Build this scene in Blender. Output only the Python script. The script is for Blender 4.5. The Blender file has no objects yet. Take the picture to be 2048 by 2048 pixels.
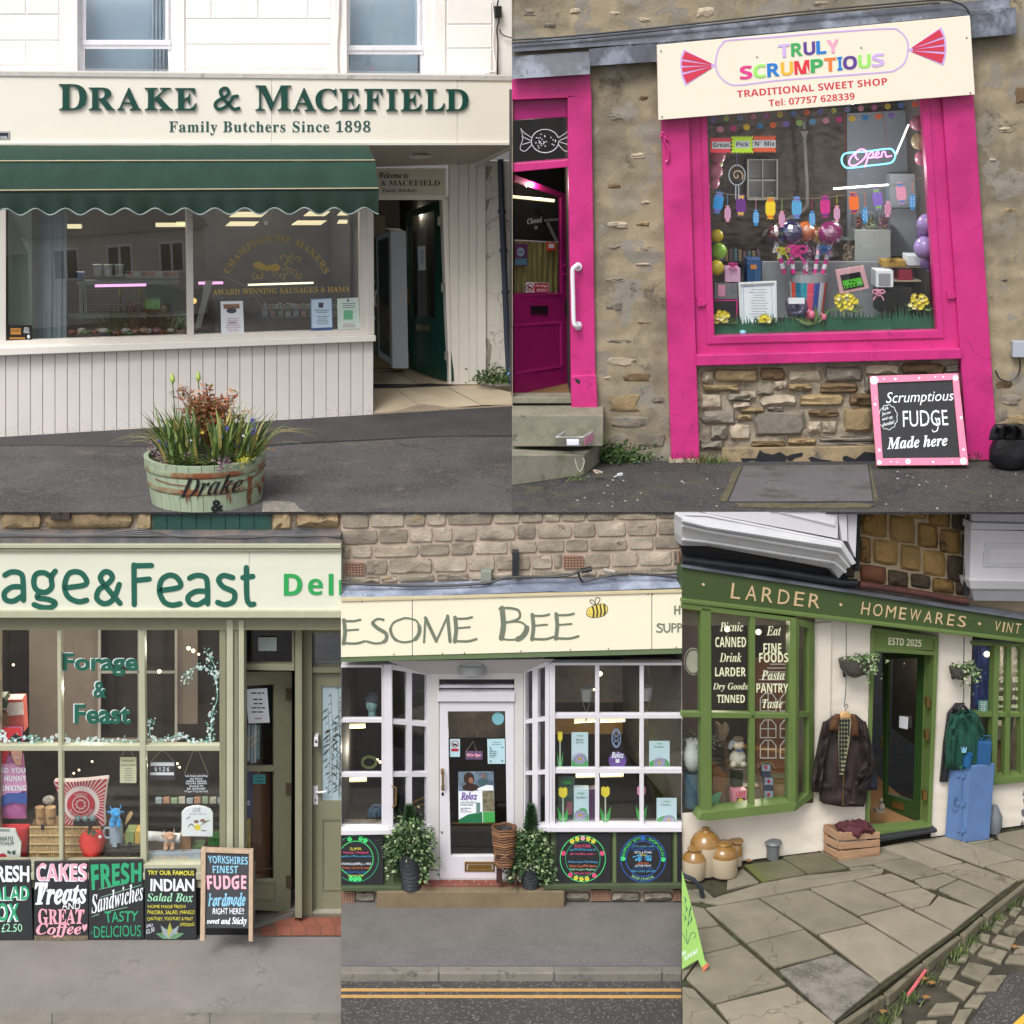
import bpy,bmesh,math,random
from mathutils import Vector,Matrix
from mathutils.noise import noise as pnoise
from math import sin,cos,tan,pi,radians,sqrt,atan2
random.seed(11)
sc=bpy.context.scene
COL=sc.collection
# ------------------------ camera, sky, sun, exposure
PITCH=radians(15.0)
FPX=3600.0
CAM=Vector((0,-20,10.28))
cd=bpy.data.cameras.new('camera')
cd.lens=FPX/2048*36
cd.sensor_width=36
cd.clip_start=0.1
cd.clip_end=900
co=bpy.data.objects.new('camera',cd)
COL.objects.link(co)
co.location=CAM
co.rotation_euler=(pi/2-PITCH,0,0)
sc.camera=co
W=bpy.data.worlds.new("World")
sc.world=W
W.use_nodes=True
nt=W.node_tree
bg=nt.nodes['Background']
sky=nt.nodes.new('ShaderNodeTexSky')
sky.sky_type='NISHITA'
sky.sun_disc=False
SUN_EL,SUN_AZ=radians(52),radians(205)
sky.sun_elevation=SUN_EL
sky.sun_rotation=SUN_AZ
sky.dust_density=4.0
hs=nt.nodes.new('ShaderNodeHueSaturation')
hs.inputs['Saturation'].default_value=0.22
nt.links.new(sky.outputs[0],hs.inputs['Color'])
nt.links.new(hs.outputs[0],bg.inputs[0])
bg.inputs[1].default_value=0.15
sl=bpy.data.lights.new('sun','SUN')
sl.energy=1.5
sl.angle=radians(20)
sl.color=(1.0,0.965,0.93)
so=bpy.data.objects.new('sun',sl)
COL.objects.link(so)
sd=Vector((sin(SUN_AZ)*cos(SUN_EL),cos(SUN_AZ)*cos(SUN_EL),sin(SUN_EL)))
so.rotation_euler=sd.to_track_quat('Z','Y').to_euler()
so.location=(0,-30,40)
sc.view_settings.view_transform='Standard'
sc.view_settings.look='None'
sc.view_settings.gamma=1
sc.view_settings.exposure=0.42
sc.view_settings.use_curve_mapping=False
# ------------------------ measuring: photograph points to places
FW=Vector((0,cos(PITCH),-sin(PITCH)))
UP=Vector((0,sin(PITCH),cos(PITCH)))
def ray(px,py):
 return Vector(((px-1024)/FPX,0,0))+UP*((1024-py)/FPX)+FW
def G(px,py,z=0.0):
 r=ray(px,py)
 return CAM+r*((z-CAM.z)/r.z)
def proj(P):
 q=P-CAM
 w=q.dot(FW)
 return 1024+q.x/w*FPX,1024-q.dot(UP)/w*FPX
def zat(P,py):
 a,b=P.z-3,P.z+6
 for _ in range(30):
  m=(a+b)/2
  if proj(Vector((P.x,P.y,m)))[1]>py:a=m
  else:b=m
 return(a+b)/2
class Fac:
 def __init__(s,A,B):
  s.A=A
  u=Vector((B.x-A.x,B.y-A.y,0));s.u=u.normalized()
  s.n=Vector((s.u.y,-s.u.x,0))
 def p(s,x,y,d=0.0):
  r=ray(x,y)
  return CAM+r*(((s.A-CAM).dot(s.n)+d)/r.dot(s.n))
LIM=[(-400,1024,-400)]
class View:
 def __init__(s,fac,ox=0.0,oy=0.0,f=1.0):
  s.fac,s.ox,s.oy,s.f=fac,ox,oy,f;s.n=fac.n;s.u=fac.u;s.b=LIM[0]
 def p(s,x,y,d=0.0):
  b=s.b;return s.fac.p(min(max(s.ox+s.f*x,b[0]),b[1]),max(s.oy+s.f*y,b[2]),d)
 def k(s,x,y,d=0.0):
  return(s.p(x+1,y,d)-s.p(x,y,d)).length
# ------------------------ mesh builder
class MB:
 def __init__(s):s.v=[];s.f=[];s.m=[];s.mi=0;s.g=[]
 def add(s,vs,fs):
  b=len(s.v);s.g.append((b,len(s.f)));s.v+=[Vector(q)for q in vs]
  s.f+=[tuple(b+i for i in f)for f in fs];s.m+=[s.mi]*len(fs)
  return s
 def ext(s,pts,off):
  n=len(pts);off=Vector(off)
  vs=[Vector(p)for p in pts]+[Vector(p)+off for p in pts]
  return s.add(vs,[tuple(range(n)),tuple(range(2*n-1,n-1,-1))]+[(i,i+n,(i+1)%n+n,(i+1)%n)for i in range(n)])
 def poly(s,v,pts,d0,d1):
  return s.ext([v.p(x,y,d1)for x,y in pts],v.n*(d0-d1))
 def rect(s,v,x0,y0,x1,y1,d0,d1):
  return s.poly(v,[(x0,y0),(x1,y0),(x1,y1),(x0,y1)],d0,d1)
 def ring(s,v,o,i,d0,d1):
  n=len(o);off=v.n*(d0-d1)
  a=[v.p(x,y,d1)for x,y in o];b=[v.p(x,y,d1)for x,y in i]
  vs=a+b+[q+off for q in a]+[q+off for q in b];fs=[]
  for k in range(n):
   j=(k+1)%n
   fs+=[(k,j,n+j,n+k),(2*n+k,3*n+k,3*n+j,2*n+j),(k,2*n+k,2*n+j,j),(n+k,n+j,3*n+j,3*n+k)]
  return s.add(vs,fs)
 def frame(s,v,q,w,d0,d1):
  if len(q)==2:q=rq(*q[0],*q[1])
  if not isinstance(w,tuple):w=(w,w,w,w)
  (a,b,c,d)=q;l,t,r,bt=w
  i=[(a[0]+l,a[1]+t),(b[0]-r,b[1]+t),(c[0]-r,c[1]-bt),(d[0]+l,d[1]-bt)]
  return s.ring(v,q,i,d0,d1)
 def disc(s,v,x,y,rx,ry,d0,d1,n=16,a0=0,jit=0):
  pts=[]
  for k in range(n):
   a=a0+2*pi*k/n;r=1+(random.uniform(-jit,jit)if jit else 0)
   pts.append((x+rx*cos(a)*r,y+ry*sin(a)*r))
  return s.poly(v,pts,d0,d1)
 def bar(s,a,b,w,h=None,up=(0,0,1)):
  a,b=Vector(a),Vector(b);h=h or w;t=(b-a).normalized()
  x=t.cross(Vector(up))
  if x.length<1e-4:x=t.cross(Vector((1,0,0)))
  x.normalize();y=x.cross(t)
  c=[x*w/2+y*h/2,-x*w/2+y*h/2,-x*w/2-y*h/2,x*w/2-y*h/2]
  return s.add([a+q for q in c]+[b+q for q in c],[(0,1,2,3),(7,6,5,4),(0,4,5,1),(1,5,6,2),(2,6,7,3),(3,7,4,0)])
 def tube(s,pts,r,n=7,closed=False,caps=True):
  pts=[Vector(p)for p in pts];m=len(pts);rs=r if isinstance(r,(list,tuple))else[r]*m
  vs=[];x=None
  for i,p in enumerate(pts):
   t=(pts[(i+1)%m if closed else min(i+1,m-1)]-pts[(i-1)if(closed or i>0)else 0])
   t=t.normalized()if t.length>1e-9 else Vector((0,0,1))
   if x is None:
    x=t.cross(Vector((0,0,1)))
    if x.length<1e-3:x=t.cross(Vector((0,1,0)))
   x=(x-t*x.dot(t)).normalized();y=t.cross(x)
   vs+=[p+(x*cos(2*pi*k/n)+y*sin(2*pi*k/n))*rs[i]for k in range(n)]
  fs=[]
  for i in range(m if closed else m-1):
   j=(i+1)%m
   fs+=[(i*n+k,i*n+(k+1)%n,j*n+(k+1)%n,j*n+k)for k in range(n)]
  if caps and not closed:fs+=[tuple(range(n-1,-1,-1)),tuple(range((m-1)*n,m*n))]
  return s.add(vs,fs)
 def lathe(s,c,prof,n=24,axis=(0,0,1),sq=1.0,a0=0.0):
  ax=Vector(axis).normalized();c=Vector(c)
  x=Vector((1,0,0))if abs(ax.x)<.9 else Vector((0,1,0))
  x=(x-ax*x.dot(ax)).normalized();y=ax.cross(x);vs=[]
  for r,h in prof:
   vs+=[c+ax*h+(x*cos(a0+2*pi*k/n)+y*sin(a0+2*pi*k/n)*sq)*max(r,1e-4)for k in range(n)]
  fs=[(i*n+k,i*n+(k+1)%n,(i+1)*n+(k+1)%n,(i+1)*n+k)for i in range(len(prof)-1)for k in range(n)]
  fs+=[tuple(range(n-1,-1,-1)),tuple(range((len(prof)-1)*n,len(prof)*n))]
  return s.add(vs,fs)
 def ball(s,c,r,sx=1,sy=1,sz=1,n=14,m=9):
  vs=[Vector(c)+Vector((sx*r*sin(pi*i/m)*cos(2*pi*k/n),sy*r*sin(pi*i/m)*sin(2*pi*k/n),sz*r*cos(pi*i/m)))for i in range(1,m)for k in range(n)]
  t,b=len(vs),len(vs)+1;vs+=[Vector(c)+Vector((0,0,r*sz)),Vector(c)-Vector((0,0,r*sz))]
  fs=[(i*n+k,(i+1)*n+k,(i+1)*n+(k+1)%n,i*n+(k+1)%n)for i in range(m-2)for k in range(n)]
  fs+=[(t,k,(k+1)%n)for k in range(n)]+[(b,(m-2)*n+(k+1)%n,(m-2)*n+k)for k in range(n)]
  return s.add(vs,fs)
 def vball(s,v,x,y,r,d,**kw):
  return s.ball(v.p(x,y,d),r*v.k(x,y,d),**kw)
 def rib(s,v,pts,w,d,th=0.004,smooth=True,taper=False,closed=False):
  """a painted or cut-out stroke: ribbon along a line of photograph points"""
  if smooth and len(pts)>2:pts=crom(pts,closed)
  m=len(pts);L=[];R=[]
  for i,(x,y)in enumerate(pts):
   if closed:a,b=pts[i-1],pts[(i+1)%m]
   else:a,b=pts[max(i-1,0)],pts[min(i+1,m-1)]
   dx,dy=b[0]-a[0],b[1]-a[1];l=sqrt(dx*dx+dy*dy)or 1
   ww=(w[min(int(i*len(w)/m),len(w)-1)]if isinstance(w,(list,tuple))else w)/2
   if taper:ww*=max(.15,sin(pi*(i+.5)/m))
   L.append((x-dy/l*ww,y+dx/l*ww));R.append((x+dy/l*ww,y-dx/l*ww))
  if closed:return s.ring(v,L,R,d-th,d)
  if not taper and not isinstance(w,(list,tuple)):
   def cap(p,q,k):
    a=atan2(p[1]-q[1],p[0]-q[0]);cx,cy=(p[0]+q[0])/2,(p[1]+q[1])/2
    return[(cx+w/2*cos(a+k*t),cy+w/2*sin(a+k*t))for t in(pi*.25,pi*.5,pi*.75)]
   e=cap(L[-1],R[-1],-1);b=cap(R[0],L[0],-1)
   c0=((L[-1][0]+R[-1][0])/2,(L[-1][1]+R[-1][1])/2)
   s.poly(v,[L[-1]]+e+[R[-1]],d-th,d);s.poly(v,[R[0]]+b+[L[0]],d-th,d)
  n=v.n*(-th);vs=[]
  for a,b in zip(L,R):
   p,q=v.p(*a,d),v.p(*b,d);vs+=[p,q,q+n,p+n]
  fs=[]
  for i in range(m-1):
   o=i*4
   fs+=[(o,o+1,o+5,o+4),(o+1,o+2,o+6,o+5),(o+2,o+3,o+7,o+6),(o+3,o,o+4,o+7)]
  fs+=[(3,2,1,0),tuple(range(4*m-4,4*m))]
  return s.add(vs,fs)
 def ribs(s,v,lines,w,d,**k):
  for l in lines:s.rib(v,l,w,d,**k)
  return s
 def sheet(s,v,rows,d,bulge,fold=0.0,nx=10,ny=None,freq=3.0,back=0.02):
  """hanging cloth or soft body: rows (y, xl, xr) filled with a bulging, folded surface, with a back"""
  ny=ny or max(4,int(len(rows)*3));R=[]
  for j in range(ny+1):
   t=j/ny*(len(rows)-1);i=min(int(t),len(rows)-2);u=t-i
   R.append([rows[i][k]*(1-u)+rows[i+1][k]*u for k in range(3)])
  vs=[]
  for j,(y,xl,xr)in enumerate(R):
   for i in range(nx+1):
    q=i/nx;e=sqrt(max(0,1-(2*q-1)**2))*sqrt(max(0.0,1-abs(2*j/ny-1)**6))
    h=bulge*e+fold*e*(pnoise(Vector((q*freq*2.2+y*.003,y*.012,xl*.1)))+.5*pnoise(Vector((q*9,y*.05,3))))
    vs.append(v.p(xl+(xr-xl)*q,y,d+h))
  n=nx+1;b=len(vs)
  vs+=[p-v.n*back for p in vs]
  fs=[(j*n+i,j*n+i+1,(j+1)*n+i+1,(j+1)*n+i)for j in range(ny)for i in range(nx)]
  fs+=[tuple(b+q for q in reversed(f))for f in fs]
  for i in range(nx):fs+=[(i+1,i,b+i,b+i+1),(ny*n+i,ny*n+i+1,b+ny*n+i+1,b+ny*n+i)]
  for j in range(ny):fs+=[(j*n,(j+1)*n,b+(j+1)*n,b+j*n),((j+1)*n+nx,j*n+nx,b+j*n+nx,b+(j+1)*n+nx)]
  return s.add(vs,fs)
 def leaf(s,p,d,l,w,up=None):
  """one four-cornered leaf with a fold"""
  d=Vector(d).normalized();u=up or Vector((random.uniform(-1,1),random.uniform(-1,1),random.uniform(-.2,1)))
  x=d.cross(u)
  if x.length<1e-3:x=Vector((1,0,0))
  x=x.normalized()*w/2;k=x.cross(d).normalized()*w*.2
  return s.add([p,p+d*l*.45+x+k,p+d*l,p+d*l*.45-x+k],[(0,1,2),(0,2,3)])
 def blade(s,p,d,l,w,droop=.5,n=4):
  """a grass-like bent blade"""
  d=Vector(d).normalized();x=d.cross(Vector((0,0,1)))
  if x.length<1e-2:x=Vector((1,0,0))
  x.normalize();x=(x+Vector((random.uniform(-.4,.4),random.uniform(-.4,.4),0))).normalized()
  vs=[];q=Vector(p);dd=d.copy()
  for i in range(n+1):
   ww=w/2*(1-(i/n)**2*.92);vs+=[q-x*ww,q+x*ww]
   q=q+dd*l/n;dd=(dd+Vector((d.x,d.y,-1))*droop*(i+1)/n*.5).normalized()
  return s.add(vs,[(2*i,2*i+1,2*i+3,2*i+2)for i in range(n)])
def rq(x0,y0,x1,y1):return[(x0,y0),(x1,y0),(x1,y1),(x0,y1)]
def crom(P,closed=False,n=5):
 out=[];m=len(P)
 for i in range(m if closed else m-1):
  a,b,c,d=(P[(i-1)%m]if closed or i>0 else P[0]),P[i],P[(i+1)%m],(P[(i+2)%m]if closed or i+2<m else P[-1])
  for k in range(n):
   t=k/n
   out.append(tuple(.5*(2*b[j]+(c[j]-a[j])*t+(2*a[j]-5*b[j]+4*c[j]-d[j])*t*t+(3*b[j]-a[j]-3*c[j]+d[j])*t**3)for j in range(len(P[0]))))
 if not closed:out.append(tuple(P[-1]))
 return out
# ------------------------ objects
def tag(o,label=None,cat=None,group=None,kind=None):
 if label:o['label']=label
 if cat:o['category']=cat
 if group:o['group']=group
 if kind:o['kind']=kind
 return o
def link(name,mb,mats,org,parent=None,smooth=False,bev=0):
 if LIM[0][2]==1024:
  for q in mb.v:
   if q.z>4 and proj(q)[1]<1023.5:q.z=zat(q,1023.8)
 me=bpy.data.meshes.new(name);org=Vector(org)
 me.from_pydata([q-org for q in mb.v],[],mb.f)
 mats=mats if isinstance(mats,(list,tuple))else[mats]
 for m in mats:me.materials.append(m)
 if len(mats)>1:me.polygons.foreach_set('material_index',mb.m)
 bm=bmesh.new();bm.from_mesh(me)
 bmesh.ops.recalc_face_normals(bm,faces=bm.faces)
 bm.to_mesh(me);bm.free()
 if smooth:
  me.polygons.foreach_set('use_smooth',[True]*len(me.polygons))
  try:me.set_sharp_from_angle(angle=radians(60 if 'stone' not in name else 32))
  except Exception:pass
 o=bpy.data.objects.new(name,me);COL.objects.link(o)
 if parent is None:o.location=org
 else:o.parent=parent
 if bev:
  b=o.modifiers.new('edge','BEVEL');b.width=bev;b.segments=2;b.limit_method='ANGLE';b.angle_limit=radians(40)
 return o
SPLIT=set('sash_stile stall_plinth stall_panel transom_bar sill wall trim band back_leg bay_frame door_post cornice window_frame sill_moulding leaf door_frame pane inside_panel inner_window shelf base_wall pale_curtain inside_wall'.split())
class Thing:
 def __init__(s,name,label,cat,base,group=None,kind=None):
  s.base=Vector(base);s.o=bpy.data.objects.new(name,None);COL.objects.link(s.o)
  s.o.location=s.base;s.o.empty_display_size=.1;tag(s.o,label,cat,group,kind)
 def part(s,name,mb,mats,label=None,parent=None,smooth=False,bev=0,kind=None):
  if name in SPLIT and len(mb.g)>1:
   for a,b in zip(mb.g,mb.g[1:]+[(len(mb.v),len(mb.f))]):
    q=MB();q.v=mb.v[a[0]:b[0]];q.f=[tuple(i-a[0]for i in f)for f in mb.f[a[1]:b[1]]];q.m=[0]*len(q.f);o=s.part(name,q,mats,label,parent,smooth,bev,kind)
   return o
  o=link(name,mb,mats,s.base,parent or s.o,smooth or name in('stone','exposed_stone'),bev);tag(o,label,kind=kind);return o
def one(name,label,cat,mb,mats,group=None,smooth=False,bev=0,kind=None):
 xs=mb.v;b=Vector(((min(q.x for q in xs)+max(q.x for q in xs))/2,(min(q.y for q in xs)+max(q.y for q in xs))/2,min(q.z for q in xs)))
 return tag(link(name,mb,mats,b,None,smooth,bev),label,cat,group,kind)
def struct(name,mb,mats,**k):
 o=link(name,mb,mats,(0,0,0),None,k.get('smooth',False),k.get('bev',0));o['kind']='structure';return o
def sub(parent,name,mb,mats,**k):
 """a piece of a top-level mesh that stands at `parent`'s own origin"""
 o=link(name,mb,mats,parent.location,parent,k.get('smooth',False),k.get('bev',0));tag(o,k.get('label'),kind=k.get('kind'));return o
def dup(o,delta,label=None,parent=None):
 c=o.copy();COL.objects.link(c)
 if parent:c.parent=parent
 else:c.location=Vector(o.location)+Vector(delta)
 if label:c['label']=label
 for ch in o.children:dup(ch,(0,0,0),None,c)
 return c
# ------------------------ lettering
_al={'serif':(0x1D400,0x1D41A,0x1D7CE),'bold':(0x1D5D4,0x1D5EE,0x1D7EC),'bi':(0x1D468,0x1D482,0),'it':(0x1D468,0x1D482,0)}
def conv(s,st):
 if st not in _al:return s
 u,l,g=_al[st];o=''
 for ch in s:
  if 'A'<=ch<='Z':o+=chr(u+ord(ch)-65)
  elif 'a'<=ch<='z':o+=chr(l+ord(ch)-97)
  elif ch.isdigit()and g:o+=chr(g+ord(ch)-48)
  else:o+=ch
 return o
_tc={}
_kc=[]
def tmesh(s,st,wt,sp,res,solid):
 if st=='boldi':st='bold'
 if st not in _al:st='n'
 key=(s,st,wt,sp,res,solid)
 if key in _tc:return _tc[key]
 cu=bpy.data.curves.new('lettering','FONT');cu.body=conv(s,st);cu.size=1;cu.resolution_u=res
 cu.offset=wt;cu.space_character=sp;cu.extrude=.5 if solid else 0;cu.align_x='CENTER'
 ob=bpy.data.objects.new('lettering',cu);me=bpy.data.meshes.new_from_object(ob)
 V=[tuple(q.co)for q in me.vertices];Fa=[tuple(q.vertices)for q in me.polygons]
 bpy.data.objects.remove(ob);_kc.append(cu);bpy.data.meshes.remove(me)
 x0,x1=min(q[0]for q in V),max(q[0]for q in V);y0,y1=min(q[1]for q in V),max(q[1]for q in V)
 V=[((q[0]-x0)/(x1-x0),(y1-q[1])/(y1-y0),q[2])for q in V]
 _tc[key]=(V,Fa);return V,Fa
def text(v,s,q,d,th=0.0,st='n',wt=0.0,sp=1.0,res=3,mb=None,warp=None,slant=0.0,clip=None):
 """lettering s fitted into box q (x0,y0,x1,y1) or four corners, laid on the surface at depth d"""
 if len(q)==4 and not isinstance(q[0],(tuple,list)):q=rq(*q)
 V,Fa=tmesh(s,st,wt,sp,res,th>0);mb=mb or MB();vs=[];(a,b,c,e)=q
 ok=[]
 for(x,y,z)in V:
  xx=x+slant*(.5-y)
  X=(a[0]*(1-xx)+b[0]*xx)*(1-y)+(e[0]*(1-xx)+c[0]*xx)*y
  Y=(a[1]*(1-xx)+b[1]*xx)*(1-y)+(e[1]*(1-xx)+c[1]*xx)*y
  if warp:X,Y=warp(X,Y)
  if clip:X=max(clip[0],min(clip[1],X))
  ok.append(X);vs.append(v.p(X,Y,d+(z+.5)*th))
 if clip:Fa=[f for f in Fa if not(all(abs(ok[i]-clip[0])<1e-6 for i in f)or all(abs(ok[i]-clip[1])<1e-6 for i in f))]
 return mb.add(vs,Fa)
def scribble(mb,v,x0,y0,x1,y1,n,h,d,cen=True,fill=.8):
 """rows of print too small to read: short dashes"""
 for i in range(n):
  y=y0+(y1-y0)*(i+.5)/n;w=(x1-x0)*random.uniform(.45,fill)
  a=(x0+x1-w)/2 if cen else x0;x=a
  while x<a+w:
   l=random.uniform(1.5,5)*h
   mb.poly(v,rq(x,y-h/2,min(x+l,a+w+h),y+h/2),d-.001,d);x+=l+h*.8
 return mb
# ------------------------ materials
_m={}
def M(name,col=None,rough=.6,var=.1,scale=5,bump=0.0,bscale=60,metal=0,col2=None,amt=.5,rnd=0.0,coat=0,emit=0,ecol=None,spec=None,speck=None,stretch=None,dirt=None,alpha=1,sheen=0,crack=None):
 if name in _m:return _m[name]
 m=bpy.data.materials.new(name);m.use_nodes=True;_m[name]=m
 N,L=m.node_tree.nodes,m.node_tree.links;b=N['Principled BSDF']
 b.inputs['Roughness'].default_value=rough;b.inputs['Metallic'].default_value=metal
 if coat:b.inputs['Coat Weight'].default_value=coat;b.inputs['Coat Roughness'].default_value=.08
 if spec is not None:b.inputs['Specular IOR Level'].default_value=spec
 if sheen:b.inputs['Sheen Weight'].default_value=sheen
 if alpha<1:b.inputs['Alpha'].default_value=alpha
 tc=N.new('ShaderNodeNewGeometry');vec=tc.outputs['Position']
 if stretch:
  mp=N.new('ShaderNodeMapping');mp.inputs['Scale'].default_value=stretch;L.new(vec,mp.inputs[0]);vec=mp.outputs[0]
 def noise(s,det=4,r=.6):
  n=N.new('ShaderNodeTexNoise');n.inputs['Scale'].default_value=s;n.inputs['Detail'].default_value=det;n.inputs['Roughness'].default_value=r
  L.new(vec,n.inputs['Vector']);return n.outputs['Fac']
 def ramp(src,a,c):
  r=N.new('ShaderNodeMapRange');r.inputs['From Min'].default_value=a;r.inputs['From Max'].default_value=c;L.new(src,r.inputs['Value']);return r.outputs[0]
 def mix(f,a,c,mode='MIX'):
  x=N.new('ShaderNodeMix');x.data_type='RGBA';x.blend_type=mode
  for i,q in((0,f),(6,a),(7,c)):
   if hasattr(q,'links'):L.new(q,x.inputs[i])
   elif i==0:x.inputs[0].default_value=q
   else:x.inputs[i].default_value=(*q,1)
  return x.outputs[2]
 c=tuple(col)
 if var:cur=mix(ramp(noise(scale),.3,.7),tuple(q*(1-var)for q in c),tuple(min(q*(1+var),1)for q in c))
 else:cur=c
 if col2:cur=mix(ramp(noise(scale*.45,6,.65),.62-amt*.3,.72-amt*.2),cur,col2)
 if rnd:
  oi=N.new('ShaderNodeObjectInfo');r=N.new('ShaderNodeMapRange');r.inputs['To Min'].default_value=1-rnd;r.inputs['To Max'].default_value=1+rnd
  L.new(oi.outputs['Random'],r.inputs['Value']);cb=N.new('ShaderNodeCombineColor')
  for i in range(3):L.new(r.outputs[0],cb.inputs[i])
  cur=mix(1.0,cur,cb.outputs[0],'MULTIPLY')
 if speck:
  vn=N.new('ShaderNodeTexVoronoi');vn.inputs['Scale'].default_value=speck[1];L.new(vec,vn.inputs['Vector'])
  if speck[1]<9:wn=N.new('ShaderNodeTexNoise');wn.inputs['Scale'].default_value=7;wn.inputs['Detail'].default_value=6;L.new(vec,wn.inputs['Vector']);va=N.new('ShaderNodeVectorMath');va.operation='MULTIPLY_ADD';va.inputs[1].default_value=(.35,.35,.35);L.new(wn.outputs['Color'],va.inputs[0]);L.new(vec,va.inputs[2]);L.new(va.outputs[0],vn.inputs['Vector'])
  sp=N.new('ShaderNodeSeparateColor');L.new(vn.outputs['Color'],sp.inputs[0])
  cur=mix(ramp(sp.outputs[0],1-speck[2],1-speck[2]+.1),cur,speck[0])
 if dirt:
  cur=mix(ramp(noise(dirt[1],8,.75),.75-dirt[2]*.55,.82-dirt[2]*.5),cur,dirt[0])
 if crack:
  vn=N.new('ShaderNodeTexVoronoi');vn.feature='DISTANCE_TO_EDGE';vn.inputs['Scale'].default_value=crack[1];wn=N.new('ShaderNodeTexNoise');wn.inputs['Scale'].default_value=3;wn.inputs['Detail'].default_value=6;L.new(vec,wn.inputs['Vector']);va=N.new('ShaderNodeVectorMath');va.operation='MULTIPLY_ADD';va.inputs[1].default_value=(.5,.5,.5);L.new(wn.outputs['Color'],va.inputs[0]);L.new(vec,va.inputs[2]);L.new(va.outputs[0],vn.inputs['Vector'])
  cur=mix(ramp(vn.outputs['Distance'],crack[2],0),cur,crack[0])
 if hasattr(cur,'links'):L.new(cur,b.inputs['Base Color'])
 else:b.inputs['Base Color'].default_value=(*cur,1)
 if emit:
  b.inputs['Emission Color'].default_value=(*(ecol or c),1);b.inputs['Emission Strength'].default_value=emit
 if bump:
  bn=N.new('ShaderNodeBump');bn.inputs['Strength'].default_value=min(1,bump*40);bn.inputs['Distance'].default_value=bump
  L.new(noise(bscale,6,.7),bn.inputs['Height']);L.new(bn.outputs[0],b.inputs['Normal'])
 return m
def glassmat(name,refl=.10,tint=(.9,.95,.94),rough=0.0,dirt=0.0):
 m=bpy.data.materials.new(name);m.use_nodes=True;N,L=m.node_tree.nodes,m.node_tree.links
 N.remove(N['Principled BSDF']);t=N.new('ShaderNodeBsdfTransparent');t.inputs[0].default_value=(*tint,1)
 g=N.new('ShaderNodeBsdfGlossy');g.inputs['Roughness'].default_value=rough;g.inputs[0].default_value=(1,1,1,1)
 lw=N.new('ShaderNodeLayerWeight');pw=N.new('ShaderNodeMath');pw.operation='POWER';pw.inputs[1].default_value=5;L.new(lw.outputs['Facing'],pw.inputs[0]);ad=N.new('ShaderNodeMath');ad.operation='MULTIPLY_ADD';ad.inputs[1].default_value=1-refl;ad.inputs[2].default_value=refl;ad.use_clamp=True
 L.new(pw.outputs[0],ad.inputs[0]);x=N.new('ShaderNodeMixShader');L.new(ad.outputs[0],x.inputs[0]);L.new(t.outputs[0],x.inputs[1]);L.new(g.outputs[0],x.inputs[2])
 L.new(x.outputs[0],N['Material Output'].inputs['Surface']);_m[name]=m;return m
def lamp(p,e,c=(1,.88,.7),r=.03):
 l=bpy.data.lights.new('shop_lamp_or_fill','POINT');l.energy=e;l.color=c;l.shadow_soft_size=r;o=bpy.data.objects.new('shop_lamp_or_fill',l);o.location=p;COL.objects.link(o)  # point light: lit fittings, plus added fill in doorways
def hx(s):
 """sRGB hex to linear"""
 r=[int(s[i:i+2],16)/255 for i in(0,2,4)]
 return tuple(q/12.92 if q<=.04045 else((q+.055)/1.055)**2.4 for q in r)
GLASS=glassmat('shop_glass',.055,(.975,.985,.98))
GLASSB=glassmat('upstairs_glass',.16,(.92,.96,.98))
FILM=glassmat('clear_film',.22,(.93,.93,.95),.12)
WHITE=M('white_card',hx('dfe4ea'),.5,.02)
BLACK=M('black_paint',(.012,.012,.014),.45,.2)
CHAR=M('charcoal_paint',(.02,.022,.027),.5,.2,8)
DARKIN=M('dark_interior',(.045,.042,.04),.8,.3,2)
TUBEW=M('tube_light_white',(1,.97,.9),emit=1.5,ecol=(1,.96,.88))
TUBEY=M('ceiling_light_yellow',(1,.9,.62),emit=.8,ecol=(1,.85,.5))
BULB=M('bulb_glow',(1,.8,.5),emit=3,ecol=(1,.75,.45))
STRING=M('string',hx('8a7a66'),.8,.1)
GOLDP=M('gold_leaf',hx('b8a05c'),.4,.12,metal=.2)
CHALK={k:M('chalk_'+k,hx(c),.9,.12,40)for k,c in dict(white='e6eaf2',green='2f9a6c',pink='e9a3b3',yellow='d8d04a',blue='7fb4cf',lime='4ddb7a',cyan='4fa9d9',rose='e0527f',orange='d9713c',navy='2d66b8',mint='9ad6b0',teal='2a7f6b').items()}
def grid(mb,v,rows,th=.01):
 """a curved sheet through photograph points (x, y, depth), with thickness"""
 ny,nx=len(rows),len(rows[0]);P=[v.p(*q)for r in rows for q in r];b=len(P);n=nx
 P2=[q-v.n*th for q in P]
 fs=[(j*n+i,j*n+i+1,(j+1)*n+i+1,(j+1)*n+i)for j in range(ny-1)for i in range(nx-1)]
 fs+=[tuple(b+q for q in reversed(f))for f in fs]
 for i in range(nx-1):fs+=[(i+1,i,b+i,b+i+1),((ny-1)*n+i,(ny-1)*n+i+1,b+(ny-1)*n+i+1,b+(ny-1)*n+i)]
 for j in range(ny-1):fs+=[(j*n,(j+1)*n,b+(j+1)*n,b+j*n),((j+1)*n+nx-1,j*n+nx-1,b+j*n+nx-1,b+(j+1)*n+nx-1)]
 return mb.add(P+P2,fs)
def room(v,q,d,depth,zf=None):
 """inside of a shop: five walls of an open box behind the opening q"""
 a=[v.p(x,y,d)for x,y in q]
 if zf is not None:a[2].z=a[3].z=zf
 b=[p-v.n*depth for p in a]
 return MB().add(a+b,[(4,5,6,7),(0,1,5,4),(1,2,6,5),(2,3,7,6),(3,0,4,7)])
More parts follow.
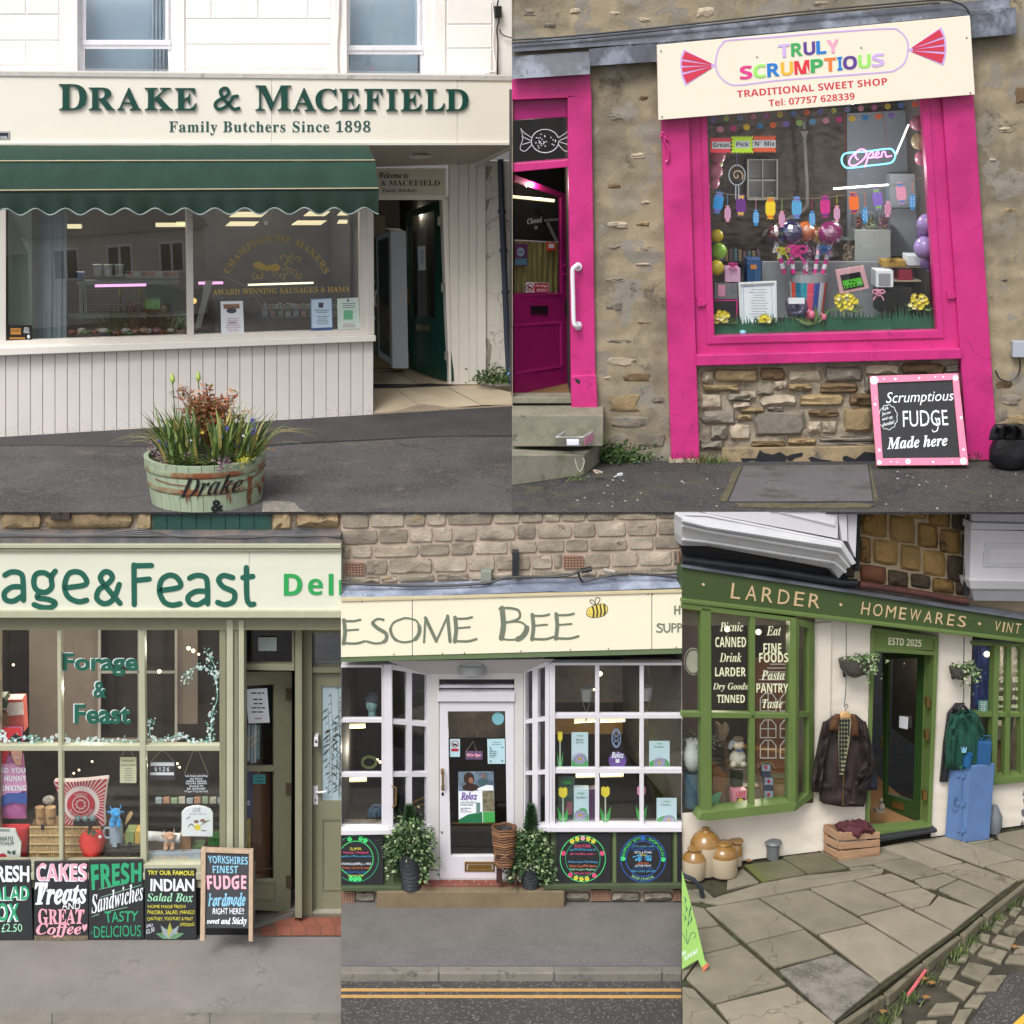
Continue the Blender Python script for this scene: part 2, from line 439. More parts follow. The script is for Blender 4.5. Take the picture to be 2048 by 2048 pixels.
def arcw(cx,cy,R,a0,a1,x0,x1,yb,ky=1.0):
 def f(X,Y):
  a=radians(a0+(a1-a0)*(X-x0)/(x1-x0));r=R+(yb-Y)
  return cx+r*sin(a),cy-ky*r*cos(a)
 return f
def sheetcard(name,label,cat,v,q,d,mat,th=.003,prints=(),group=None,frame=None,bev=0):
 """a card, notice or small sign: a flat body with its print and frame as parts"""
 if not isinstance(q[0],(tuple,list)):q=rq(*q)
 mb=MB().poly(v,q,d-th,d);T=Thing(name,label,cat,v.p(*q[3],d),group)
 T.part('card',mb,mat,bev=bev)
 for nm,m,mt in prints:T.part(nm,m,mt)
 if frame:T.part('frame',MB().frame(v,q,frame[0],d-th,d+.01),frame[1])
 return T
def weeds(name,label,v0,pts,n,h,mats,cat='plant',leafy=True,group=None,z=None):
 mb=MB()
 for i in range(n):
  c=Vector(random.choice(pts))+Vector((random.gauss(0,h*.55),random.gauss(0,h*.3),0));mb.mi=random.randrange(len(mats))
  if leafy:
   hh=random.uniform(.1,1)*h;p=c+Vector((0,0,hh*random.uniform(.2,1)))
   mb.leaf(p,(random.uniform(-1,1),random.uniform(-1,.3),random.uniform(-.2,.8)),h*random.uniform(.12,.3),h*random.uniform(.08,.18))
  else:mb.blade(c,(random.uniform(-.7,.7),random.uniform(-.7,.4),1),h*random.uniform(.4,1),h*.06,.35,3)
 return one(name,label,cat,mb,mats,group)
LEAFM=[M('leaf_a',hx('3f5a2c'),.55,.25,30),M('leaf_b',hx('5c7a3c'),.55,.25,30),M('leaf_c',hx('2c4324'),.55,.25,30)]
GRASSM=[M('grass_a',hx('587038'),.5,.2,30),M('grass_b',hx('80904e'),.5,.2,30),M('grass_c',hx('445c30'),.5,.2,30)]
# ==== upper street
ZU=CAM.z-20*tan(PITCH)
ASPH=M('worn_asphalt',hx('4b4849'),.9,.2,1.4,.004,160,col2=hx('3c393a'),amt=.45,speck=(hx('6e6a67'),75,.14),crack=(hx('2c2a2b'),.35,.006),dirt=(hx('5f5a52'),1.8,.35))
ASPH2=M('dark_asphalt',hx('3b3a3b'),.92,.22,2.2,.005,150,col2=hx('302f31'),amt=.5,speck=(hx('63605c'),75,.14),crack=(hx('222122'),.5,.008),dirt=(hx('4a4a38'),1.6,.4))
F1=Fac(G(0,875,ZU),G(747,830,ZU));V1=View(F1)
a1,a2,a3,a4=View(F1,0,0,.53),View(F1,0,400,.2692),View(F1,360,380,.3437),View(F1,200,680,.4265)
GLASS1=glassmat('butcher_glass',.13,(.97,.98,.98))
CREAM=M('cream_paint',hx('e6e1d9'),.45,.03,2,dirt=(hx('b9b2a4'),3,.06))
FASC=M('fascia_cream',hx('ede7da'),.35,.02,1)
WALLW=M('white_wall_paint',hx('ece8e4'),.75,.04,2,.004,30,dirt=(hx('b0a797'),2.2,.14))
FLAKE=M('flaking_wall_paint',hx('dcd6cc'),.8,.05,3,.012,9,dirt=(hx('8f8678'),2.6,.34),crack=(hx('a69c8c'),1.6,.012))
GREEN1=M('bottle_green_paint',hx('173b33'),.3,.1)
LETG=M('letter_green',hx('1c4a40'),.3,.05)
LETG2=M('letter_green_print',hx('2d5650'),.5,.05)
mb=MB();mb.ext([G(-120,1024,ZU),G(1024,1024,ZU),G(1024,760,ZU),G(-120,760,ZU)],(0,0,-.005))
pav1=struct('pavement',mb,ASPH)
mb=MB();q=[(-100,893),(100,890),(240,893),(528,891),(640,883),(760,878),(900,872),(1024,871),(1024,795),(-100,795)]
mb.ext([G(x,y,ZU+.004)for x,y in q],(0,0,.004));sub(pav1,'asphalt_strip',mb,M('strip_asphalt',hx('3f3c3d'),.9,.2,2,.005,150,speck=(hx('5a5654'),75,.08)))
pts=[(528,892),(600,887),(640,884),(700,882),(760,879),(840,874),(900,873),(960,873),(1024,872)]
mb=MB().tube([G(x,y+random.uniform(-1,1),ZU+.007)for x,y in pts],.007,4);sub(pav1,'crack',mb,BLACK)
mb=MB().ext([G(x,y,ZU+.004)for x,y in[(526,1004),(560,1003),(588,1006),(600,1018),(612,1024),(524,1024)]],(0,0,.006));sub(pav1,'concrete_patch',mb,M('patch',hx('807b72'),.95,.3,12,.01,60))
# ---- the butcher's building
TB=Thing('shop_building','white painted butcher shop with cream boarded shopfront and green door','shop',F1.p(400,850))
U=-.5
mb=MB()
for q in(rq(-40,-60,155,160),rq(345,-60,694,160),rq(853,-60,1024,165)):mb.poly(V1,q,U-.2,U)
for q in(rq(155,145,345,165),rq(694,150,853,170)):mb.poly(V1,q,U-.2,U-.002)
TB.part('wall',mb,WALLW)
BLK=M('painted_stone',hx('efece9'),.75,.035,2.5,.004,40,rnd=.025,dirt=(hx('b5ac9e'),2.5,.08))
def blk(x0,y0,x1,y1):
 g=1.0;m=MB();e=1.6
 o=[V1.p(x,y,U+.002)for x,y in rq(x0+g*.4,y0+g*.4,x1-g*.4,y1-g*.4)];i=[V1.p(x,y,U+.016)for x,y in rq(x0+g+e,y0+g+e,x1-g-e,y1-g-e)]
 m.add(o+i,[(4,5,6,7)]+[(k,(k+1)%4,4+(k+1)%4,4+k)for k in range(4)]);TB.part('wall_stone',m,BLK)
for(xa,xb,ys,cuts)in((-5,119,[-30,29,81,131,150],[[52],[],[52],[]]),(371,662,[-30,38,89,139,152],[[423,517,617],[661],[],[517]]),(893,985,[-30,49,97,150],[[],[],[]])):
 for j in range(len(ys)-1):
  xs=[xa]+[c for c in cuts[j]if xa<c<xb]+[xb]
  for k in range(len(xs)-1):blk(xs[k],ys[j],xs[k+1],ys[j+1])
for x0,x1 in((121,155),(345,369),(869,891)):
 m=MB().rect(V1,x0,-40,x1,152,U,U+.03);TB.part('window_surround',m,WALLW,bev=.006)
m=MB().rect(V1,664,-40,694,152,U,U+.05);TB.part('pilaster',m,WALLW,bev=.01)
SASH=M('sash_paint',hx('dcdce2'),.4,.05,8,dirt=(hx('9a958c'),9,.2))
BLUEG=M('sky_reflection_tone',hx('c3d0dc'),.8,.08,1.2)  # pale blue-grey standing for sky reflected in the upstairs panes
for(o,gu,gl,yr,cur)in((((155,-40),(345,148)),rq(172,-40,331,80),rq(170,98,338,150),(80,98),(304,334)),(((694,-40),(853,154)),rq(700,-40,835,91),rq(697,109,843,156),(91,109),(835,843))):
 d=U-.14
 fr=TB.part('window_frame',MB().ring(V1,rq(*o[0],*o[1]),[(gu[0][0],-40),(gu[1][0],-40),(gl[2][0],gl[2][1]-2),(gl[3][0],gl[3][1]-2)],d-.06,d),SASH)
 TB.part('meeting_rail',MB().rect(V1,gu[3][0]-8,yr[0],gu[2][0]+10,yr[1]-8,d-.03,d+.05).rect(V1,gu[3][0]-6,yr[1]-9,gu[2][0]+12,yr[1],d-.04,d+.03),SASH,parent=fr,bev=.006)
 TB.part('sash_stile',MB().rect(V1,gu[0][0]-7,-40,gu[0][0],yr[0],d,d+.04).rect(V1,gu[1][0],-40,gu[1][0]+6,yr[0],d,d+.04),SASH,parent=fr)
 TB.part('pane',MB().poly(V1,gu,d-.03,d-.024),GLASSB,parent=fr);TB.part('pane',MB().poly(V1,gl,d-.05,d-.044),GLASSB,parent=fr)
 TB.part('sky_tone_panel',MB().rect(V1,gu[0][0],-40,gu[1][0],160,d-.3,d-.28),BLUEG)  # flat sheet behind the panes, coloured like reflected sky
 rows=[[(cur[0]+(cur[1]-cur[0])*i/12,y,d-.2+.03*sin(i*2.1))for i in range(13)]for y in(-40,60,150)]
 m=MB();grid(m,V1,rows);TB.part('curtain',m,M('pale_curtain',hx('c4ccd4'),.9,.1),smooth=True)
TB.part('coping',MB().poly(V1,[(-40,143),(1024,152),(1024,161),(-40,151)],U,.62),M('coping_grey',hx('c3beb8'),.6,.08,12,dirt=(hx('8a857c'),9,.3)))
TS=Thing('shop_sign','long cream fascia sign reading Drake & Macefield Family Butchers Since 1898','sign',F1.p(510,287,.6))
TS.part('board',MB().poly(V1,[(-40,151),(543,156),(543,287),(-40,287)],.45,.6),FASC);TS.part('board',MB().poly(V1,[(543.8,156),(914,158.5),(914,287),(543.8,287)],.45,.6),FASC);TS.part('board',MB().poly(V1,[(914.7,158.5),(1024,160),(1024,287),(914.7,287)],.45,.6),FASC)
TS.part('trim',MB().poly(V1,[(-40,286),(1024,285),(1024,290),(-40,291)],.44,.63),M('trim_white',hx('d8d2c8'),.5,.03))
def w(s,x0,y0,x1,y1,**k):TS.part('letter',text(a1,s,(x0,y0,x1,y1),.605,.03,'serif',wt=.004,**k),LETG)
for s,x0,y0,x1,y1 in(('D',222,317,328,415),('R',335,330,433,415),('A',442,331,532,415),('K',546,331,652,415),('E',660,332,742,416),('M',964,322,1098,417),('A',1104,332,1192,418),('C',1190,334,1272,420),('E',1280,335,1358,419),('F',1374,335,1444,419),('I',1457,336,1500,418),('E',1512,336,1592,418),('L',1604,336,1678,418),('D',1682,336,1768,418)):w(s,x0,y0,x1,y1)
m=MB().rib(a1,[(896,362),(880,366),(872,380),(852,402),(826,412),(812,398),(822,380),(850,366),(864,350),(856,334),(842,334),(832,346),(842,370),(866,396),(884,412),(902,408)],12,.63,th=.03);TS.part('letter',m,LETG)
TS.part('lettering',text(a1,'Family Butchers Since 1898',(638,455,1398,510),.603,.004,'serif',sp=1.1),LETG2)
PL=Thing('plaque','small dark plaque at the left end of the butcher sign','plaque',V1.p(8,278,.6));PL.part('plate',MB().rect(V1,-8,263,19,278,.6,.612),M('plaque_dark',hx('343443'),.4));PL.part('border',MB().frame(V1,[(-8,264),(18,277)],1,.612,.616),WHITE);PL.part('lettering',text(V1,'FARM',(-6,266,14,270),.618,0,'bold').add([],[])and text(V1,'SHOP',(-6,272,14,276),.618,0,'bold'),WHITE)
m=MB();A=[V1.p(735,290,.44),V1.p(1024,289,.44),V1.p(1024,292,.40),V1.p(958,328,-1.0),V1.p(745,334,-1.0)]
m.add(A,[tuple(range(5))]);m.add([q+Vector((0,0,.12))for q in A],[(4,3,2,1,0)]);TB.part('soffit',m,M('soffit_paint',hx('c8c2ba'),.6,.03))
sp=TB.part('soffit_trim',MB().bar(V1.p(1024,293,.38),V1.p(950,331,-.98),.05),CREAM)
L=Thing('ceiling_light','round flush light in the soffit above the butcher doorway','light',V1.p(841,312,-.2));L.part('rim',MB().tube([V1.p(841+22*cos(t*pi/10),312+4.5*sin(t*pi/10),-.18)for t in range(20)],.012,6,closed=True),CREAM,smooth=True);L.part('diffuser',MB().ball(V1.p(841,312,-.16),.14,1,.8,.18),M('diffuser',hx('d9d3ca'),.4,0),smooth=True)
R=-1.0
TB.part('side_wall',MB().rect(V1,966,322,1024,772,R-.2,R),FLAKE)
FLP=M('bare_render',hx('a39a8a'),.95,.25,12,.02,40)
for pts in([(962,330),(985,333),(978,352),(966,372),(962,360)],[(960,402),(981,398),(975,418),(962,440)],[(968,668),(984,690),(978,745),(970,740),(975,705)]):
 TB.part('flaked_patch',MB().poly(V1,pts,R-.01,R+.004),FLP)
for(xa,ya,xb,yb)in((1004,310,1003,380),):pass
D1=Thing('drainpipe','dark blue drainpipe down the flaking white wall','pipe',V1.p(1017,752,R))
D1.part('pipe',MB().tube([V1.p(x,y,R+.12)for x,y in((1001,318),(1003,400),(1006,480),(1010,572),(1014,680),(1018,752))],.045,10),M('pipe_blue',hx('343c4a'),.4,.1),smooth=True)
for y,x in((422,1004),(500,1007),(583,1011)):D1.part('bracket',MB().lathe(V1.p(x,y+4,R+.12),[(.06,0),(.06,.05)],10),M('pipe_blue',hx('343c4a')))
for i,(xa,xb)in enumerate(((896,898),(898,917),(917,937),(937,953),(953,971))):
 TB.part('board',MB().poly(V1,[(xa+.8,329-(2 if xa>930 else 0)),(xb,328),(xb+1,769),(xa+1.5,769)],R-.1,R+.05),CREAM,bev=.004)
TW=Thing('door_sign','small cream sign over the butcher doorway reading Welcome to','sign',V1.p(820,392,R))
TW.part('board',MB().rect(V1,735,338,892,391,R,R+.06),M('sign_cream2',hx('cfc8b6'),.4,.02));TW.part('frame',MB().frame(V1,[(733,336),(893,393)],3,R,R+.075),CREAM)
TW.part('lettering',text(V1,'Welcome to',(758,344,817,357),R+.064,0,'bi',wt=.012),CHAR);TW.part('lettering',text(V1,'& MACEFIELD',(762,360.5,880,371.5),R+.064,0,'serif'),CHAR);TW.part('lettering',text(V1,'Family Butchers',(765,377,833,386),R+.064,0,'serif'),CHAR)
DF=TB.part('door_frame',MB().rect(V1,735,393,896,400,R-.1,R+.07).poly(V1,[(884,393),(896,393),(903,769),(899,769)],R-.1,R+.07),CREAM,bev=.005)
zt=zat(V1.p(830,770,R),770)
Q=[V1.p(700,392,R-.02),V1.p(890,392,R-.02),V1.p(899,770,R-.02),V1.p(700,770,R-.02)];Q[2].z=Q[3].z=zt-.01;lamp(V1.p(840,430,R-1.6),16)  # point light added to brighten the doorway, no fitting there
Bk=[q-V1.n*3 for q in Q]
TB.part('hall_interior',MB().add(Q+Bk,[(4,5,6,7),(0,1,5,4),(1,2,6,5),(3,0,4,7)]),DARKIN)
TILE=M('beige_tile',hx('b8a98f'),.3,.12,2.5,rnd=.05)
TILE2=M('apron_tile',hx('c3b49b'),.45,.1,2.5,rnd=.05,dirt=(hx('9b8f7b'),4,.15))
fl=MB().add([Q[3],Q[2],Bk[2],Bk[3]],[(0,1,2,3)]);FLR=TB.part('hall_floor',fl,M('grout',(.05,.045,.04),.9))
for(xs)in([(700,775),(775,835),(835,905)],):
 for a,b in xs:
  P=[G(a+2,768,zt),G(b,768,zt),G(b-55,738,zt),G(a-53,738,zt)];TB.part('floor_tile',MB().ext(P,(0,0,.004)),TILE,parent=FLR)
P=[G(650,736,zt),G(850,736,zt),G(820,700,zt),G(620,700,zt)];TB.part('floor_tile',MB().ext(P,(0,0,.004)),TILE,parent=FLR)
AP=TB.part('apron',MB().add([V1.p(747,827,0),V1.p(1024,811,0),V1.p(1024,772,R),V1.p(747,776,R)],[(0,1,2,3)]).add([V1.p(747,827,0),V1.p(1024,811,0),V1.p(1024,816,0),V1.p(747,833,0)],[(0,1,2,3)]),M('apron_edge',hx('978a78'),.9,.2,6,.01))
for q in([(748,777),(785,776),(848,820),(748,827)],[(787.5,776),(886,772.5),(960,811.5),(851,820)],[(888.5,772),(955,770),(1024,787),(1024,810),(962.5,811.3)]):
 P=[]
 for x,y in q:
  t=(y-776)/(827-776)if x<900 else(y-771)/(812-771);P.append(V1.p(x,y,R+(0-R)*max(0,min(1,t)))+Vector((0,0,.006)))
 TB.part('apron_tile',MB().ext(P,(0,0,.008)),TILE2,parent=AP)
TB.part('threshold',MB().poly(V1,[(747,774),(905,767),(905,771),(747,778)],R-.05,R+.05),BLACK)
FV=R-.9
FRG=Thing('display_fridge','tall white glass-door fridge just inside the butcher doorway','fridge',V1.p(790,735,FV))
WFR=M('fridge_white',hx('c3c9d0'),.3,.03)
FRG.part('side_panel',MB().poly(V1,[(781,461),(812,463),(817,737),(790,737),(783,735)],FV-.4,FV),WFR,bev=.005)
FRG.part('door',MB().poly(V1,[(752,472),(781,462),(785,732),(756,712)],FV-.2,FV+.02),M('fridge_door',hx('6a7075'),.3))
FRG.part('glass',MB().poly(V1,[(756,482),(777,474),(780,715),(760,700)],FV+.02,FV+.026),M('fridge_dark_glass',hx('1b2021'),.1,.5,6))
FRG.part('handle',MB().tube([V1.p(x,y,FV+.08)for x,y in((753,580),(749,600),(752,612))],.012,6),WFR);FRG.part('door',MB().poly(V1,[(735,478),(751,474),(755,712),(738,705)],FV-.25,FV-.01),M('fridge_door2',hx('2b3a36'),.2,.5,8))
for k,y in enumerate((560,580,600,632)):FRG.part('shelf_stock',MB().rect(V1,738,y,750,y+8,FV-.01,FV+.002),M('stock%d'%(k%2),hx(('5f7a6c','b3bab0')[k%2]),.4,.4,30))
one('cardboard_box','cream box standing on top of the tall fridge','box',MB().poly(V1,[(738,428),(770,430),(770,466),(740,478)],FV-.3,FV-.02),M('boxcream',hx('857a63'),.8,.15,20))
DA,DB=V1.p(898,768,R),V1.p(819,738,R-1.0);DA.z=DB.z=zt
VD=View(Fac(DB,DA),360,380,.3437)
VD.fac.n=-VD.fac.n if VD.fac.n.y>0 else VD.fac.n
TD=Thing('open_door','open bottle green shop door with long glass pane and brass handle','door',DA)
leaf=[(1310,130),(1525,58),(1565,1120),(1335,1040)];gl=[(1324,160),(1480,120),(1486,745),(1345,735)]
TD.part('leaf',MB().ring(VD,leaf,gl,-.045,0),GREEN1);TD.part('pane',MB().poly(VD,gl,-.025,-.019),GLASS);TD.part('panel_moulding',MB().frame(VD,[(1352,850),(1505,870),(1512,1040),(1356,1000)],12,0,.015),GREEN1)
TD.part('edge',MB().poly(VD,[(1526,58),(1545,60),(1582,1115),(1566,1120)],-.04,.0),M('door_edge_green',hx('1f4a40'),.35))
lb=TD.part('letterbox',MB().poly(VD,[(1372,782),(1445,788),(1446,822),(1374,815)],0,.02),M('brass_dull',hx('8c8468'),.3,.1,metal=.8),bev=.003);TD.part('flap',MB().poly(VD,[(1380,790),(1438,795),(1438,814),(1381,808)],.02,.03),M('brass_dull',hx('8c8468')),parent=lb)
TD.part('handle',MB().poly(VD,[(1312,575),(1324,572),(1328,676),(1316,678)],.0,.02).tube([VD.p(1318,603,.03),VD.p(1296,605,.05)],.012),M('brass_bright',hx('b08f4a'),.25,.05,metal=.9))
for y in(180,567,963):TB.part('hinge',MB().rect(a3,1500+(y-180)*.052,y-25,1520+(y-180)*.052,y+27,R+.07,R+.08),M('hinge_steel',hx('b5b5b0'),.3,.05,metal=.8))
sheetcard('notice','narrow white notice taped inside the open green door pane','notice',VD,[(1383,328),(1426,325),(1430,466),(1388,468)],-.03,WHITE,prints=[('print',scribble(MB(),VD,1392,345,1422,430,9,3,-.028),CHAR)])
# ---- shop window
FRM=M('frame_paint',hx('d9d3cb'),.4,.03,3)
WF=TB.part('window_frame',MB().poly(V1,[(-40,400),(12,400),(12,686),(-40,688)],-.12,.0).poly(V1,[(719,395),(733,395),(735,662),(720,664)],-.12,.0).poly(V1,[(-40,684),(12,682),(720,659),(735,660),(735,676),(-40,703)],-.12,.005).poly(V1,[(-40,380),(735,372),(735,400),(-40,412)],-.12,.0),FRM,bev=.006)
TB.part('mullion',MB().poly(V1,[(372,395),(385,395),(388,672),(375,672)],-.1,.01),FRM,parent=WF,bev=.005)
TB.part('corner_post',MB().poly(V1,[(733,385),(747,385),(749,668),(735,669)],-.3,.03),FRM,bev=.008)
TB.part('pane',MB().poly(V1,[(10,400),(374,398),(376,674),(12,686)],-.05,-.044),GLASS1,parent=WF);TB.part('pane',MB().poly(V1,[(384,398),(720,396),(721,662),(386,673)],-.05,-.044),GLASS1,parent=WF)
TB.part('sill',MB().poly(V1,[(-40,697),(735,671),(752,671),(752,683),(-40,713)],-.02,.13),CREAM,bev=.01)
x=381.3-24.65*17
RIS=M('riser_board',hx('d8d2cd'),.5,.03,2,rnd=.015,dirt=(hx('8f897e'),14,.0))
TB.part('riser_back',MB().poly(V1,[(-40,700),(744,680),(744,832),(-40,880)],-.3,-.012),M('joint_dark',hx('6b6058'),.9))
while x<746:
 x1=min(x+24.65,747);y0=712-(x+40)*.037;yb=lambda q:875-q*.0602
 if x1-x>3:TB.part('board',MB().poly(V1,[(x+.6,y0),(x1-.6,y0-.9),(x1-.6,yb(x1)+2),(x+.6,yb(x)+2)],-.02,0),RIS,bev=.003)
 x+=24.65
SPL=MB()
for i in range(420):
 x=random.uniform(0,745);y=875-x*.0602-abs(random.gauss(0,11));SPL.disc(V1,x,y,random.uniform(.3,.9),random.uniform(.3,.9),.0,.0015,5)
TB.part('mud_splashes',SPL,M('mud',hx('6d675c'),.9),kind='stuff')
zsh=zat(V1.p(400,800,0),835)
lamp(a3.p(500,190,-1.5),22);lamp(a2.p(600,200,-1.5),20)
TB.part('shop_interior',room(V1,rq(-60,372,734,690),-.13,2.6),M('shop_inside',hx('4a4946'),.8,.25,1.5))
def cl(x0,y0,x1,y1,sk,d,v=a3):
 o=Thing('ceiling_light','lit yellow ceiling panel in the butcher shop, seen through the window','light',v.p(x0,y1,d),'lit ceiling panels in the butcher shop')
 o.part('panel',MB().poly(v,[(x0+sk,y0),(x1,y0),(x1-sk,y1),(x0,y1)],d-.03,d),TUBEY);o.part('casing',MB().poly(v,[(x0+sk,y0-4),(x1,y0-4),(x1,y0-1),(x0+sk,y0-1)],d-.05,d),CHAR);return o
for a in((287,128,510,158,38),(265,184,460,210,30),(720,125,876,152,34),(650,178,856,204,38),(915,120,1015,148,30),(915,174,985,196,14)):cl(*a,-1.2)
cl(500,180,605,212,0,-1.2,a2);cl(1158,170,1376,200,0,-1.2,a2);cl(-20,186,30,208,0,-1.2,a3)
CUR=Thing('strip_curtain','pale blue grey plastic strip curtain left in the butcher window','curtain',V1.p(105,680,-.5))
for i in range(6):CUR.part('strip',MB().poly(a2,[(275+i*37.5,70),(311+i*37.5,70),(310+i*36.5,1045),(276+i*36.5,1047)],-.5-(i%2)*.02,-.49-(i%2)*.02),M('strip_plastic',hx('8797a0'),.35,.12,6,rnd=.05))
CAB=Thing('tall_cabinet','pale green cabinet at the left edge of the butcher window','cabinet',V1.p(40,685,-.4));CAB.part('body',MB().rect(a2,65,80,240,930,-.7,-.4),M('cab_green',hx('96a69b'),.4,.06,2));CAB.part('post',MB().rect(a2,238,70,275,1045,-.5,-.38),M('cab_post',hx('5f625d'),.4))
sheetcard('window_sticker','black and orange sticker low in the left corner of the window','sticker',a2,(64,930,238,1043),-.035,M('sticker_black',hx('1f1c19'),.4),prints=[('print',MB().rect(a2,78,952,155,1000,-.036,-.034),M('sticker_orange',hx('b07a35'),.5)),('print',scribble(MB(),a2,170,945,222,990,5,4,-.033),WHITE),('print',text(a2,'A STURDY',(82,962,152,978),-.0335,0,'bold'),BLACK),('print',MB().rect(a2,70,1020,185,1034,-.036,-.034),M('sticker_orange',hx('b07a35'))),('print',MB().disc(a2,212,1015,10,14,-.036,-.034),WHITE)])
CT=Thing('meat_counter','long glass meat counter with pink strip lamps in the butcher shop','counter',V1.p(300,680,-.9))
STEEL=M('counter_steel',hx('7e8684'),.3,.1,metal=.6);PINKL=M('pink_lamp',(1,.4,.75),emit=1.3,ecol=(1,.4,.8));WARML=M('warm_lamp',(1,.9,.6),emit=1.6,ecol=(1,.9,.6))
CT.part('top_rail',MB().poly(a2,[(570,602),(1330,600),(1330,625),(570,632)],-1.0,-.8),STEEL);CT.part('lamp',MB().tube([a2.p(705,638,-.8),a2.p(1085,630,-.8)],.02,6),PINKL);CT.part('lamp',MB().tube([a3.p(108,542,-.8),a3.p(250,540,-.8)],.02,6),PINKL);CT.part('lamp',MB().tube([a3.p(396,552,-.8),a3.p(776,540,-.8)],.014,6),WARML)
CT.part('deck',MB().poly(a2,[(510,862),(1400,845),(1400,862),(510,882)],-1.0,-.75),STEEL);CT.part('leg',MB().bar(a2.p(600,625,-.8),a2.p(600,890,-.8),.05),STEEL);CT.part('leg',MB().bar(a2.p(628,625,-.8),a2.p(640,860,-.8),.03),STEEL)
for i in range(8):CT.part('slat',MB().rect(a2,640,665+i*22,890,671+i*22,-1.1,-1.07),M('slat_grey',hx('5a5852'),.6))
m=MB();rows=[[(a+(b-a)*t/8,700+0*t,0)for t in range(9)]for a,b in((0,1),)]
arc=[(130,500),(260,510),(380,560),(460,650),(520,760),(545,830)];m.rib(a3,arc,5,-.6,th=.02);m.rib(a3,[(x+26,y-6)for x,y in arc[2:]],3,-.62,th=.02);CT.part('curved_glass_edge',m,STEEL)
CT.part('end_panel',MB().poly(a3,[(150,540),(190,535),(120,800),(90,800)],-.9,-.7),M('panel_white',hx('9aa0a0'),.4))
random.seed(5)
MEAT=[M('meat_a',hx('7d4a3a'),.4,.3,20),M('meat_b',hx('a8907c'),.5,.3,20),M('meat_c',hx('b9b4b0'),.4,.2,20),M('meat_d',hx('5f7048'),.5,.3,20),M('meat_e',hx('8f6f74'),.4,.3,20)]
for i in range(26):
 x=540+i*33;m=MB().vball(a2,x,975+random.uniform(-8,14),random.uniform(22,34),-.35-random.random()*.2,sz=.7,sx=1.3,n=9,m=6)
 one('meat_pack','wrapped meat pack in the row along the bottom of the butcher window','food',m,MEAT[i%5],'wrapped meat packs along the butcher window',smooth=True)
for i,(x,c)in enumerate(((725,'9fb5a8'),(806,'b8b8bc'),(887,'b98080'))):
 o=Thing('small_tub',('green lettered','grey lettered','red lettered')[i]+' white tub on the shelf in the butcher window','tub',a2.p(x,565,-1));o.part('tub',MB().poly(a2,[(x-30,488),(x+30,488),(x+24,565),(x-24,565)],-1.1,-1.0),M('tub_white',hx('9fa6a2'),.5));o.part('label',MB().rect(a2,x-17,520,x+17,545,-1,-.995),M('tubl'+c,hx(c),.5));o.part('lid',MB().rect(a2,x-33,483,x+33,492,-1.11,-.99),M('tub_white',hx('9fa6a2')))
one('tissue_box','blue and white tissue box on the counter rail','box',MB().rect(a2,570,538,632,585,-1,-.85),M('tissue',hx('5a6c9a'),.6,.3,9))
m=MB();m.rect(a2,932,530,1330,580,-1.05,-1.0);TSH=Thing('label_shelf','white shelf edge with product pictures behind the butcher counter','shelf',a2.p(1100,580,-1));TSH.part('shelf',m,M('shelf_w',hx('8e9492'),.5))
for i in range(7):TSH.part('picture',MB().rect(a2,942+i*54,536,988+i*54,568,-1,-.995),M('pic%d'%(i%3),hx(('a06a50','a5a69a','7c4b45')[i%3]),.5,.4,30))
one('green_box','bright green crate on the butcher counter','crate',MB().rect(a2,1085,740,1190,810,-.9,-.7),M('crate_green',hx('5c9a55'),.5,.1))
m=MB().vball(a2,1440,750,22,-.35);one('yellow_lamp_ball','glowing round yellow lamp behind the window mullion','lamp',m,M('lampball',(1,.7,.2),emit=.9,ecol=(1,.6,.2)),smooth=True)
m=MB().sheet(a2,[(640,1410,1560),(760,1350,1590),(880,1320,1600),(1000,1330,1600)],-.9,.15,.1);one('hanging_coat','dark patterned coat hanging behind the butcher window mullion','coat',m,M('coatd',hx('3a2620'),.8,.5,20),smooth=True)
m=MB().poly(a2,[(1075,600),(1240,640),(1420,700),(1420,800),(1250,790),(1080,780)],-1.4,-1.3);one('green_cover','dark green cloth cover behind the meat counter','cloth',m,M('cover_green',hx('234a38'),.6,.2))
for i in range(22):
 x=600+i*22 if i<8 else 470+(i-8)*24
SH=Thing('stock_shelf','low shelf of small packets behind the right butcher window pane','shelf',a3.p(800,730,-1.2));SH.part('shelf',MB().rect(a3,480,688,1020,695,-1.4,-1.2).rect(a3,480,735,1020,742,-1.4,-1.2),STEEL)
for i in range(24):
 x=490+i*22;SH.part('packet',MB().rect(a3,x,664+random.uniform(-4,6),x+16,688,-1.3,-1.22),M('pk%d'%(i%4),hx(('8a9aa6','9a7a66','7b8f7a','a3a095')[i%4]),.5,.2,20))
for i in range(12):
 x=480+i*45;SH.part('packet',MB().rect(a3,x,700+random.uniform(-2,6),x+30,735,-1.3,-1.22),M('pk%d'%(i%4),hx('8a9aa6')))
GL=Thing('window_lettering','gold arched lettering Champion Pie Makers with scroll emblem on the glass','lettering',a3.p(560,610,-.04))
m=text(a3,'CHAMPION PIE MAKERS',(0,0,100,38),-.038,0,'serif',sp=1.1,warp=arcw(562,620,320,-66,66,0,100,19,1.06));GL.part('lettering',m,GOLDP)
GL.part('lettering',text(a3,'AWARD WINNING SAUSAGES & HAMS',[(190,578),(985,560),(985,592),(190,612)],-.038,0,'serif'),GOLDP)
m=MB();random.seed(3)
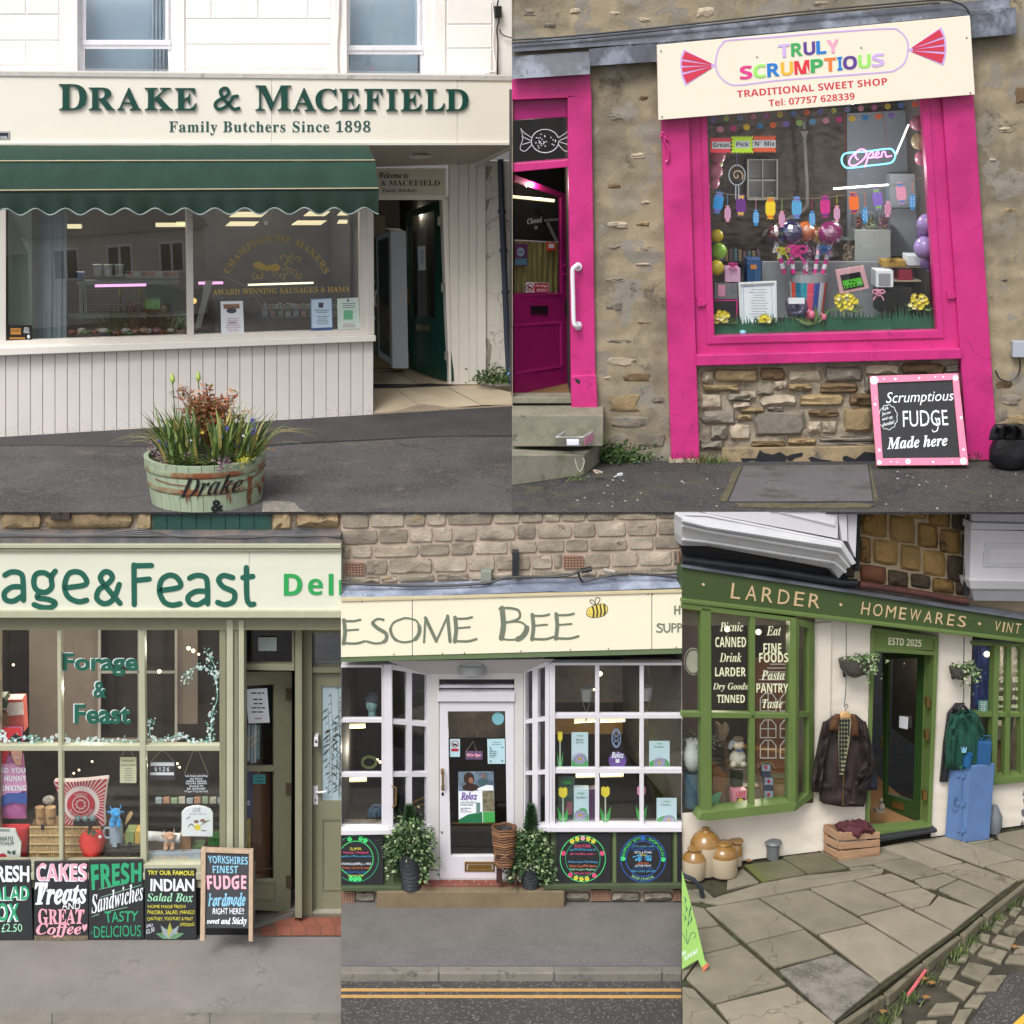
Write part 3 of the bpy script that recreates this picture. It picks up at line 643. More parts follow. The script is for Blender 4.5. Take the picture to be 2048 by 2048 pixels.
for cx,cy,r in((450,440,30),(500,470,26),(470,500,20),(560,450,24),(600,400,34),(640,430,30),(690,405,22),(610,470,28),(660,480,26),(690,500,20),(440,505,22),(590,505,22),(545,480,20),(640,385,20)):
 a0=random.uniform(0,6);s=random.choice((-1,1));m.rib(a3,[(cx+r*(1-t*.085)*cos(a0+s*t*.62),cy+r*(1-t*.085)*sin(a0+s*t*.62))for t in range(10)],4.5,-.038,th=.001)
m.poly(a3,[(425,425),(460,415),(500,440),(560,430),(590,450),(570,470),(480,465),(430,450)],-.039,-.037);GL.part('emblem',m,GOLDP)
for pts in([(188,522),(230,516),(276,552),(262,558)],[(372,545),(385,545),(408,590),(396,588)],[(340,600),(362,606),(352,660),(345,655)]):pass
BLT=M('poster_blue',hx('5f86ad'),.5,.1);PK=M('print_grey',hx('6d7480'),.6,.1);PRD=M('print_red',hx('b98a90'),.6)
sheetcard('poster','white poster with a dark picture at the top, left of three in the butcher window','poster',a3,[(236,648),(366,646),(373,832),(240,838)],-.03,WHITE,prints=[('print',MB().poly(a3,[(252,665),(346,663),(348,690),(254,692)],-.031,-.029),M('pic_brown',hx('8a6a55'),.5,.5,40)),('print',MB().disc(a3,300,702,30,16,-.031,-.028),M('pic_dark',hx('4a4a50'),.5,.4,30)),('print',scribble(MB(),a3,255,742,360,825,8,4,-.028),PRD),('print',text(a3,'Cumbria',(282,764,325,776),-.0275,0,'serif'),PK)])
sheetcard('poster','blue bordered poster, middle of three in the butcher window','poster',a3,[(760,634),(884,628),(889,816),(763,822)],-.03,M('poster_lightblue',hx('c3d8ea'),.5,.03),prints=[('print',MB().rect(a3,806,655,834,685,-.031,-.029),M('pic_dark',hx('4a4a50'))),('print',text(a3,'Linear Weekend',(784,694,866,704),-.028,0,'bold'),LETG2),('print',text(a3,'Breakaway',(794,707,856,717),-.028,0,'bold'),LETG2),('print',scribble(MB(),a3,780,730,875,785,5,4,-.028),PK),('print',MB().poly(a3,[(764,804),(889,798),(889,812),(764,818)],-.031,-.028),M('poster_navy',hx('46608c'),.5))],frame=(3,BLT))
sheetcard('poster','white poster with a green square, rightmost in the butcher window','poster',a3,[(915,632),(1038,626),(1046,806),(918,812)],-.03,M('poster_pale',hx('cfdfd9'),.5,.03),prints=[('print',MB().rect(a3,952,700,1006,754,-.031,-.029),M('pic_green',hx('6fb58d'),.5,.35,60)),('print',scribble(MB(),a3,930,655,1030,690,3,4,-.028),LETG2),('print',scribble(MB(),a3,930,775,1030,800,3,4,-.028),PRD),('print',MB().rect(a3,972,634,984,650,-.031,-.028),PK)])
# ---- awning
AW=Thing('awning','dark green canvas awning with scalloped edge over the butcher window','awning',V1.p(370,290,.5))
CANV=M('awning_canvas',hx('17382d'),.8,.14,3,.002,200,rnd=0)
def xr(y):return 735+(y-288)/(322-288)*15 if y<322 else(750+(y-322)/58*7 if y<381 else 757)
def band(ys,dd,wob):
 rows=[]
 for y,d in zip(ys,dd):rows.append([(-50+(xr(y)+50)*i/70,y-(xr(y)*i/70)*.006*((y-290)/90),d+wob*pnoise(Vector((i*.22,y*.05,2))))for i in range(71)])
 return rows
m=MB();grid(m,V1,band((287,300,312,322),(.55,.85,1.05,1.15),.02));AW.part('canvas',m,CANV,smooth=True)
m=MB();grid(m,V1,band((322,340,360,381),(1.15,1.24,1.3,1.35),.03));AW.part('canvas',m,CANV,smooth=True)
scy=lambda x:424+6.5*cos((x-41)/59.8*2*pi)
rows=[[(-50+807*i/200,y0-(807*i/200)*.006 if y0<400 else 0,d)for i in range(201)]for y0,d in((381,1.35),(398,1.37))]
rows.append([(-50+807*i/200,scy(-50+807*i/200)-i*.012,1.36+.02*sin(i*.5))for i in range(201)]);rows[1]=[(x,398,d)for x,y,d in rows[1]]
m=MB();grid(m,V1,rows);AW.part('valance',m,M('valance_canvas',hx('142d25'),.8,.12,3),smooth=True)
m=MB();L_=[V1.p(735,288,.55),V1.p(742,305,.95),V1.p(750,322,1.15),V1.p(757,381,1.35),V1.p(757,422,1.36)];B_=[q-F1.n*(k)for q,k in zip(L_,(.02,.35,.5,.6,.5))]
m.add(L_+B_,[(i,i+1,6+i,5+i)for i in range(4)]);AW.part('side_panel',m,M('valance_canvas',hx('1c4034')),smooth=True)
PIPE=M('awning_piping',hx('b7a98b'),.7,.1);
for y,d in((322,1.17),(381,1.37)):AW.part('piping',MB().tube([V1.p(-50+(xr(y)+50)*i/30,y-(xr(y)*i/30)*.006*((y-290)/90),d)for i in range(31)],.009,5),PIPE)
AW.part('top_edge',MB().tube([V1.p(-50,289,.62),V1.p(735,288,.62)],.012,5),PIPE)
AW.part('edging',MB().tube([V1.p(x,y,d+.005)for x,y,d in rows[2]],.009,5),M('edging_grey',hx('8d9a98'),.6))
TC=Thing('cable_box','small black junction box with cables at the top right of the white wall','cable box',V1.p(996,60,U));TC.part('box',MB().rect(V1,990,12,1004,36,U,U+.1),BLACK,bev=.01)
TC.part('cable',MB().tube([V1.p(x,y,U+.05)for x,y in crom([(997,0),(995,12),(998,40),(994,60),(996,90),(995,150)])],.012,5),BLACK);TC.part('cable',MB().tube([V1.p(x,y,U+.05)for x,y in crom([(998,58),(1006,70),(1024,76)])],.008,5),BLACK);TC.part('cable',MB().tube([V1.p(x,y,U+.05)for x,y in crom([(983,-5),(988,40),(986,90),(992,138),(980,144),(950,152)])],.01,5),WALLW)
one('wall_cable','thin pale cable running down beside the pilaster','cable',MB().tube([V1.p(x,y,U+.07)for x,y in crom([(680,-10),(679,40),(676,90),(677,148)])],.011,5),M('cable_grey',hx('a6a09a'),.6))
weeds('weed_clump','leafy green weed at the foot of the flaking white wall',None,[V1.p(x,768,R+.25)for x in range(972,1018,6)],420,.28,LEAFM)
one('blue_rope','tangle of pale blue rope beside the weed by the drainpipe','rope',MB().tube([V1.p(x,y,R+.3)for x,y in crom([(1018,738),(1024,742),(1014,750),(1023,756),(1016,762),(1024,770)])],.014,5),M('rope_blue',hx('6f9fd0'),.6))
# ---- planter barrel
class CylV:
 f=1;n=Vector((0,-1,0))
 def __init__(s,c,R):s.c,s.R=c,R
 def p(s,x,y,d=0):
  x,y=s.T(x,y);r=ray(x,y);z=s.c.z+.3;P=None
  for _ in range(4):
   R=s.R(z)+d;ox,oy=CAM.x-s.c.x,CAM.y-s.c.y;a=r.x**2+r.y**2;b=ox*r.x+oy*r.y;cc=ox*ox+oy*oy-R*R
   t=(-b-sqrt(max(b*b-a*cc,0)))/a;P=CAM+r*t;z=P.z
  return P
 def T(s,x,y):return x,y
 def k(s,x,y,d=0):return(s.p(x+1,y)-s.p(x,y)).length
PC=G(414,997,ZU);hz=zat(PC,906)-ZU;kk=(G(415,997,ZU)-PC).length
Rt,Rb=120*kk,109*kk;Rf=lambda z:Rb+(Rt-Rb)*max(0,min(1,(z-ZU)/hz))
PB=Thing('barrel_planter','pale green half barrel planter with rusty hoops lettered Drake &','planter',PC)
STV=M('stave_paint',hx('93a289'),.7,.1,5,.003,60,rnd=.05,dirt=(hx('7a4a2a'),2.6,.2),stretch=(3,3,.55))
ns=30
for i in range(ns):
 a,b=2*pi*(i+.02)/ns,2*pi*(i+.98)/ns;vs=[]
 for r,z in((Rb,ZU+.002),(Rt,ZU+hz),(Rt-.055,ZU+hz),(Rb-.05,ZU+.002)):
  for t in(a,(a+b)/2,b):vs.append(Vector((PC.x+r*cos(t),PC.y+r*sin(t),z)))
 m=MB().add(vs,[(0,1,4,3),(1,2,5,4),(3,4,7,6),(4,5,8,7),(6,7,10,9),(7,8,11,10),(0,3,6,9),(2,11,8,5)]);PB.part('stave',m,STV)
RUST=M('rust',hx('7a4526'),.85,.3,14,.003,80)
HOOP=M('painted_rusty_hoop',hx('8f9c80'),.7,.15,6,.003,60,col2=hx('7d4a2c'),amt=.75)
for zf in(.80,.44):
 z=ZU+hz*zf;PB.part('hoop',MB().lathe(Vector((PC.x,PC.y,z-.04)),[(Rf(z-.04)+.004,0),(Rf(z+.04)+.007,.02),(Rf(z+.04)+.004,.075)],48),HOOP,smooth=True)
CV=CylV(PC,Rf)
m=MB();random.seed(8)
for i in range(16):
 x=random.choice((368,377,392,455,462,489,500,503,520,306,312))+random.uniform(-3,3);y=random.choice((952,985,972));l=random.uniform(10,50)
 m.rib(CV,[(x,y),(x+random.uniform(-2,2),y+l*.5),(x+random.uniform(-2,2),min(y+l,1022))],[random.uniform(1,5),3,1],.012,th=.002)
m.rib(CV,[(310,958),(340,968),(372,972)],2,.012,th=.002);m.rib(CV,[(455,970),(505,955),(531,930)],2.2,.012,th=.002);PB.part('rust_streaks',m,RUST)
PB.part('lettering',text(CV,'Drake',[(360,956),(484,946),(487,984),(364,996)],.014,0,'bi',slant=.1),BLACK);PB.part('lettering',text(CV,'&',(422,1000,448,1024),.014,0,'bi',wt=.03),BLACK)
PB.part('soil',MB().lathe(Vector((PC.x,PC.y,ZU+hz-.1)),[(Rt-.05,0),(Rt-.06,.05)],30),M('soil',(.03,.02,.015),.95,.4,20,.02,40))
zs=ZU+hz-.05
def pp(x,y):return G(x,y,zs)
def rnd_soil(x0,x1,y0,y1):return pp(random.uniform(x0,x1),random.uniform(y0,y1))
def plant(name,label,fn,mats,cat='plant',g=None):
 m=MB();fn(m);return one(name,label,cat,m,mats,g)
REDL=[M('red_leaf_a',hx('9a5a40'),.5,.25,40),M('red_leaf_b',hx('b07a56'),.5,.25,40),M('red_leaf_c',hx('6f4a30'),.5,.25,40),M('red_leaf_d',hx('7a7a42'),.5,.2,40)]
def nandina(m):
 b0=pp(420,893);s_=kk
 for i in range(40):
  tip=b0+Vector((random.gauss(0,30)*s_,random.gauss(0,20)*s_,random.uniform(60,122)*s_));m.mi=2;m.tube([b0+Vector((random.gauss(0,8)*s_,random.gauss(0,5)*s_,0)),(b0+tip)/2+Vector((0,0,.03)),tip],.005,4)
  for k in range(34):
   t=random.uniform(.35,1.05);p=b0.lerp(tip,t)+Vector((random.gauss(0,.03),random.gauss(0,.03),random.gauss(0,.03)));m.mi=random.choice((0,0,1,1,2,3));m.leaf(p,(random.uniform(-1,1),random.uniform(-1,1),random.uniform(-.4,.9)),random.uniform(.07,.13),random.uniform(.02,.034))
plant('heavenly_bamboo','reddish leafy shrub at the back of the barrel planter',nandina,REDL,'shrub')
STRAW=M('straw_leaf',hx('a89a5a'),.6,.2,20)
def daff(x0,x1,y0,y1,n,l,sp):
 def f(m):
  for i in range(n):
   m.mi=random.choice((0,0,0,1,2,2,3));p=rnd_soil(x0,x1,y0,y1);m.blade(p,(random.gauss((p.x-PC.x)*sp,.25),random.gauss(-.1,.25),1.0),l*random.uniform(.6,1.1),.042,random.uniform(.1,.6),5)
 return f
plant('daffodil_leaves','tall green strap leaves on the left of the barrel planter',daff(330,395,900,930,120,.62,.6),GRASSM+[STRAW])
plant('daffodil_leaves','tall green strap leaves on the right of the barrel planter',daff(425,510,893,930,150,.58,.8),GRASSM+[STRAW])
def arch(m):
 for sx in(-1,1):
  for i in range(9):
   p=rnd_soil(345,375,900,915)if sx<0 else rnd_soil(480,515,895,912);m.mi=1;m.blade(p,(sx*random.uniform(.8,1.7),random.uniform(-.3,.2),1),random.uniform(.6,1.0),.02,.75,7)
plant('arching_leaves','withered arching leaves spilling over the barrel sides',arch,[GRASSM[1],M('straw_leaf',hx('a89a5a'),.6,.2,20)])
def hang(m):
 for i in range(60):m.mi=random.choice((0,1,2));m.blade(rnd_soil(350,440,925,938),(random.uniform(-1.5,1.5),random.uniform(-.8,0),.8),random.uniform(.2,.45),.028,.7,5)
 for i in range(70):m.mi=2;m.blade(rnd_soil(440,500,910,933),(random.uniform(-1.2,1.2),random.uniform(-.8,0),1.2),random.uniform(.2,.36),.008,.6,5)
plant('low_grass','low arching grass tufts at the front rim of the planter',hang,GRASSM)
SED=[M('sedum_a',hx('b3a832'),.6,.25,50),M('sedum_b',hx('c98f3a'),.6,.2,50),M('sedum_c',hx('8f9a35'),.6,.2,50)]
def sedum(m):
 for i in range(420):
  t=random.random();x,y=482+48*t+random.gauss(0,6),932-36*t+random.gauss(0,4);m.mi=1 if t>.7 and random.random()<.6 else random.choice((0,0,2));m.leaf(pp(x,y)+Vector((0,0,random.uniform(0,.09))),(random.uniform(-1,1),random.uniform(-1,1),random.uniform(0,1)),.035,.022)
plant('sedum','yellow and orange sedum along the right rim of the planter',sedum,SED)
PUR=[M('purple_leaf',hx('6d4d5f'),.6,.3,40),M('purple_leaf2',hx('8f7a7f'),.6,.2,40)]
def purp(m):
 for cx,cy in((312,915),(325,928),(305,905),(440,940),(375,925),(455,935)):
  for i in range(60):m.mi=i%2;m.leaf(pp(cx+random.gauss(0,6),cy+random.gauss(0,3))+Vector((0,0,random.uniform(0,.14))),(random.uniform(-1,1),random.uniform(-1,1),random.uniform(0,1)),.035,.024)
plant('heather','purple leaved low plants at the left and front rim of the planter',purp,PUR)
BUD=M('tulip_bud',hx('a3b85a'),.5,.15,20)
for x,yb,yt,lb in((352,900,765,'taller closed green tulip bud on the left of the planter'),(403,895,761,'closed green tulip bud above the red shrub')):
 b=pp(x,yb);t=Vector((b.x,b.y,zat(b,yt)));T=Thing('tulip',lb,'flower',b);T.part('stem',MB().tube([b,(b+t)/2+Vector((.01,0,0)),t],.007,5),GRASSM[2]);T.part('bud',MB().lathe(t-Vector((0,0,.02)),[(.004,0),(.03,.04),(.028,.08),(.004,.14)],8),BUD,smooth=True)
MUSC=M('muscari_blue',hx('5a56a8'),.5,.2,40);PET=M('white_petal',hx('dfe2ea'),.6,.02)
for i,(x,y,side)in enumerate(((318,885,'far left'),(337,888,'left'),(458,859,'upper middle'),(447,878,'middle'),(507,842,'highest'),(511,863,'rightmost large'),(475,890,'low right'),(361,889,'small left'))):
 b=pp(x,915);t=Vector((b.x,b.y,zat(b,y)));T=Thing('grape_hyacinth',side+' blue grape hyacinth in the planter','flower',b);T.part('stem',MB().tube([b,t],.005,4),GRASSM[2]);m=MB()
 for k in range(22):m.ball(t+Vector((random.gauss(0,.016),random.gauss(0,.014),random.uniform(-.045,.03))),.012,n=5,m=4)
 T.part('florets',m,MUSC,smooth=True)
for x,y,r,lb in((383,876,16,'large white star flower in the planter'),(358,876,11,'smaller white star flower left in the planter'),(491,867,7,'small white flower right in the planter'),(410,860,10,'small yellow flower in the planter')):
 b=pp(x,915);t=Vector((b.x,b.y-.1,zat(b,y)));T=Thing('flower',lb,'flower',b);T.part('stem',MB().tube([b,t],.005,4),GRASSM[2]);m=MB()
 for k in range(6):a=2*pi*k/6;m.leaf(t,(cos(a),-.5,sin(a)),r*kk*.55,r*kk*.28,Vector((0,-1,.2)))
 T.part('petals',m,PET if 'white' in lb else SED[0])
# ==== sweet shop (upper street, right)
LIM[0]=(1024,2200,-400)
F2=Fac(G(1024,923,ZU),G(2048,919,ZU));V2=View(F2)
b5,b6,b7,b8=View(F2,1024,0,.53),View(F2,1024,440,.3023),View(F2,1380,200,.2691),View(F2,1340,660,.3665)
def relief(mb,v,q,st,d,amp,sc_,seed=0.0):
 """a wall face with real lumps: q four corners"""
 (a,b,c,e)=q;nx=max(2,int(abs(b[0]-a[0])/st));ny=max(2,int(abs(e[1]-a[1])/st));vs=[]
 for j in range(ny+1):
  for i in range(nx+1):
   s,t=i/nx,j/ny;X=(a[0]*(1-s)+b[0]*s)*(1-t)+(e[0]*(1-s)+c[0]*s)*t;Y=(a[1]*(1-s)+b[1]*s)*(1-t)+(e[1]*(1-s)+c[1]*s)*t
   h=pnoise(Vector((X*sc_*.6,Y*sc_*1.4,seed)))+.5*pnoise(Vector((X*sc_*2.2,Y*sc_*2.6,seed+5)));vs.append(v.p(X,Y,d+amp*h))
 return mb.add(vs,[(j*(nx+1)+i,j*(nx+1)+i+1,(j+1)*(nx+1)+i+1,(j+1)*(nx+1)+i)for j in range(ny)for i in range(nx)])
def stone(v,x0,y0,x1,y1,d0,d1,jit=.06,e=None,tilt=0.0,n=12,rough=.35):
 """one rough stone: jittered outline, worn edge, uneven face"""
 w,h=x1-x0,y1-y0;e=e or min(w,h)*.14;m=MB();cx,cy=(x0+x1)/2,(y0+y1)/2;o=[];i=[]
 for k in range(n):
  a=2*pi*(k+.5)/n;ca,sa=cos(a),sin(a);s=1/max(abs(ca),abs(sa));s=s*.93 if abs(abs(ca)-abs(sa))<.5 else s
  j=1+random.uniform(-jit,jit*.4);px,py=cx+ca*s*w/2*j,cy+sa*s*h/2*j+tilt*ca*w/2
  o.append((px,py));i.append((px-ca*s*e,py-sa*s*e))
 D=d1-d0
 m.add([v.p(*q,d0)for q in o]+[v.p(*q,d0+D*random.uniform(.6,1))for q in i]+[v.p(cx+(q[0]-cx)*.45,cy+(q[1]-cy)*.45,d1+D*random.uniform(-rough,rough))for q in i[::2]],[])
 vs=m.v;h2=n//2;f=[(k,(k+1)%n,n+(k+1)%n,n+k)for k in range(n)]
 for k in range(h2):f+=[(n+2*k,n+(2*k+1)%n,2*n+k),(n+(2*k+1)%n,n+(2*k+2)%n,2*n+(k+1)%h2,2*n+k)]
 f.append(tuple(2*n+k for k in range(h2)));m.f=f;m.m=[0]*len(f);return m
def foot(pts,tops,z):
 """solid on the ground: footprint points, and the photograph height of each top corner"""
 a=[G(x,y,z)for x,y in pts];b=[Vector((p.x,p.y,zat(p,t)))for p,t in zip(a,tops)];n=len(a)
 return MB().add(a+b,[tuple(range(n)),tuple(range(2*n-1,n-1,-1))]+[(i,(i+1)%n,n+(i+1)%n,n+i)for i in range(n)])
def fansheet(mb,v,cx,cy,pts,d,th):mb.poly(v,pts,d-th,d)
PINK=M('pink_gloss_paint',hx('bf2f78'),.35,.06,3,.0015,18,col2=hx('ab286b'),amt=.4,dirt=(hx('8a2a5c'),3,.16),crack=(hx('8f2a62'),.7,.004))
PINKD=M('dark_pink_door_paint',hx('9a1a66'),.35,.08,3)
REND=M('weathered_render',hx('93876f'),.95,.16,3.0,.016,26,col2=hx('746c5c'),amt=.6,speck=(hx('857f74'),3.6,.3),dirt=(hx('544d42'),2.2,.3))
RST=[M('rubble_tan',hx('8f7c5c'),.95,.25,9,.02,30,rnd=.15,dirt=(hx('5b5348'),5,.3)),M('rubble_grey',hx('7d766a'),.95,.22,9,.02,30,rnd=.15,dirt=(hx('564f46'),5,.3)),M('rubble_pale',hx('a99c88'),.95,.2,12,.02,30,rnd=.1,dirt=(hx('7a6f60'),6,.3)),M('rubble_brown',hx('6f5a41'),.95,.25,9,.02,30,rnd=.15,dirt=(hx('453c31'),5,.3))]
MORT=M('old_mortar',hx('9c917f'),.97,.25,8,.025,35,col2=hx('6f675b'),amt=.5)
LEAD=M('lead_sheet',hx('4a4e57'),.55,.25,5,.004,20,col2=hx('767d8a'),amt=.45,dirt=(hx('3d4048'),7,.35))
pav2=struct('pavement',MB().ext([G(1024,1024,ZU),G(2200,1024,ZU),G(2200,880,ZU),G(1024,880,ZU)],(0,0,-.005)),ASPH2)
TZ=Thing('shop_building','rough rendered stone sweet shop with bright pink window surround and door frame','shop',F2.p(1500,921))
wm=MB();relief(wm,V2,rq(1024,-40,2090,130),7,-.01,.016,.025);relief(wm,V2,[(1178,110),(1345,110),(1345,926),(1188,926)],6,-.01,.02,.022,3);relief(wm,V2,[(1930,60),(2120,60),(2120,926),(1930,926)],6,-.01,.018,.024,7)
wm.rect(V2,1024,-40,1176,110,-.25,-.06);wm.rect(V2,1990,-40,2120,926,-.3,-.08)
TZ.part('wall',wm,REND,smooth=True)
TZ.part('party_wall',MB().ext([Vector((0,F2.A.y,ZU)),Vector((.01,F2.A.y,ZU)),Vector((.01,7,ZU)),Vector((0,7,ZU))],(0,0,7)),REND)
random.seed(21)
for(x,y,w,h,k)in((1236,450,46,16,2),(1285,448,30,10,0),(1230,494,34,14,1),(1290,498,40,12,0),(1230,560,40,12,1),(1285,529,36,8,2),(1228,612,38,20,1),(1290,645,32,8,0),(1235,682,54,12,1),(1240,722,62,22,2),(1272,756,60,20,3),(1214,756,16,8,2),(1248,806,66,34,0),(1316,800,30,20,1),(1262,846,80,26,1),(1300,880,60,30,1),(1238,880,44,30,1),(1236,120,30,14,0),(1288,196,24,12,3),(1236,236,40,14,1),(1276,312,34,16,2),(1228,372,30,12,3),(1292,405,24,10,2),(1410,25,40,24,2),(1290,40,30,12,2),(1100,50,34,16,1),(1150,22,24,14,2),(1230,28,24,16,2),(1060,25,26,16,1),(1860,14,30,12,1),(1640,6,30,10,2),(2010,260,30,14,2),(1985,320,16,10,2),(2020,420,24,12,0),(2010,560,20,10,1),(2008,770,36,22,3),(2020,800,44,26,1),(2030,840,44,26,0),(2004,830,24,30,1),(2000,250,12,8,2),(2040,190,22,40,3)):
 TZ.part('exposed_stone',stone(V2,x-w/2,y-h/2,x+w/2,y+h/2,-.02,.006,.3,rough=.6,e=3),RST[k])
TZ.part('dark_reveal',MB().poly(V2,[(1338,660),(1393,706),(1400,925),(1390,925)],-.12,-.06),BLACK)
TZ.part('mortar',relief(MB(),V2,[(1390,715),(1940,705),(1945,928),(1395,928)],5,-.05,.03,.06,9),MORT,smooth=True)
for(x0,y0,x1,y1,k)in((170,222,240,290,2),(245,212,485,285,0),(492,205,625,275,3),(640,215,825,285,2),(840,200,1052,285,1),(1060,185,1250,245,2),(1255,180,1495,240,3),(1500,186,1578,230,1),(175,298,378,335,0),(475,325,560,350,1),(640,294,772,332,0),(815,288,1022,342,3),(165,348,286,432,2),(315,346,446,388,1),(345,390,440,432,2),(495,355,690,418,2),(705,348,950,412,0),(975,345,1108,415,3),(170,437,362,515,1),(385,420,514,452,0),(368,460,446,492,0),(530,420,622,442,1),(450,437,742,588,1),(752,435,922,475,3),(940,420,1112,565,0),(215,518,318,602,1),(320,515,442,600,2),(752,498,828,565,2),(828,496,914,567,2),(165,600,292,655,1),(640,592,796,624,0),(815,578,1110,606,1),(440,606,630,636,3),(815,612,1110,640,1),(565,278,640,320,2),(385,335,470,372,2),(1060,250,1100,340,1)):
 TZ.part('stone',stone(b8,x0-3,y0-3,x1+3,y1+3,-.06,.012+random.random()*.03,.09),RST[k])
PLN=TZ.part('plinth',MB().poly(b8,[(285,646),(700,640),(1620,628),(1625,735),(560,738),(280,735)],-.1,.06),M('plinth_stone',hx('8f7e62'),.95,.2,5,.015,30,dirt=(hx('5f594f'),3,.4)),bev=.01)
for pts in([(385,700),(470,700),(490,655),(515,672),(560,680),(600,665),(640,690),(630,722),(500,720),(450,712),(395,722)],[(636,690),(660,680),(700,672),(725,668),(722,690),(680,700),(665,715),(640,712)],[(755,700),(775,690),(815,705),(880,712),(875,724),(770,718)],[(940,695),(960,685),(1010,705),(1060,665),(1120,670),(1122,722),(1000,722),(945,712)]):
 TZ.part('tar_patch',MB().poly(b8,pts,.055,.066),M('tar',(.012,.014,.018),.5,.2),parent=PLN)
m=MB()
def lead(q,d0,d1,nm='lead_flashing'):
 (a,b,c,e)=q;rows=[[(a[0]+(b[0]-a[0])*i/24,(a[1]+(b[1]-a[1])*i/24)*(1-j/3)+(e[1]+(c[1]-e[1])*i/24)*j/3,d0+(d1-d0)*j/3+.012*pnoise(Vector((i*.6,j*1.3,a[0]))))for i in range(25)]for j in range(4)]
 mm=MB();grid(mm,V2,rows,.03);TZ.part(nm,mm,LEAD,smooth=True)
lead([(1024,84),(1330,54),(1330,84),(1024,104)],.0,.14);lead([(1330,54),(1700,24),(1700,52),(1330,84)],.0,.14);lead([(1700,24),(2020,-4),(2022,22),(1700,52)],.0,.14)
lead([(1178,98),(1330,82),(1330,122),(1180,132)],.13,.16);lead([(1330,82),(1920,34),(1920,70),(1330,122)],.13,.15);lead([(1920,26),(2032,14),(2036,68),(1944,78)],.13,.17)
lead([(1024,112),(1180,102),(1180,148),(1024,158)],.1,.24)
for i,(dx,dy)in enumerate(((0,0),(0,6))):
 one('overhead_cable',('upper','lower')[i]+' black cable lying along the lead flashing above the sweet shop','cable',MB().tube([V2.p(x,y+dy,.13)for x,y in crom([(1024,80),(1120,74),(1250,62),(1400,46),(1600,24),(1800,6),(1880,0),(1915,6),(1935,20),(1944,50)][:10-3*i])],.011,5),BLACK)
SG=Thing('shop_sign','cream sweet shop sign reading Truly Scrumptious with a wrapped sweet outline','sign',F2.p(1630,240,.25))
SQ=[(1314,90),(1940,31),(1950,189),(1317,240)]
SG.part('board',MB().poly(V2,SQ,.17,.24),M('sign_ivory',hx('e6decb'),.25,.015),bev=.004)
LIL=M('lilac',hx('c3a5dc'),.5,.02);REDP=M('sweet_red',hx('c9344b'),.5,.02)
def S(u,t):
 a,b,c,e=SQ;return((a[0]*(1-u)+b[0]*u)*(1-t)+(e[0]*(1-u)+c[0]*u)*t,(a[1]*(1-u)+b[1]*u)*(1-t)+(e[1]*(1-u)+c[1]*u)*t)
pill=[(820,152),(1000,139),(1200,122),(1420,108),(1462,118),(1490,150),(1494,190),(1482,235),(1450,262),(1410,272),(1200,288),(1000,304),(860,321),(815,314),(780,282),(768,240),(778,190),(795,165)]
SG.part('sweet_outline',MB().rib(b5,pill,6,.243,closed=True),LIL)
for(tip,cs,lb)in(((770,247),[(648,186),(637,215),(634,240),(637,266),(641,292),(654,324)],0),((1492,190),[(1619,102),(1632,128),(1638,156),(1640,186),(1637,215),(1628,248)],1)):
 SG.part('wrapper_fan',MB().poly(b5,[tip]+cs,.239,.243),LIL)
 for k in range(4):
  a,b=cs[k]if k else cs[0],cs[k+1]if k<3 else cs[5]
  if k:a=tuple(cs[k][i]*.55+cs[k+1][i]*.45 for i in(0,1))
  if k<3:b=tuple(cs[k+1][i]*.55+cs[k+2][i]*.45 for i in(0,1))if k<4 else b
  s=lambda p,t:(tip[0]+(p[0]-tip[0])*t,tip[1]+(p[1]-tip[1])*t)
  a2_,b2_=(a[0],a[1]+(b[1]-a[1])*.13),(b[0],b[1]-(b[1]-a[1])*.13)
  SG.part('wedge',MB().poly(b5,[s(a2_,.12+.02),s(a2_,.955),s(b2_,.955),s(b2_,.14)],.243,.246),REDP)
LC=dict(l='c9aee0',g='6cbf5a',p='5b3f8f',b='1f78c8',k='f0a3c0',m='d93a86',y='f2b23a',r='d8343f',o='f07a3a',c='9adf6a',d='3fa45b')
def lrow(s,cols,x0,x1,yt0,yt1,h0,h1,gaps):
 x=x0;tot=sum(gaps);
 for ch,c,g in zip(s,cols,gaps):
  wd=(x1-x0)*g/tot;u,u2=(x-x0)/(x1-x0),(x+wd*.92-x0)/(x1-x0);ya,yb=yt0+(yt1-yt0)*u,yt0+(yt1-yt0)*u2
  SG.part('letter',text(b5,ch,[(x,ya),(x+wd*.92,yb),(x+wd*.92+2,yb+h0),(x+2,ya+h0)],.241,.006,'bold',wt=.01),M('letter_'+c,hx(LC[c]),.45,.02));x+=wd
lrow('TRULY','ldpbk',1004,1236,168,147,50,50,(1,.98,1,.85,1))
lrow('SCRUMPTIOUS','mcbyrdobpcl',858,1408,250,198,51,50,(1,1.02,1,1,1.2,1,.95,.42,1.12,1,1))
SG.part('lettering',text(b5,'TRADITIONAL SWEET SHOP',[(848,342),(1415,293),(1417,320),(850,369)],.242,0,'bold'),REDP);SG.part('lettering',text(b5,'Tel: 07757 628339',[(968,375),(1292,348),(1294,375),(970,402)],.242,0,'bold'),REDP)
for x,y in((562,192),(1716,142),(566,440),(1730,350),(925,215),(1318,180)):SG.part('screw',MB().disc(b5,x,y,3.5,3.5,.24,.248,8),M('screw',hx('a9a49a'),.3,0,metal=.7))
SF=TZ.part('pilaster',MB().poly(V2,[(1323,236),(1378,234),(1399,922),(1343,924)],-.1,.09),PINK,bev=.008)
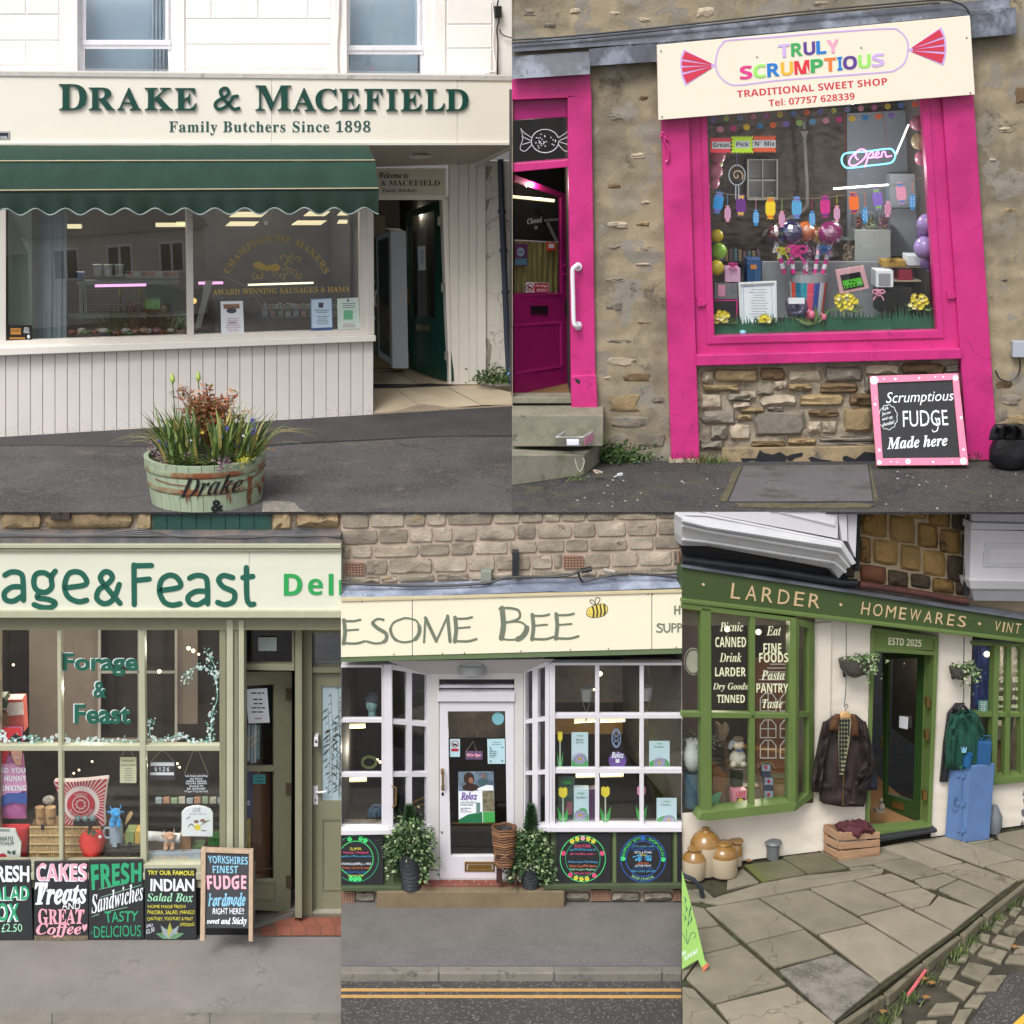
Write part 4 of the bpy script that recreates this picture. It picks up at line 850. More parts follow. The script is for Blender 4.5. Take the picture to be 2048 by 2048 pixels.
TZ.part('pilaster',MB().poly(V2,[(1884,190),(1947,184),(1996,921),(1936,921)],-.1,.09),PINK,bev=.008)
WN=TZ.part('window_frame',MB().ring(V2,[(1376,225),(1886,190),(1926,706),(1393,716)],[(1414,232),(1843,196),(1875,661),(1429,673)],-.12,.02),PINK,bev=.006)
TZ.part('inner_frame',MB().ring(V2,[(1402,228),(1858,192),(1888,676),(1414,688)],[(1414,232),(1843,196),(1875,661),(1429,673)],.02,.045),PINK,parent=WN,bev=.006)
TZ.part('sill',MB().poly(V2,[(1393,710),(1922,697),(1924,718),(1393,732)],-.1,.16),PINK,bev=.012)
TZ.part('plinth_block',MB().poly(V2,[(1340,918),(1400,917),(1402,926),(1338,928)],-.05,.1),RST[2])
TZ.part('pane',MB().poly(V2,[(1412,230),(1845,195),(1877,662),(1428,675)],-.1,-.094),GLASS,parent=WN)
for x,y in((1405,605),(1905,590)):
 o=TZ.part('latch',MB().disc(V2,x,y,8,8,.045,.06,12).rect(V2,x-10,y-8,x-3,y+8,.045,.07),PINK,bev=.003)
one('scroll_bracket','pink wrought iron scroll bracket high on the left pilaster','bracket',MB().tube([b5.p(x,y,.12)for x,y in crom([(560,520),(568,500),(580,510),(575,530),(588,560),(590,600),(580,612)])],.014,6).tube([b5.p(x,y,.12)for x,y in((562,508),(592,530))],.014,6),PINK)
TZ.part('door_frame',MB().poly(V2,[(1024,158),(1180,148),(1183,194),(1024,200)],-.12,.07).poly(V2,[(1135,190),(1183,190),(1192,826),(1143,826)],-.12,.07),PINK,bev=.008)
TZ.part('jamb_plinth',MB().poly(V2,[(1142,752),(1192,750),(1196,825),(1144,827)],.06,.1),PINK,bev=.008)
TZ.part('paint_chip',MB().poly(b6,[(412,1048),(430,1050),(455,1065),(445,1088),(425,1075)],.1,.102),M('chip_dark',(.02,.018,.016),.8,.1))
TZ.part('transom_rail',MB().poly(V2,[(1024,200),(1136,196),(1136,234),(1024,241)],-.3,-.06),PINKD,bev=.01);TZ.part('transom_rail',MB().poly(V2,[(1024,327),(1137,319),(1138,334),(1024,345)],-.3,-.04),PINK,bev=.01)
TR=TZ.part('fanlight',MB().poly(V2,[(1024,241),(1136,233),(1137,319),(1024,327)],-.16,-.155),GLASS)
SWO=M('sweet_chalk_line',hx('c9cdd2'),.8,.03)
m=MB();m.rib(b5,[(125+52*cos(t),532+44*sin(t))for t in[i*.5 for i in range(13)]],3,-.15,th=.002)
for s in(-1,1):m.ribs(b5,[[(125+s*50,520),(125+s*80,500),(125+s*92,485),(125+s*84,520),(125+s*94,560),(125+s*75,570),(125+s*50,545)],[(125+s*55,530),(125+s*88,515)],[(125+s*55,536),(125+s*86,545)]],2.4,-.15,th=.002)
for k in range(26):a,r=random.uniform(0,6.3),sqrt(random.random())*38;m.disc(b5,125+r*cos(a)*1.1,532+r*.85*sin(a),2.6,2.6,-.152,-.149,6)
one('sweet_drawing','white wrapped sweet drawn on the fanlight glass over the pink door','drawing',m,SWO)
z2=F2.p(1100,807,-.1).z
Q=[V2.p(1024,190,-.2),V2.p(1137,190,-.2),V2.p(1143,800,-.2),V2.p(1024,800,-.2)];Q[2].z=Q[3].z=z2;Bk=[q-F2.n*2.2 for q in Q]
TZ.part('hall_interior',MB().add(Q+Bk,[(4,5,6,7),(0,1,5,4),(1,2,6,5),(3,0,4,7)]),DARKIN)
TZ.part('doormat',MB().ext([G(1024,800,z2+.01),G(1141,795,z2+.01),G(1139,765,z2+.01),G(1024,768,z2+.01)],(0,0,.01)),M('mat_brown',hx('7d5f3d'),.9,.2,12))
VP=View(Fac(G(1024,794,z2),G(1142,768,z2)),1024,440,.3023)
VP.b=(1030,2200,-400)
PD=Thing('open_door','dark magenta half glazed door standing open inside the sweet shop entrance','door',G(1024,794,z2))
dl=[(-20,-300),(375,-165),(388,1085),(-20,1180)];dg=[(8,-260),(325,-160),(332,486),(8,488)]
PD.part('leaf',MB().poly(VP,[(-20,-300),(375,-165),(375,-130),(325,-150),(8,-250),(-20,-260)],-.05,0).poly(VP,[(325,-150),(375,-130),(388,1085),(332,1100),(330,486)],-.05,0).poly(VP,[(-20,490),(331,488),(333,1100),(-20,1180)],-.05,0),PINKD,bev=.004)
PD.part('moulding',MB().ring(VP,[(5,480),(340,478),(340,496),(5,502)],[(8,484),(336,482),(336,490),(8,494)],0,.01).ring(VP,[(12,688),(338,668),(340,972),(12,1022)],[(24,704),(322,686),(324,958),(24,1004)],0,.012),M('pink_edge',hx('b02478'),.35));PD.part('pane',MB().poly(VP,dg,-.03,-.025),GLASS)
PD.part('letterbox',MB().frame(VP,[(127,568),(238,624)],9,0,.015).rect(VP,140,580,226,612,0,.008),M('iron_dark',hx('33202c'),.4,.1,metal=.4));PD.part('handle',MB().tube([VP.p(x,360,.03)for x in(335,362)],.01).disc(VP,355,300,8,10,0,.02),M('pink_edge',hx('b02478')));PD.part('lock',MB().rect(VP,360,525,385,625,0,.03),BLACK)
CRT=Thing('door_curtain','pale yellow gathered half curtain behind the pink door glass','curtain',VP.p(160,485,-.08));m=MB();grid(m,VP,[[(8+300*i/40,y+(i/40)*16*(y<200),-.09+.035*sin(i*1.3+y*.004))for i in range(41)]for y in(132,240,360,486)]);CRT.part('cloth',m,M('curtain_yellow',hx('a89f66'),.9,.08),smooth=True);CRT.part('rod',MB().tube([VP.p(0,134,-.07),VP.p(325,150,-.07)],.01,6),WHITE)
sheetcard('door_poster','purple and teal poster on the left of the pink door glass','poster',VP,[(18,155),(102,158),(102,306),(18,302)],-.02,M('poster_purple',hx('5a2f55'),.5,.2,20),prints=[('print',MB().disc(VP,58,212,24,30,-.021,-.018,14),M('poster_teal',hx('8aa3b8'),.5)),('print',MB().rect(VP,22,255,98,298,-.021,-.018),M('poster_blue2',hx('4f7f94'),.5,.3,30)),('print',text(VP,'TOUR',(42,203,74,222),-.0175,0,'bold'),BLACK)])
sheetcard('orange_sticker','orange red star sticker at the right of the pink door glass','sticker',VP,[(228,150),(240,145),(252,150),(270,144),(292,150),(290,178),(293,205),(262,200),(245,208),(230,200)],-.02,M('sticker_orange2',hx('d5482a'),.5),prints=[('print',MB().rect(VP,243,158,280,186,-.021,-.018),WHITE)])
sheetcard('no_dogs_sign','red and white No dogs sign low on the pink door glass','sign',VP,[(92,412),(246,416),(246,484),(92,480)],-.01,WHITE,prints=[('print',MB().poly(VP,[(148,416),(242,419),(242,480),(148,476)],-.011,-.007),M('sign_red',hx('b02238'),.5)),('print',MB().ring(VP,[(120+25*cos(t*pi/9),446+28*sin(t*pi/9))for t in range(18)],[(120+20*cos(t*pi/9),446+23*sin(t*pi/9))for t in range(18)],-.011,-.006).rib(VP,[(105,430),(135,462)],5,-.006),M('sign_red',hx('b02238'))),('print',MB().poly(VP,[(106,446),(110,436),(114,444),(130,444),(134,450),(133,462),(129,462),(127,453),(116,453),(114,462),(110,462),(110,450)],-.011,-.007),BLACK),('lettering',text(VP,'No dogs',[(158,424),(234,427),(234,448),(158,445)],-.0065,0,'bold'),WHITE),('print',scribble(MB(),VP,154,454,238,474,2,5,-.0065),WHITE)])
sheetcard('closed_sign','small black hanging sign reading Closed inside the pink door','sign',VP,[(70,-62),(214,-38),(210,42),(78,60)][:0]or[(80,-22),(208,-40),(216,30),(84,50)],-.25,BLACK,prints=[('lettering',text(VP,'Closed',[(98,-8),(198,-22),(202,14),(102,28)],-.248,0,'bi',wt=.01),WHITE)])
m=MB().tube([b5.p(0,742,-.9),b5.p(160,758,-.9)],.02);one('tube_light','warm tube light inside the pink doorway','light',m,TUBEY)
m=MB().bar(VP.p(236,20,-.5),VP.p(300,150,-.5),.03).bar(VP.p(160,-10,-.5),VP.p(160,60,-.5),.03).bar(VP.p(130,10,-.5),VP.p(300,-5,-.5),.03);one('shelf_bracket','white shelf bracket behind the pink door glass','bracket',m,WHITE)
HR=Thing('grab_rail','white metal grab rail fixed to the pink door jamb','handrail',V2.p(1156,655,.1));WP=M('white_gloss',hx('e0dfe4'),.25,.02,dirt=(hx('8a5a3a'),9,.1))
HR.part('rail',MB().tube([b6.p(x,y,d)for x,y,d in crom([(440,306,.1),(425,305,.17),(404,322,.2),(400,360,.2),(404,500,.2),(408,660,.2),(416,695,.2),(432,705,.17),(446,700,.1)])],.028,10),WP,smooth=True)
for y in(310,700):HR.part('flange',MB().disc(b6,437,y,26,29,.09,.105,18),WP,bev=.004)
STEP=M('concrete_step',hx('827e70'),.95,.15,5,.006,60,col2=hx('6a6a58'),amt=.45,dirt=(hx('545848'),4,.3))
ST=Thing('door_steps','two worn mossy concrete steps below the pink door','steps',G(1090,950,ZU))
ST.part('step',foot([(1024,972),(1168,951),(1204,922),(1024,905)],[911,909,880,880],ZU),STEP,bev=.012)
f1=[F2.p(x,900,d)for x,d in((1024,.6),(1206,.6),(1206,-.3),(1024,-.3))];zb=F2.p(1024,884,.6).z-.06;zt_=F2.p(1100,831,.6).z
ST.part('step',MB().ext([Vector((p.x,p.y,zb))for p in f1],(0,0,zt_-zb)),STEP,bev=.012)
ST.part('threshold',MB().rect(V2,1024,795,1143,807,-.3,.02),STEP,bev=.01)
ST.part('chip_mark',MB().rib(b6,[(418,1585),(432,1640),(455,1660),(478,1600),(470,1578)],6,1.27,th=.01),M('efflorescence',hx('a6ab98'),.9,.2,20))
pc=[G(x,y,F2.p(1100,897,1.0).z)for x,y in((1112,893),(1166,893),(1185,882),(1132,880))]
BX=Thing('plastic_tub','clear open plastic tub with a pink label lying on the lower step','tub',pc[0]);hh=.12
for a,b in((0,1),(1,2),(2,3),(3,0)):BX.part('side',MB().add([pc[a],pc[b],pc[b]+Vector((0,0,hh)),pc[a]+Vector((0,0,hh))],[(0,1,2,3)]),FILM)
BX.part('base',MB().ext(pc,(0,0,.008)),FILM);BX.part('rim',MB().tube([q+Vector((0,0,hh))for q in pc],.008,5,closed=True),M('clear_rim',hx('c9cdd4'),.2,0));BX.part('label',MB().ext([pc[1]+Vector((.02,-.01,.01)),pc[2]+Vector((.01,-.02,.01)),pc[2]+Vector((.01,-.02,.1)),pc[1]+Vector((.02,-.01,.1))],(.003,-.003,0)),M('label_pink',hx('cf86a8'),.5,.3,90))
BX.part('paper',MB().ext([pc[0].lerp(pc[1],.4)+Vector((0,.02,.012)),pc[0].lerp(pc[1],.85)+Vector((0,.02,.012)),pc[0].lerp(pc[1],.85)+Vector((0,.1,.07)),pc[0].lerp(pc[1],.4)+Vector((0,.1,.07))],(0,0,.002)),WHITE)
SLAB=M('grey_slab',hx('5c5a5c'),.85,.12,3,.006,30,dirt=(hx('46463e'),2,.4))
tag(link('paving_slab',MB().ext([G(x,y,ZU+.004)for x,y in((1487,933),(1735,931),(1746,1003),(1458,1004))],(0,0,.014)),SLAB,(0,0,0),pav2,bev=.005))
MOS=M('mossy_edge',hx('57523f'),.95,.3,10,.015,40)
for q in([(1454,1004),(1445,1006),(1440,1000),(1456,970),(1462,950),(1474,934),(1485,933)],[(1738,931),(1744,940),(1746,960),(1753,985),(1757,1004),(1748,1003)],[(1470,1008),(1540,1007),(1600,1009),(1700,1007),(1750,1010),(1740,1016),(1600,1017),(1480,1015)]):sub(pav2,'slab_edging',MB().ext([G(x,y,ZU+.003)for x,y in q],(0,0,.01)),MOS)
random.seed(31)
m=MB()
for i in range(70):
 x,y=random.uniform(1030,2040),random.uniform(930,1020)
 if 1440<x<1765 or(x<1200 and y<975):continue
 p=G(x,y,ZU+.004);m.ball(p,random.uniform(.006,.018),sz=.5,n=5,m=4)
sub(pav2,'gravel',m,M('pale_grit',hx('b3ada3'),.9,.1),kind='stuff')
one('crumpled_wrapper','pale crumpled wrapper lying by the steps','litter',MB().sheet(V2,[(940,1186,1192),(944,1187,1206),(948,1192,1205)],1.0,.05,.05),M('wrap',hx('c9b8a8'),.7,.1));one('lolly_stick','white cotton bud stick on the asphalt right of the wrapper','litter',MB().bar(G(1228,954,ZU+.02),G(1240,949,ZU+.02),.012).bar(G(1236,950,ZU+.02),G(1244,948,ZU+.02),.03),WHITE)
weeds('weed_clump','dark leafy weed growing beside the concrete steps',None,[G(x,924,ZU)for x in range(1200,1262,5)],800,.27,LEAFM)
weeds('weed_clump','low weed between the leafy clump and the pink pilaster',None,[G(x,921,ZU)for x in range(1300,1325,5)],200,.12,LEAFM)
weeds('weed_clump','small bright green weed at the bottom of the lower step',None,[G(x,962,ZU)for x in range(1138,1166,5)],160,.1,GRASSM)
weeds('grass_tuft','reddish grass tuft at the foot of the left pink pilaster',None,[G(x,924,ZU)for x in range(1376,1402,4)],90,.2,[M('grass_red',hx('7a5a3a'),.7,.2,20),GRASSM[2]],leafy=False)
weeds('grass_tuft','grass tuft left of the plinth under the sweet shop window',None,[G(x,925,ZU)for x in range(1405,1450,4)],160,.13,GRASSM,leafy=False)
weeds('weed_clump','small weed between the blackboard and the right pink pilaster',None,[G(x,923,ZU)for x in range(1936,1950,4)],150,.14,LEAFM);weeds('weed_clump','tiny weeds under the leaning blackboard',None,[G(x,934,ZU)for x in range(1780,1880,5)],200,.05,GRASSM)
BB=Thing('blackboard','pink framed blackboard reading Scrumptious Fudge Made here leaning on the stone wall','sign',V2.p(1845,931,.2))
OQ=[(1090,253),(1573,237),(1629,737),(1128,740)];IQ=[(1131,289),(1543,273),(1584,698),(1162,702)]
class Lean(View):
 def p(s,x,y,d=0.0):
  yy=s.oy+s.f*y;return s.fac.p(s.ox+s.f*x,yy,d+.12+.38*(yy-750)/180)
LB=Lean(F2,1340,660,.3665)
PKF=M('pink_frame',hx('e07f9c'),.6,.05,10);BB.part('board',MB().poly(LB,OQ,-.02,0),BLACK);BB.part('frame',MB().ring(LB,OQ,IQ,0,.025),PKF,bev=.004)
ink=CHALK['white']
BB.part('lettering',text(LB,'Scrumptious',[(1180,340),(1545,328),(1548,402),(1183,418)],.004,0,'n',slant=.05),ink);BB.part('lettering',text(LB,'FUDGE',[(1270,440),(1512,435),(1520,520),(1272,530)],.004,0,'n'),ink);BB.part('lettering',MB().rib(LB,[(1448,480),(1462,520),(1458,548),(1438,556),(1432,545)],5,.004,th=.002),ink);BB.part('lettering',text(LB,'Made here',[(1182,585),(1512,568),(1516,632),(1186,652)],.004,0,'it',wt=.01),ink)
m=MB();m.rib(LB,[(1190+48*cos(t/22*2*pi)*(1+.09*(t%2)),476+64*sin(t/22*2*pi)*(1+.09*(t%2)))for t in range(22)],2.5,.004,closed=True);BB.part('cloud_outline',m,ink)
for i,s in enumerate(('New','flavour','mini egg','chocolate!')):BB.part('lettering',text(LB,s,[(1152+i*2+(8 if i==0 else 0),425+i*27),(1196+i*9+(-14 if i==0 else 0),412+i*26),(1198+i*9,432+i*26),(1154+i*2,446+i*27)],.004,0,'it'),ink)
def flower(x,y,r,n=9):
 m=MB()
 for k in range(n):a=2*pi*k/n;m.disc(LB,x+r*.6*cos(a),y+r*.6*sin(a),r*.32,r*.32,.025,.03,7)
 BB.part('painted_flower',m.disc(LB,x,y,r*.4,r*.4,.025,.032,8),CHALK['white'])
for a in((1114,275,26),(1602,716,22),(1300,718,17),(1230,268,9)):flower(*a)
m=MB()
for x,y,r in((1558,262,15),(1143,723,12),(1119,406,7),(1124,373,3),(1142,656,8),(1589,479,8),(1602,653,7),(1448,256,4),(1492,256,5),(1436,720,6),(1167,268,4),(1360,262,6),(1242,722,4),(1540,722,4),(1206,720,4)):m.disc(LB,x,y,r,r,.025,.03,10)
BB.part('painted_dots',m,CHALK['white'])
m=MB();pb=[G(x,y,ZU)for x,y in((2020,938),)][0];kb=(G(2021,938,ZU)-pb).length
for a in range(1):m.lathe(pb,[(28*kk,0),(44*kk,.08),(46*kk,.25),(42*kk,.42),(36*kk,.5),(20*kk,.56),(6*kk,.52)],22,sq=.7)
m.v=[q+Vector((pnoise(q*5),pnoise(q*5+Vector((9,0,0))),pnoise(q*6+Vector((0,9,0)))*.5))*.07 for q in m.v]
BG=Thing('bin_bag','knotted black bin bag against the wall right of the pink pilaster','bag',pb);BAGM=M('bag_black',(.012,.012,.014),.32,.2,12,.02,14);BG.part('bag',m,BAGM,smooth=True)
BG.part('knot',MB().sheet(V2,[(848,1990,2040),(862,1982,2060),(880,1978,2060)],.85,.1,.16,freq=9),BAGM,smooth=True)
one('meter_box','pale grey meter box on the wall at the right edge','box',MB().rect(V2,2026,683,2060,715,0,.1),M('meter_grey',hx('a3a8b3'),.4,.02),bev=.008)
one('wall_cable','thin black cable hanging from the grey meter box','cable',MB().tube([b8.p(x,y,.05)for x,y in crom([(1905,150),(1910,200),(1895,250),(1850,280),(1800,265),(1775,220)])],.01,5),BLACK)
# ---- window display
lamp(b7.p(1270,560,-1.0),30,(1,.97,.92));lamp(b7.p(600,700,-.9),22,(1,.97,.92));lamp(b5.p(80,700,-.8),12)
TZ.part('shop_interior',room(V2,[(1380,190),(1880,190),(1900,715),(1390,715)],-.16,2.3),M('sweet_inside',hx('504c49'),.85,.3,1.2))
TZ.part('reflection_panel',MB().poly(b7,[(1168,100),(1900,60),(1900,1300),(1168,1300)],-2.2,-2.1),M('sky_reflection_pale',hx('747a84'),.8,.05))  # pale grey-blue sheet in place of sky reflected in the glass
TZ.part('reflection_panel',relief(MB(),b7,[(120,60),(1168,60),(1168,1200),(120,1200)],14,-2.2,.05,.02),M('reflected_stone',hx('4d4640'),.9,.35,4,.02,20),smooth=True)  # stone of the building opposite, a reflection built as a surface inside
def sthing(nm,lb,cat,mb,mat,**k):return one(nm,lb,cat,mb,mat,**k)
T=Thing('reflected_window','small sash window reflected from across the street, modelled behind the sweet display','window',b7.p(540,740,-2));T.part('frame',MB().frame(b7,[(425,440),(655,745)],(12,8,12,20),-2.1,-2.0).rect(b7,436,590,645,602,-2.1,-2.02).rect(b7,535,445,544,735,-2.1,-2.03),M('sash_grey',hx('7f7c78'),.5));T.part('pane',MB().rect(b7,437,450,645,725,-2.12,-2.1),BLACK)  # window of the building opposite, its reflection modelled behind the glass
one('reflected_pipe','grey pipe with hopper reflected from across the street, modelled behind the sweet display','pipe',MB().tube([b7.p(x,y,-2)for x,y in((845,160),(848,250),(868,600),(872,780),(840,820),(560,980),(545,1010))],.025,7).poly(b7,[(820,230),(880,230),(862,275),(836,275)],-2.05,-1.95),M('pipe_grey',hx('6f6b67'),.6))  # reflected pipe from the building opposite, modelled inside
for i,(a,b)in enumerate((((1532,402),(1625,182)),((1065,660),(1475,630)))):one('tube_light',('slanting','level')[i]+' bright tube light inside the sweet shop','light',MB().tube([b7.p(*a,-1.2),b7.p(*b,-1.2)],.013,8),TUBEW)
SC=dict(pink='e39ab5',magenta='cf2f8a',blue='2f8fd0',sky='5ba7d8',yellow='f2cf2a',orange='f2742f',purple='6b2f86',violet='8a6bc4',lime='9ccf6a')
SCM={k:M('sweet_'+k,hx(c),.5,.05,10)for k,c in SC.items()}
def arc2(v,x0,x1,y0,sag,d,r,mat,nm,lb):return one(nm,lb,'garland',MB().tube([v.p(*q,d)for q in[(x0+(x1-x0)*t/14,y0[0]+(y0[1]-y0[0])*t/14+sag*sin(pi*t/14))for t in range(15)]],r,4),mat)
GD=Thing('dot_garland','upper garland of coloured paper discs along the top of the sweet shop window','garland',b7.p(900,100,-.2),'paper disc garlands');GD2=Thing('dot_garland','lower garland of larger coloured discs hanging under the first','garland',b7.p(900,200,-.2),'paper disc garlands')
DC=['violet','pink','blue','lime','magenta','orange','sky','yellow']
for i in range(16):
 x=170+i*100;y=146-i*7.6;GD.part('disc',MB().disc(b7,x,y,22,22,-.2,-.195,14),SCM[DC[(i*3)%8]]);GD.part('centre',MB().disc(b7,x,y,10,10,-.195,-.19,10),SCM[DC[(i*5+2)%8]])
for i in range(14):
 x=225+i*98;y=218-i*8;GD2.part('disc',MB().disc(b7,x,y,26,23,-.25,-.245,14),SCM[DC[(i*3+1)%8]])
GD.part('string',MB().tube([b7.p(150,140,-.2),b7.p(1700,22,-.2)],.003,4),STRING);GD2.part('string',MB().tube([b7.p(150,205,-.25),b7.p(1700,85,-.25)],.003,4),STRING)
def spiky(x0,y0,x1,y1,n):
 P=[];h=(y1-y0)*.11
 for i in range(2*n):P.append((x0+(x1-x0)*i/(2*n),y0+(h if i%2==0 else 0)))
 for i in range(8):P.append((x1-(0 if i%2==0 else h),y0+h+(y1-y0-2*h)*i/8))
 for i in range(2*n):P.append((x1-(x1-x0)*i/(2*n),y1-(h if i%2==0 else 0)))
 for i in range(8):P.append((x0+(0 if i%2==0 else h),y1-h-(y1-y0-2*h)*i/8))
 return P
PN=Thing('pick_n_mix_sign','neon spiky hanging card reading Great Pick N Mix','sign',b7.p(390,395,-.14))
for s,x0,y0,x1,y1,c,tx in(('Great',145,277,308,397,'ff4a5a',(172,318,292,350)),('Pick',305,265,472,398,'d6ff3a',(345,312,437,345)),("'N'  Mix",465,262,642,392,'ff6a3a',(474,306,630,342))):
 PN.part('card',MB().poly(b7,spiky(x0,y0,x1,y1,10),-.15,-.14),M('neon'+c,hx(c),.5,0));PN.part('label',MB().rect(b7,tx[0]-8,tx[1]-8,min(tx[2]+8,636),tx[3]+12,-.14,-.137),WHITE);PN.part('lettering',text(b7,s,tx,-.136,0,'bold'),BLACK)
PN.part('cord',MB().tube([b7.p(x,y,-.145)for x,y in((245,285),(330,110),(455,110),(545,268))],.004,4),M('cord_red',hx('8a2f3a'),.7))
LO=Thing('lollipop_ornament','grey wire lollipop with brown spiral hanging below the Pick N Mix card','ornament',b7.p(350,740,-.14));WG=M('wire_grey',hx('a3a9b3'),.4,.05)
LO.part('outline',MB().rib(b7,[(350+60*cos(t*pi/10),558+74*sin(t*pi/10))for t in range(20)],8,-.14,closed=True).ribs(b7,[[(340,632),(340,735)],[(362,632),(362,735)]],8,-.14,smooth=False),WG);LO.part('spiral',MB().rib(b7,[(350+(6+3.6*t)*cos(t*.62),562+(6+3.9*t)*sin(t*.62))for t in range(12)],9,-.14),M('spiral_brown',hx('b5997f'),.6));LO.part('ribbon',MB().tube([b7.p(346,395,-.15),b7.p(350,500,-.14)],.005,4),SCM['purple'])
NE=Thing('open_neon_sign','blue and pink neon sign reading Open hanging on red cords','sign',b7.p(1325,500,-.2));NB=M('neon_blue',(.2,.8,1),emit=1.3,ecol=(.2,.75,1));NP=M('neon_pink',(1,.3,.8),emit=1.3,ecol=(1,.35,.8))
pl=[(1180,392),(1300,384),(1470,362),(1508,374),(1526,410),(1515,445),(1480,470),(1330,488),(1185,505),(1145,490),(1127,450),(1140,408)]
NE.part('outline',MB().tube([b7.p(*q,-.2)for q in crom(pl,True)],.011,6,closed=True),NB);
for L_ in([(1225,395),(1195,430),(1183,465),(1200,488),(1240,480),(1290,440),(1312,400),(1300,372),(1265,368),(1238,388),(1230,420),(1250,445)],[(1325,400),(1318,440),(1300,500)],[(1322,415),(1350,388),(1362,405),(1345,428),(1322,430),(1380,425)],[(1378,415),(1402,400),(1398,385),(1378,400),(1385,428),(1420,420)],[(1425,425),(1428,392),(1450,386),(1460,420),(1500,415)]):NE.part('tube',MB().tube([b7.p(*q,-.18)for q in crom(L_)],.010,5),NP)
for a,b in(((1145,50),(1160,395)),((1430,20),(1465,370))):NE.part('cord',MB().bar(b7.p(*a,-.22),b7.p(*b,-.2),.02,.006),M('cord_crimson',hx('a02434'),.6))
bl=[(150,680),(300,702),(480,722),(700,735),(900,733),(1040,722),(1175,702),(1300,688),(1480,640),(1620,608),(1755,570)]
BN=one('bunting_string','sagging string across the sweet shop window carrying paper sweets','string',MB().tube([b7.p(*q,-.15)for q in crom(bl)],.004,4),STRING)
def candy(x,y,w,h,ang,col,bow,dots,lb,top):
 ca,sa=cos(ang),sin(ang);R_=lambda a,b:(x+a*ca-b*sa,y+a*sa+b*ca)
 T=Thing('paper_sweet',lb,'decoration',b7.p(x,y+h*.6,-.15),'paper sweets on the bunting');k=h*.36
 B_=[R_(a,b)for a,b in((-w/2,-k*.6),(-w*.3,-k),(w*.3,-k),(w/2,-k*.6),(w/2,k*.6),(w*.3,k),(-w*.3,k),(-w/2,k*.6))]
 T.part('body',MB().poly(b7,B_,-.155,-.15),SCM[col]);m=MB()
 for s in(-1,1):m.poly(b7,[R_(-w*.14,s*k),R_(-w*.42,s*h*.5),R_(-w*.12,s*h*.46),R_(0,s*h*.52),R_(w*.15,s*h*.46),R_(w*.42,s*h*.5),R_(w*.14,s*k)],-.156,-.151)
 T.part('twist',m,SCM[col])
 if dots:
  m=MB()
  for a in(-1,1):
   for b in(-2,-1,0,1,2):m.disc(b7,*R_(a*w*.2+(.1*w if b%2 else 0),b*k*.36),4.4,4.4,-.15,-.148,7)
  T.part('dots',m,SCM[dots]if dots in SCM else WHITE);T.part('thread',MB().tube([b7.p(x,top,-.152),b7.p(x,y-h*.4,-.152)],.003,4),SCM[bow])
 else:
  for s in(-1,1):
   m=MB();c=(0,s*k*1.02)
   for q in(-1,1):m.rib(b7,[R_(0,c[1]),R_(q*w*.2,c[1]-9),R_(q*w*.26,c[1]+2),R_(0,c[1]),R_(q*w*.24,c[1]+16)],5,-.146,th=.003)
   T.part('bow',m,SCM[bow])
N_=iter('first second third fourth fifth sixth seventh eighth'.split())
for x,y,a,c,b,lb in((210,762,.15,'blue','violet','blue paper sweet with a mauve bow, leftmost on the bunting'),(378,782,.02,'purple','yellow','dark purple paper sweet with yellow bows'),(598,804,0,'yellow','orange','yellow paper sweet with orange bows'),(793,800,0,'sky','violet','sky blue paper sweet with lilac bows'),(1005,792,-.03,'magenta','purple','magenta paper sweet with purple bows'),(1218,764,-.05,'orange','purple','orange paper sweet with purple bows'),(1394,735,-.15,'violet','lime','violet paper sweet with green bows'),(1570,692,-.1,'pink','blue','pink paper sweet with a blue bow, rightmost large one')):candy(x,y,72,168,a,c,b,None,lb,0)
for i,(x,y,c,dcol,b,top)in enumerate(((280,845,'pink','blue','sky',700),(490,875,'blue','w','pink',724),(683,885,'pink','blue','lime',734),(908,885,'blue','w','magenta',732),(1092,845,'pink','blue','yellow',710),(1300,855,'blue','w','orange',688),(1470,810,'pink','purple','sky',644),(1653,755,'blue','w','orange',600))):candy(x,y,46,122,0,c,b,dcol,'small %s spotted paper sweet, %s of the small ones from the left'%(('pink','blue')[i%2],next(N_)),top)
BAL=dict(p='c77f97',y='c9b52f',g='8fbf4a',v='7a5f9e',l='9c84bd',c='c9b98f')
for i,(x,y,r,c,lb)in enumerate(((205,415,62,'p','topmost pink balloon at the left of the window'),(200,470,46,'g','green balloon peeping between the pink ones'),(185,530,60,'p','middle pink balloon at the left of the window'),(170,615,52,'p','lowest pink balloon at the left of the window'),(200,1010,48,'y','upper yellow balloon in the left cluster'),(212,1125,62,'g','round green balloon in the left cluster'),(195,1248,58,'y','lower yellow balloon in the left cluster'),(1690,170,55,'p','dull pink balloon at the top right of the window'),(1705,305,62,'c','cream balloon below the dull pink one at right'),(1730,430,60,'p','pink balloon below the cream one at right'),(1760,920,75,'l','upper lilac balloon at the right of the window'),(1755,985,66,'v','dark violet balloon between the two lilac ones'),(1745,1095,84,'l','large lilac balloon at the right of the window'),(1770,1210,60,'v','lowest violet balloon at the right of the window'))):
 T=Thing('balloon',lb,'balloon',b7.p(x,y+r,-.5),'balloons beside the sweet display');T.part('skin',MB().vball(b7,x,y,r,-.5-(i%2)*.15,n=18,m=12),M('balloon_'+c,hx(BAL[c]),.25,.05),smooth=True);T.part('knot',MB().vball(b7,x,y+r,5,-.5,n=5,m=4),M('balloon_'+c,(0,0,0)))
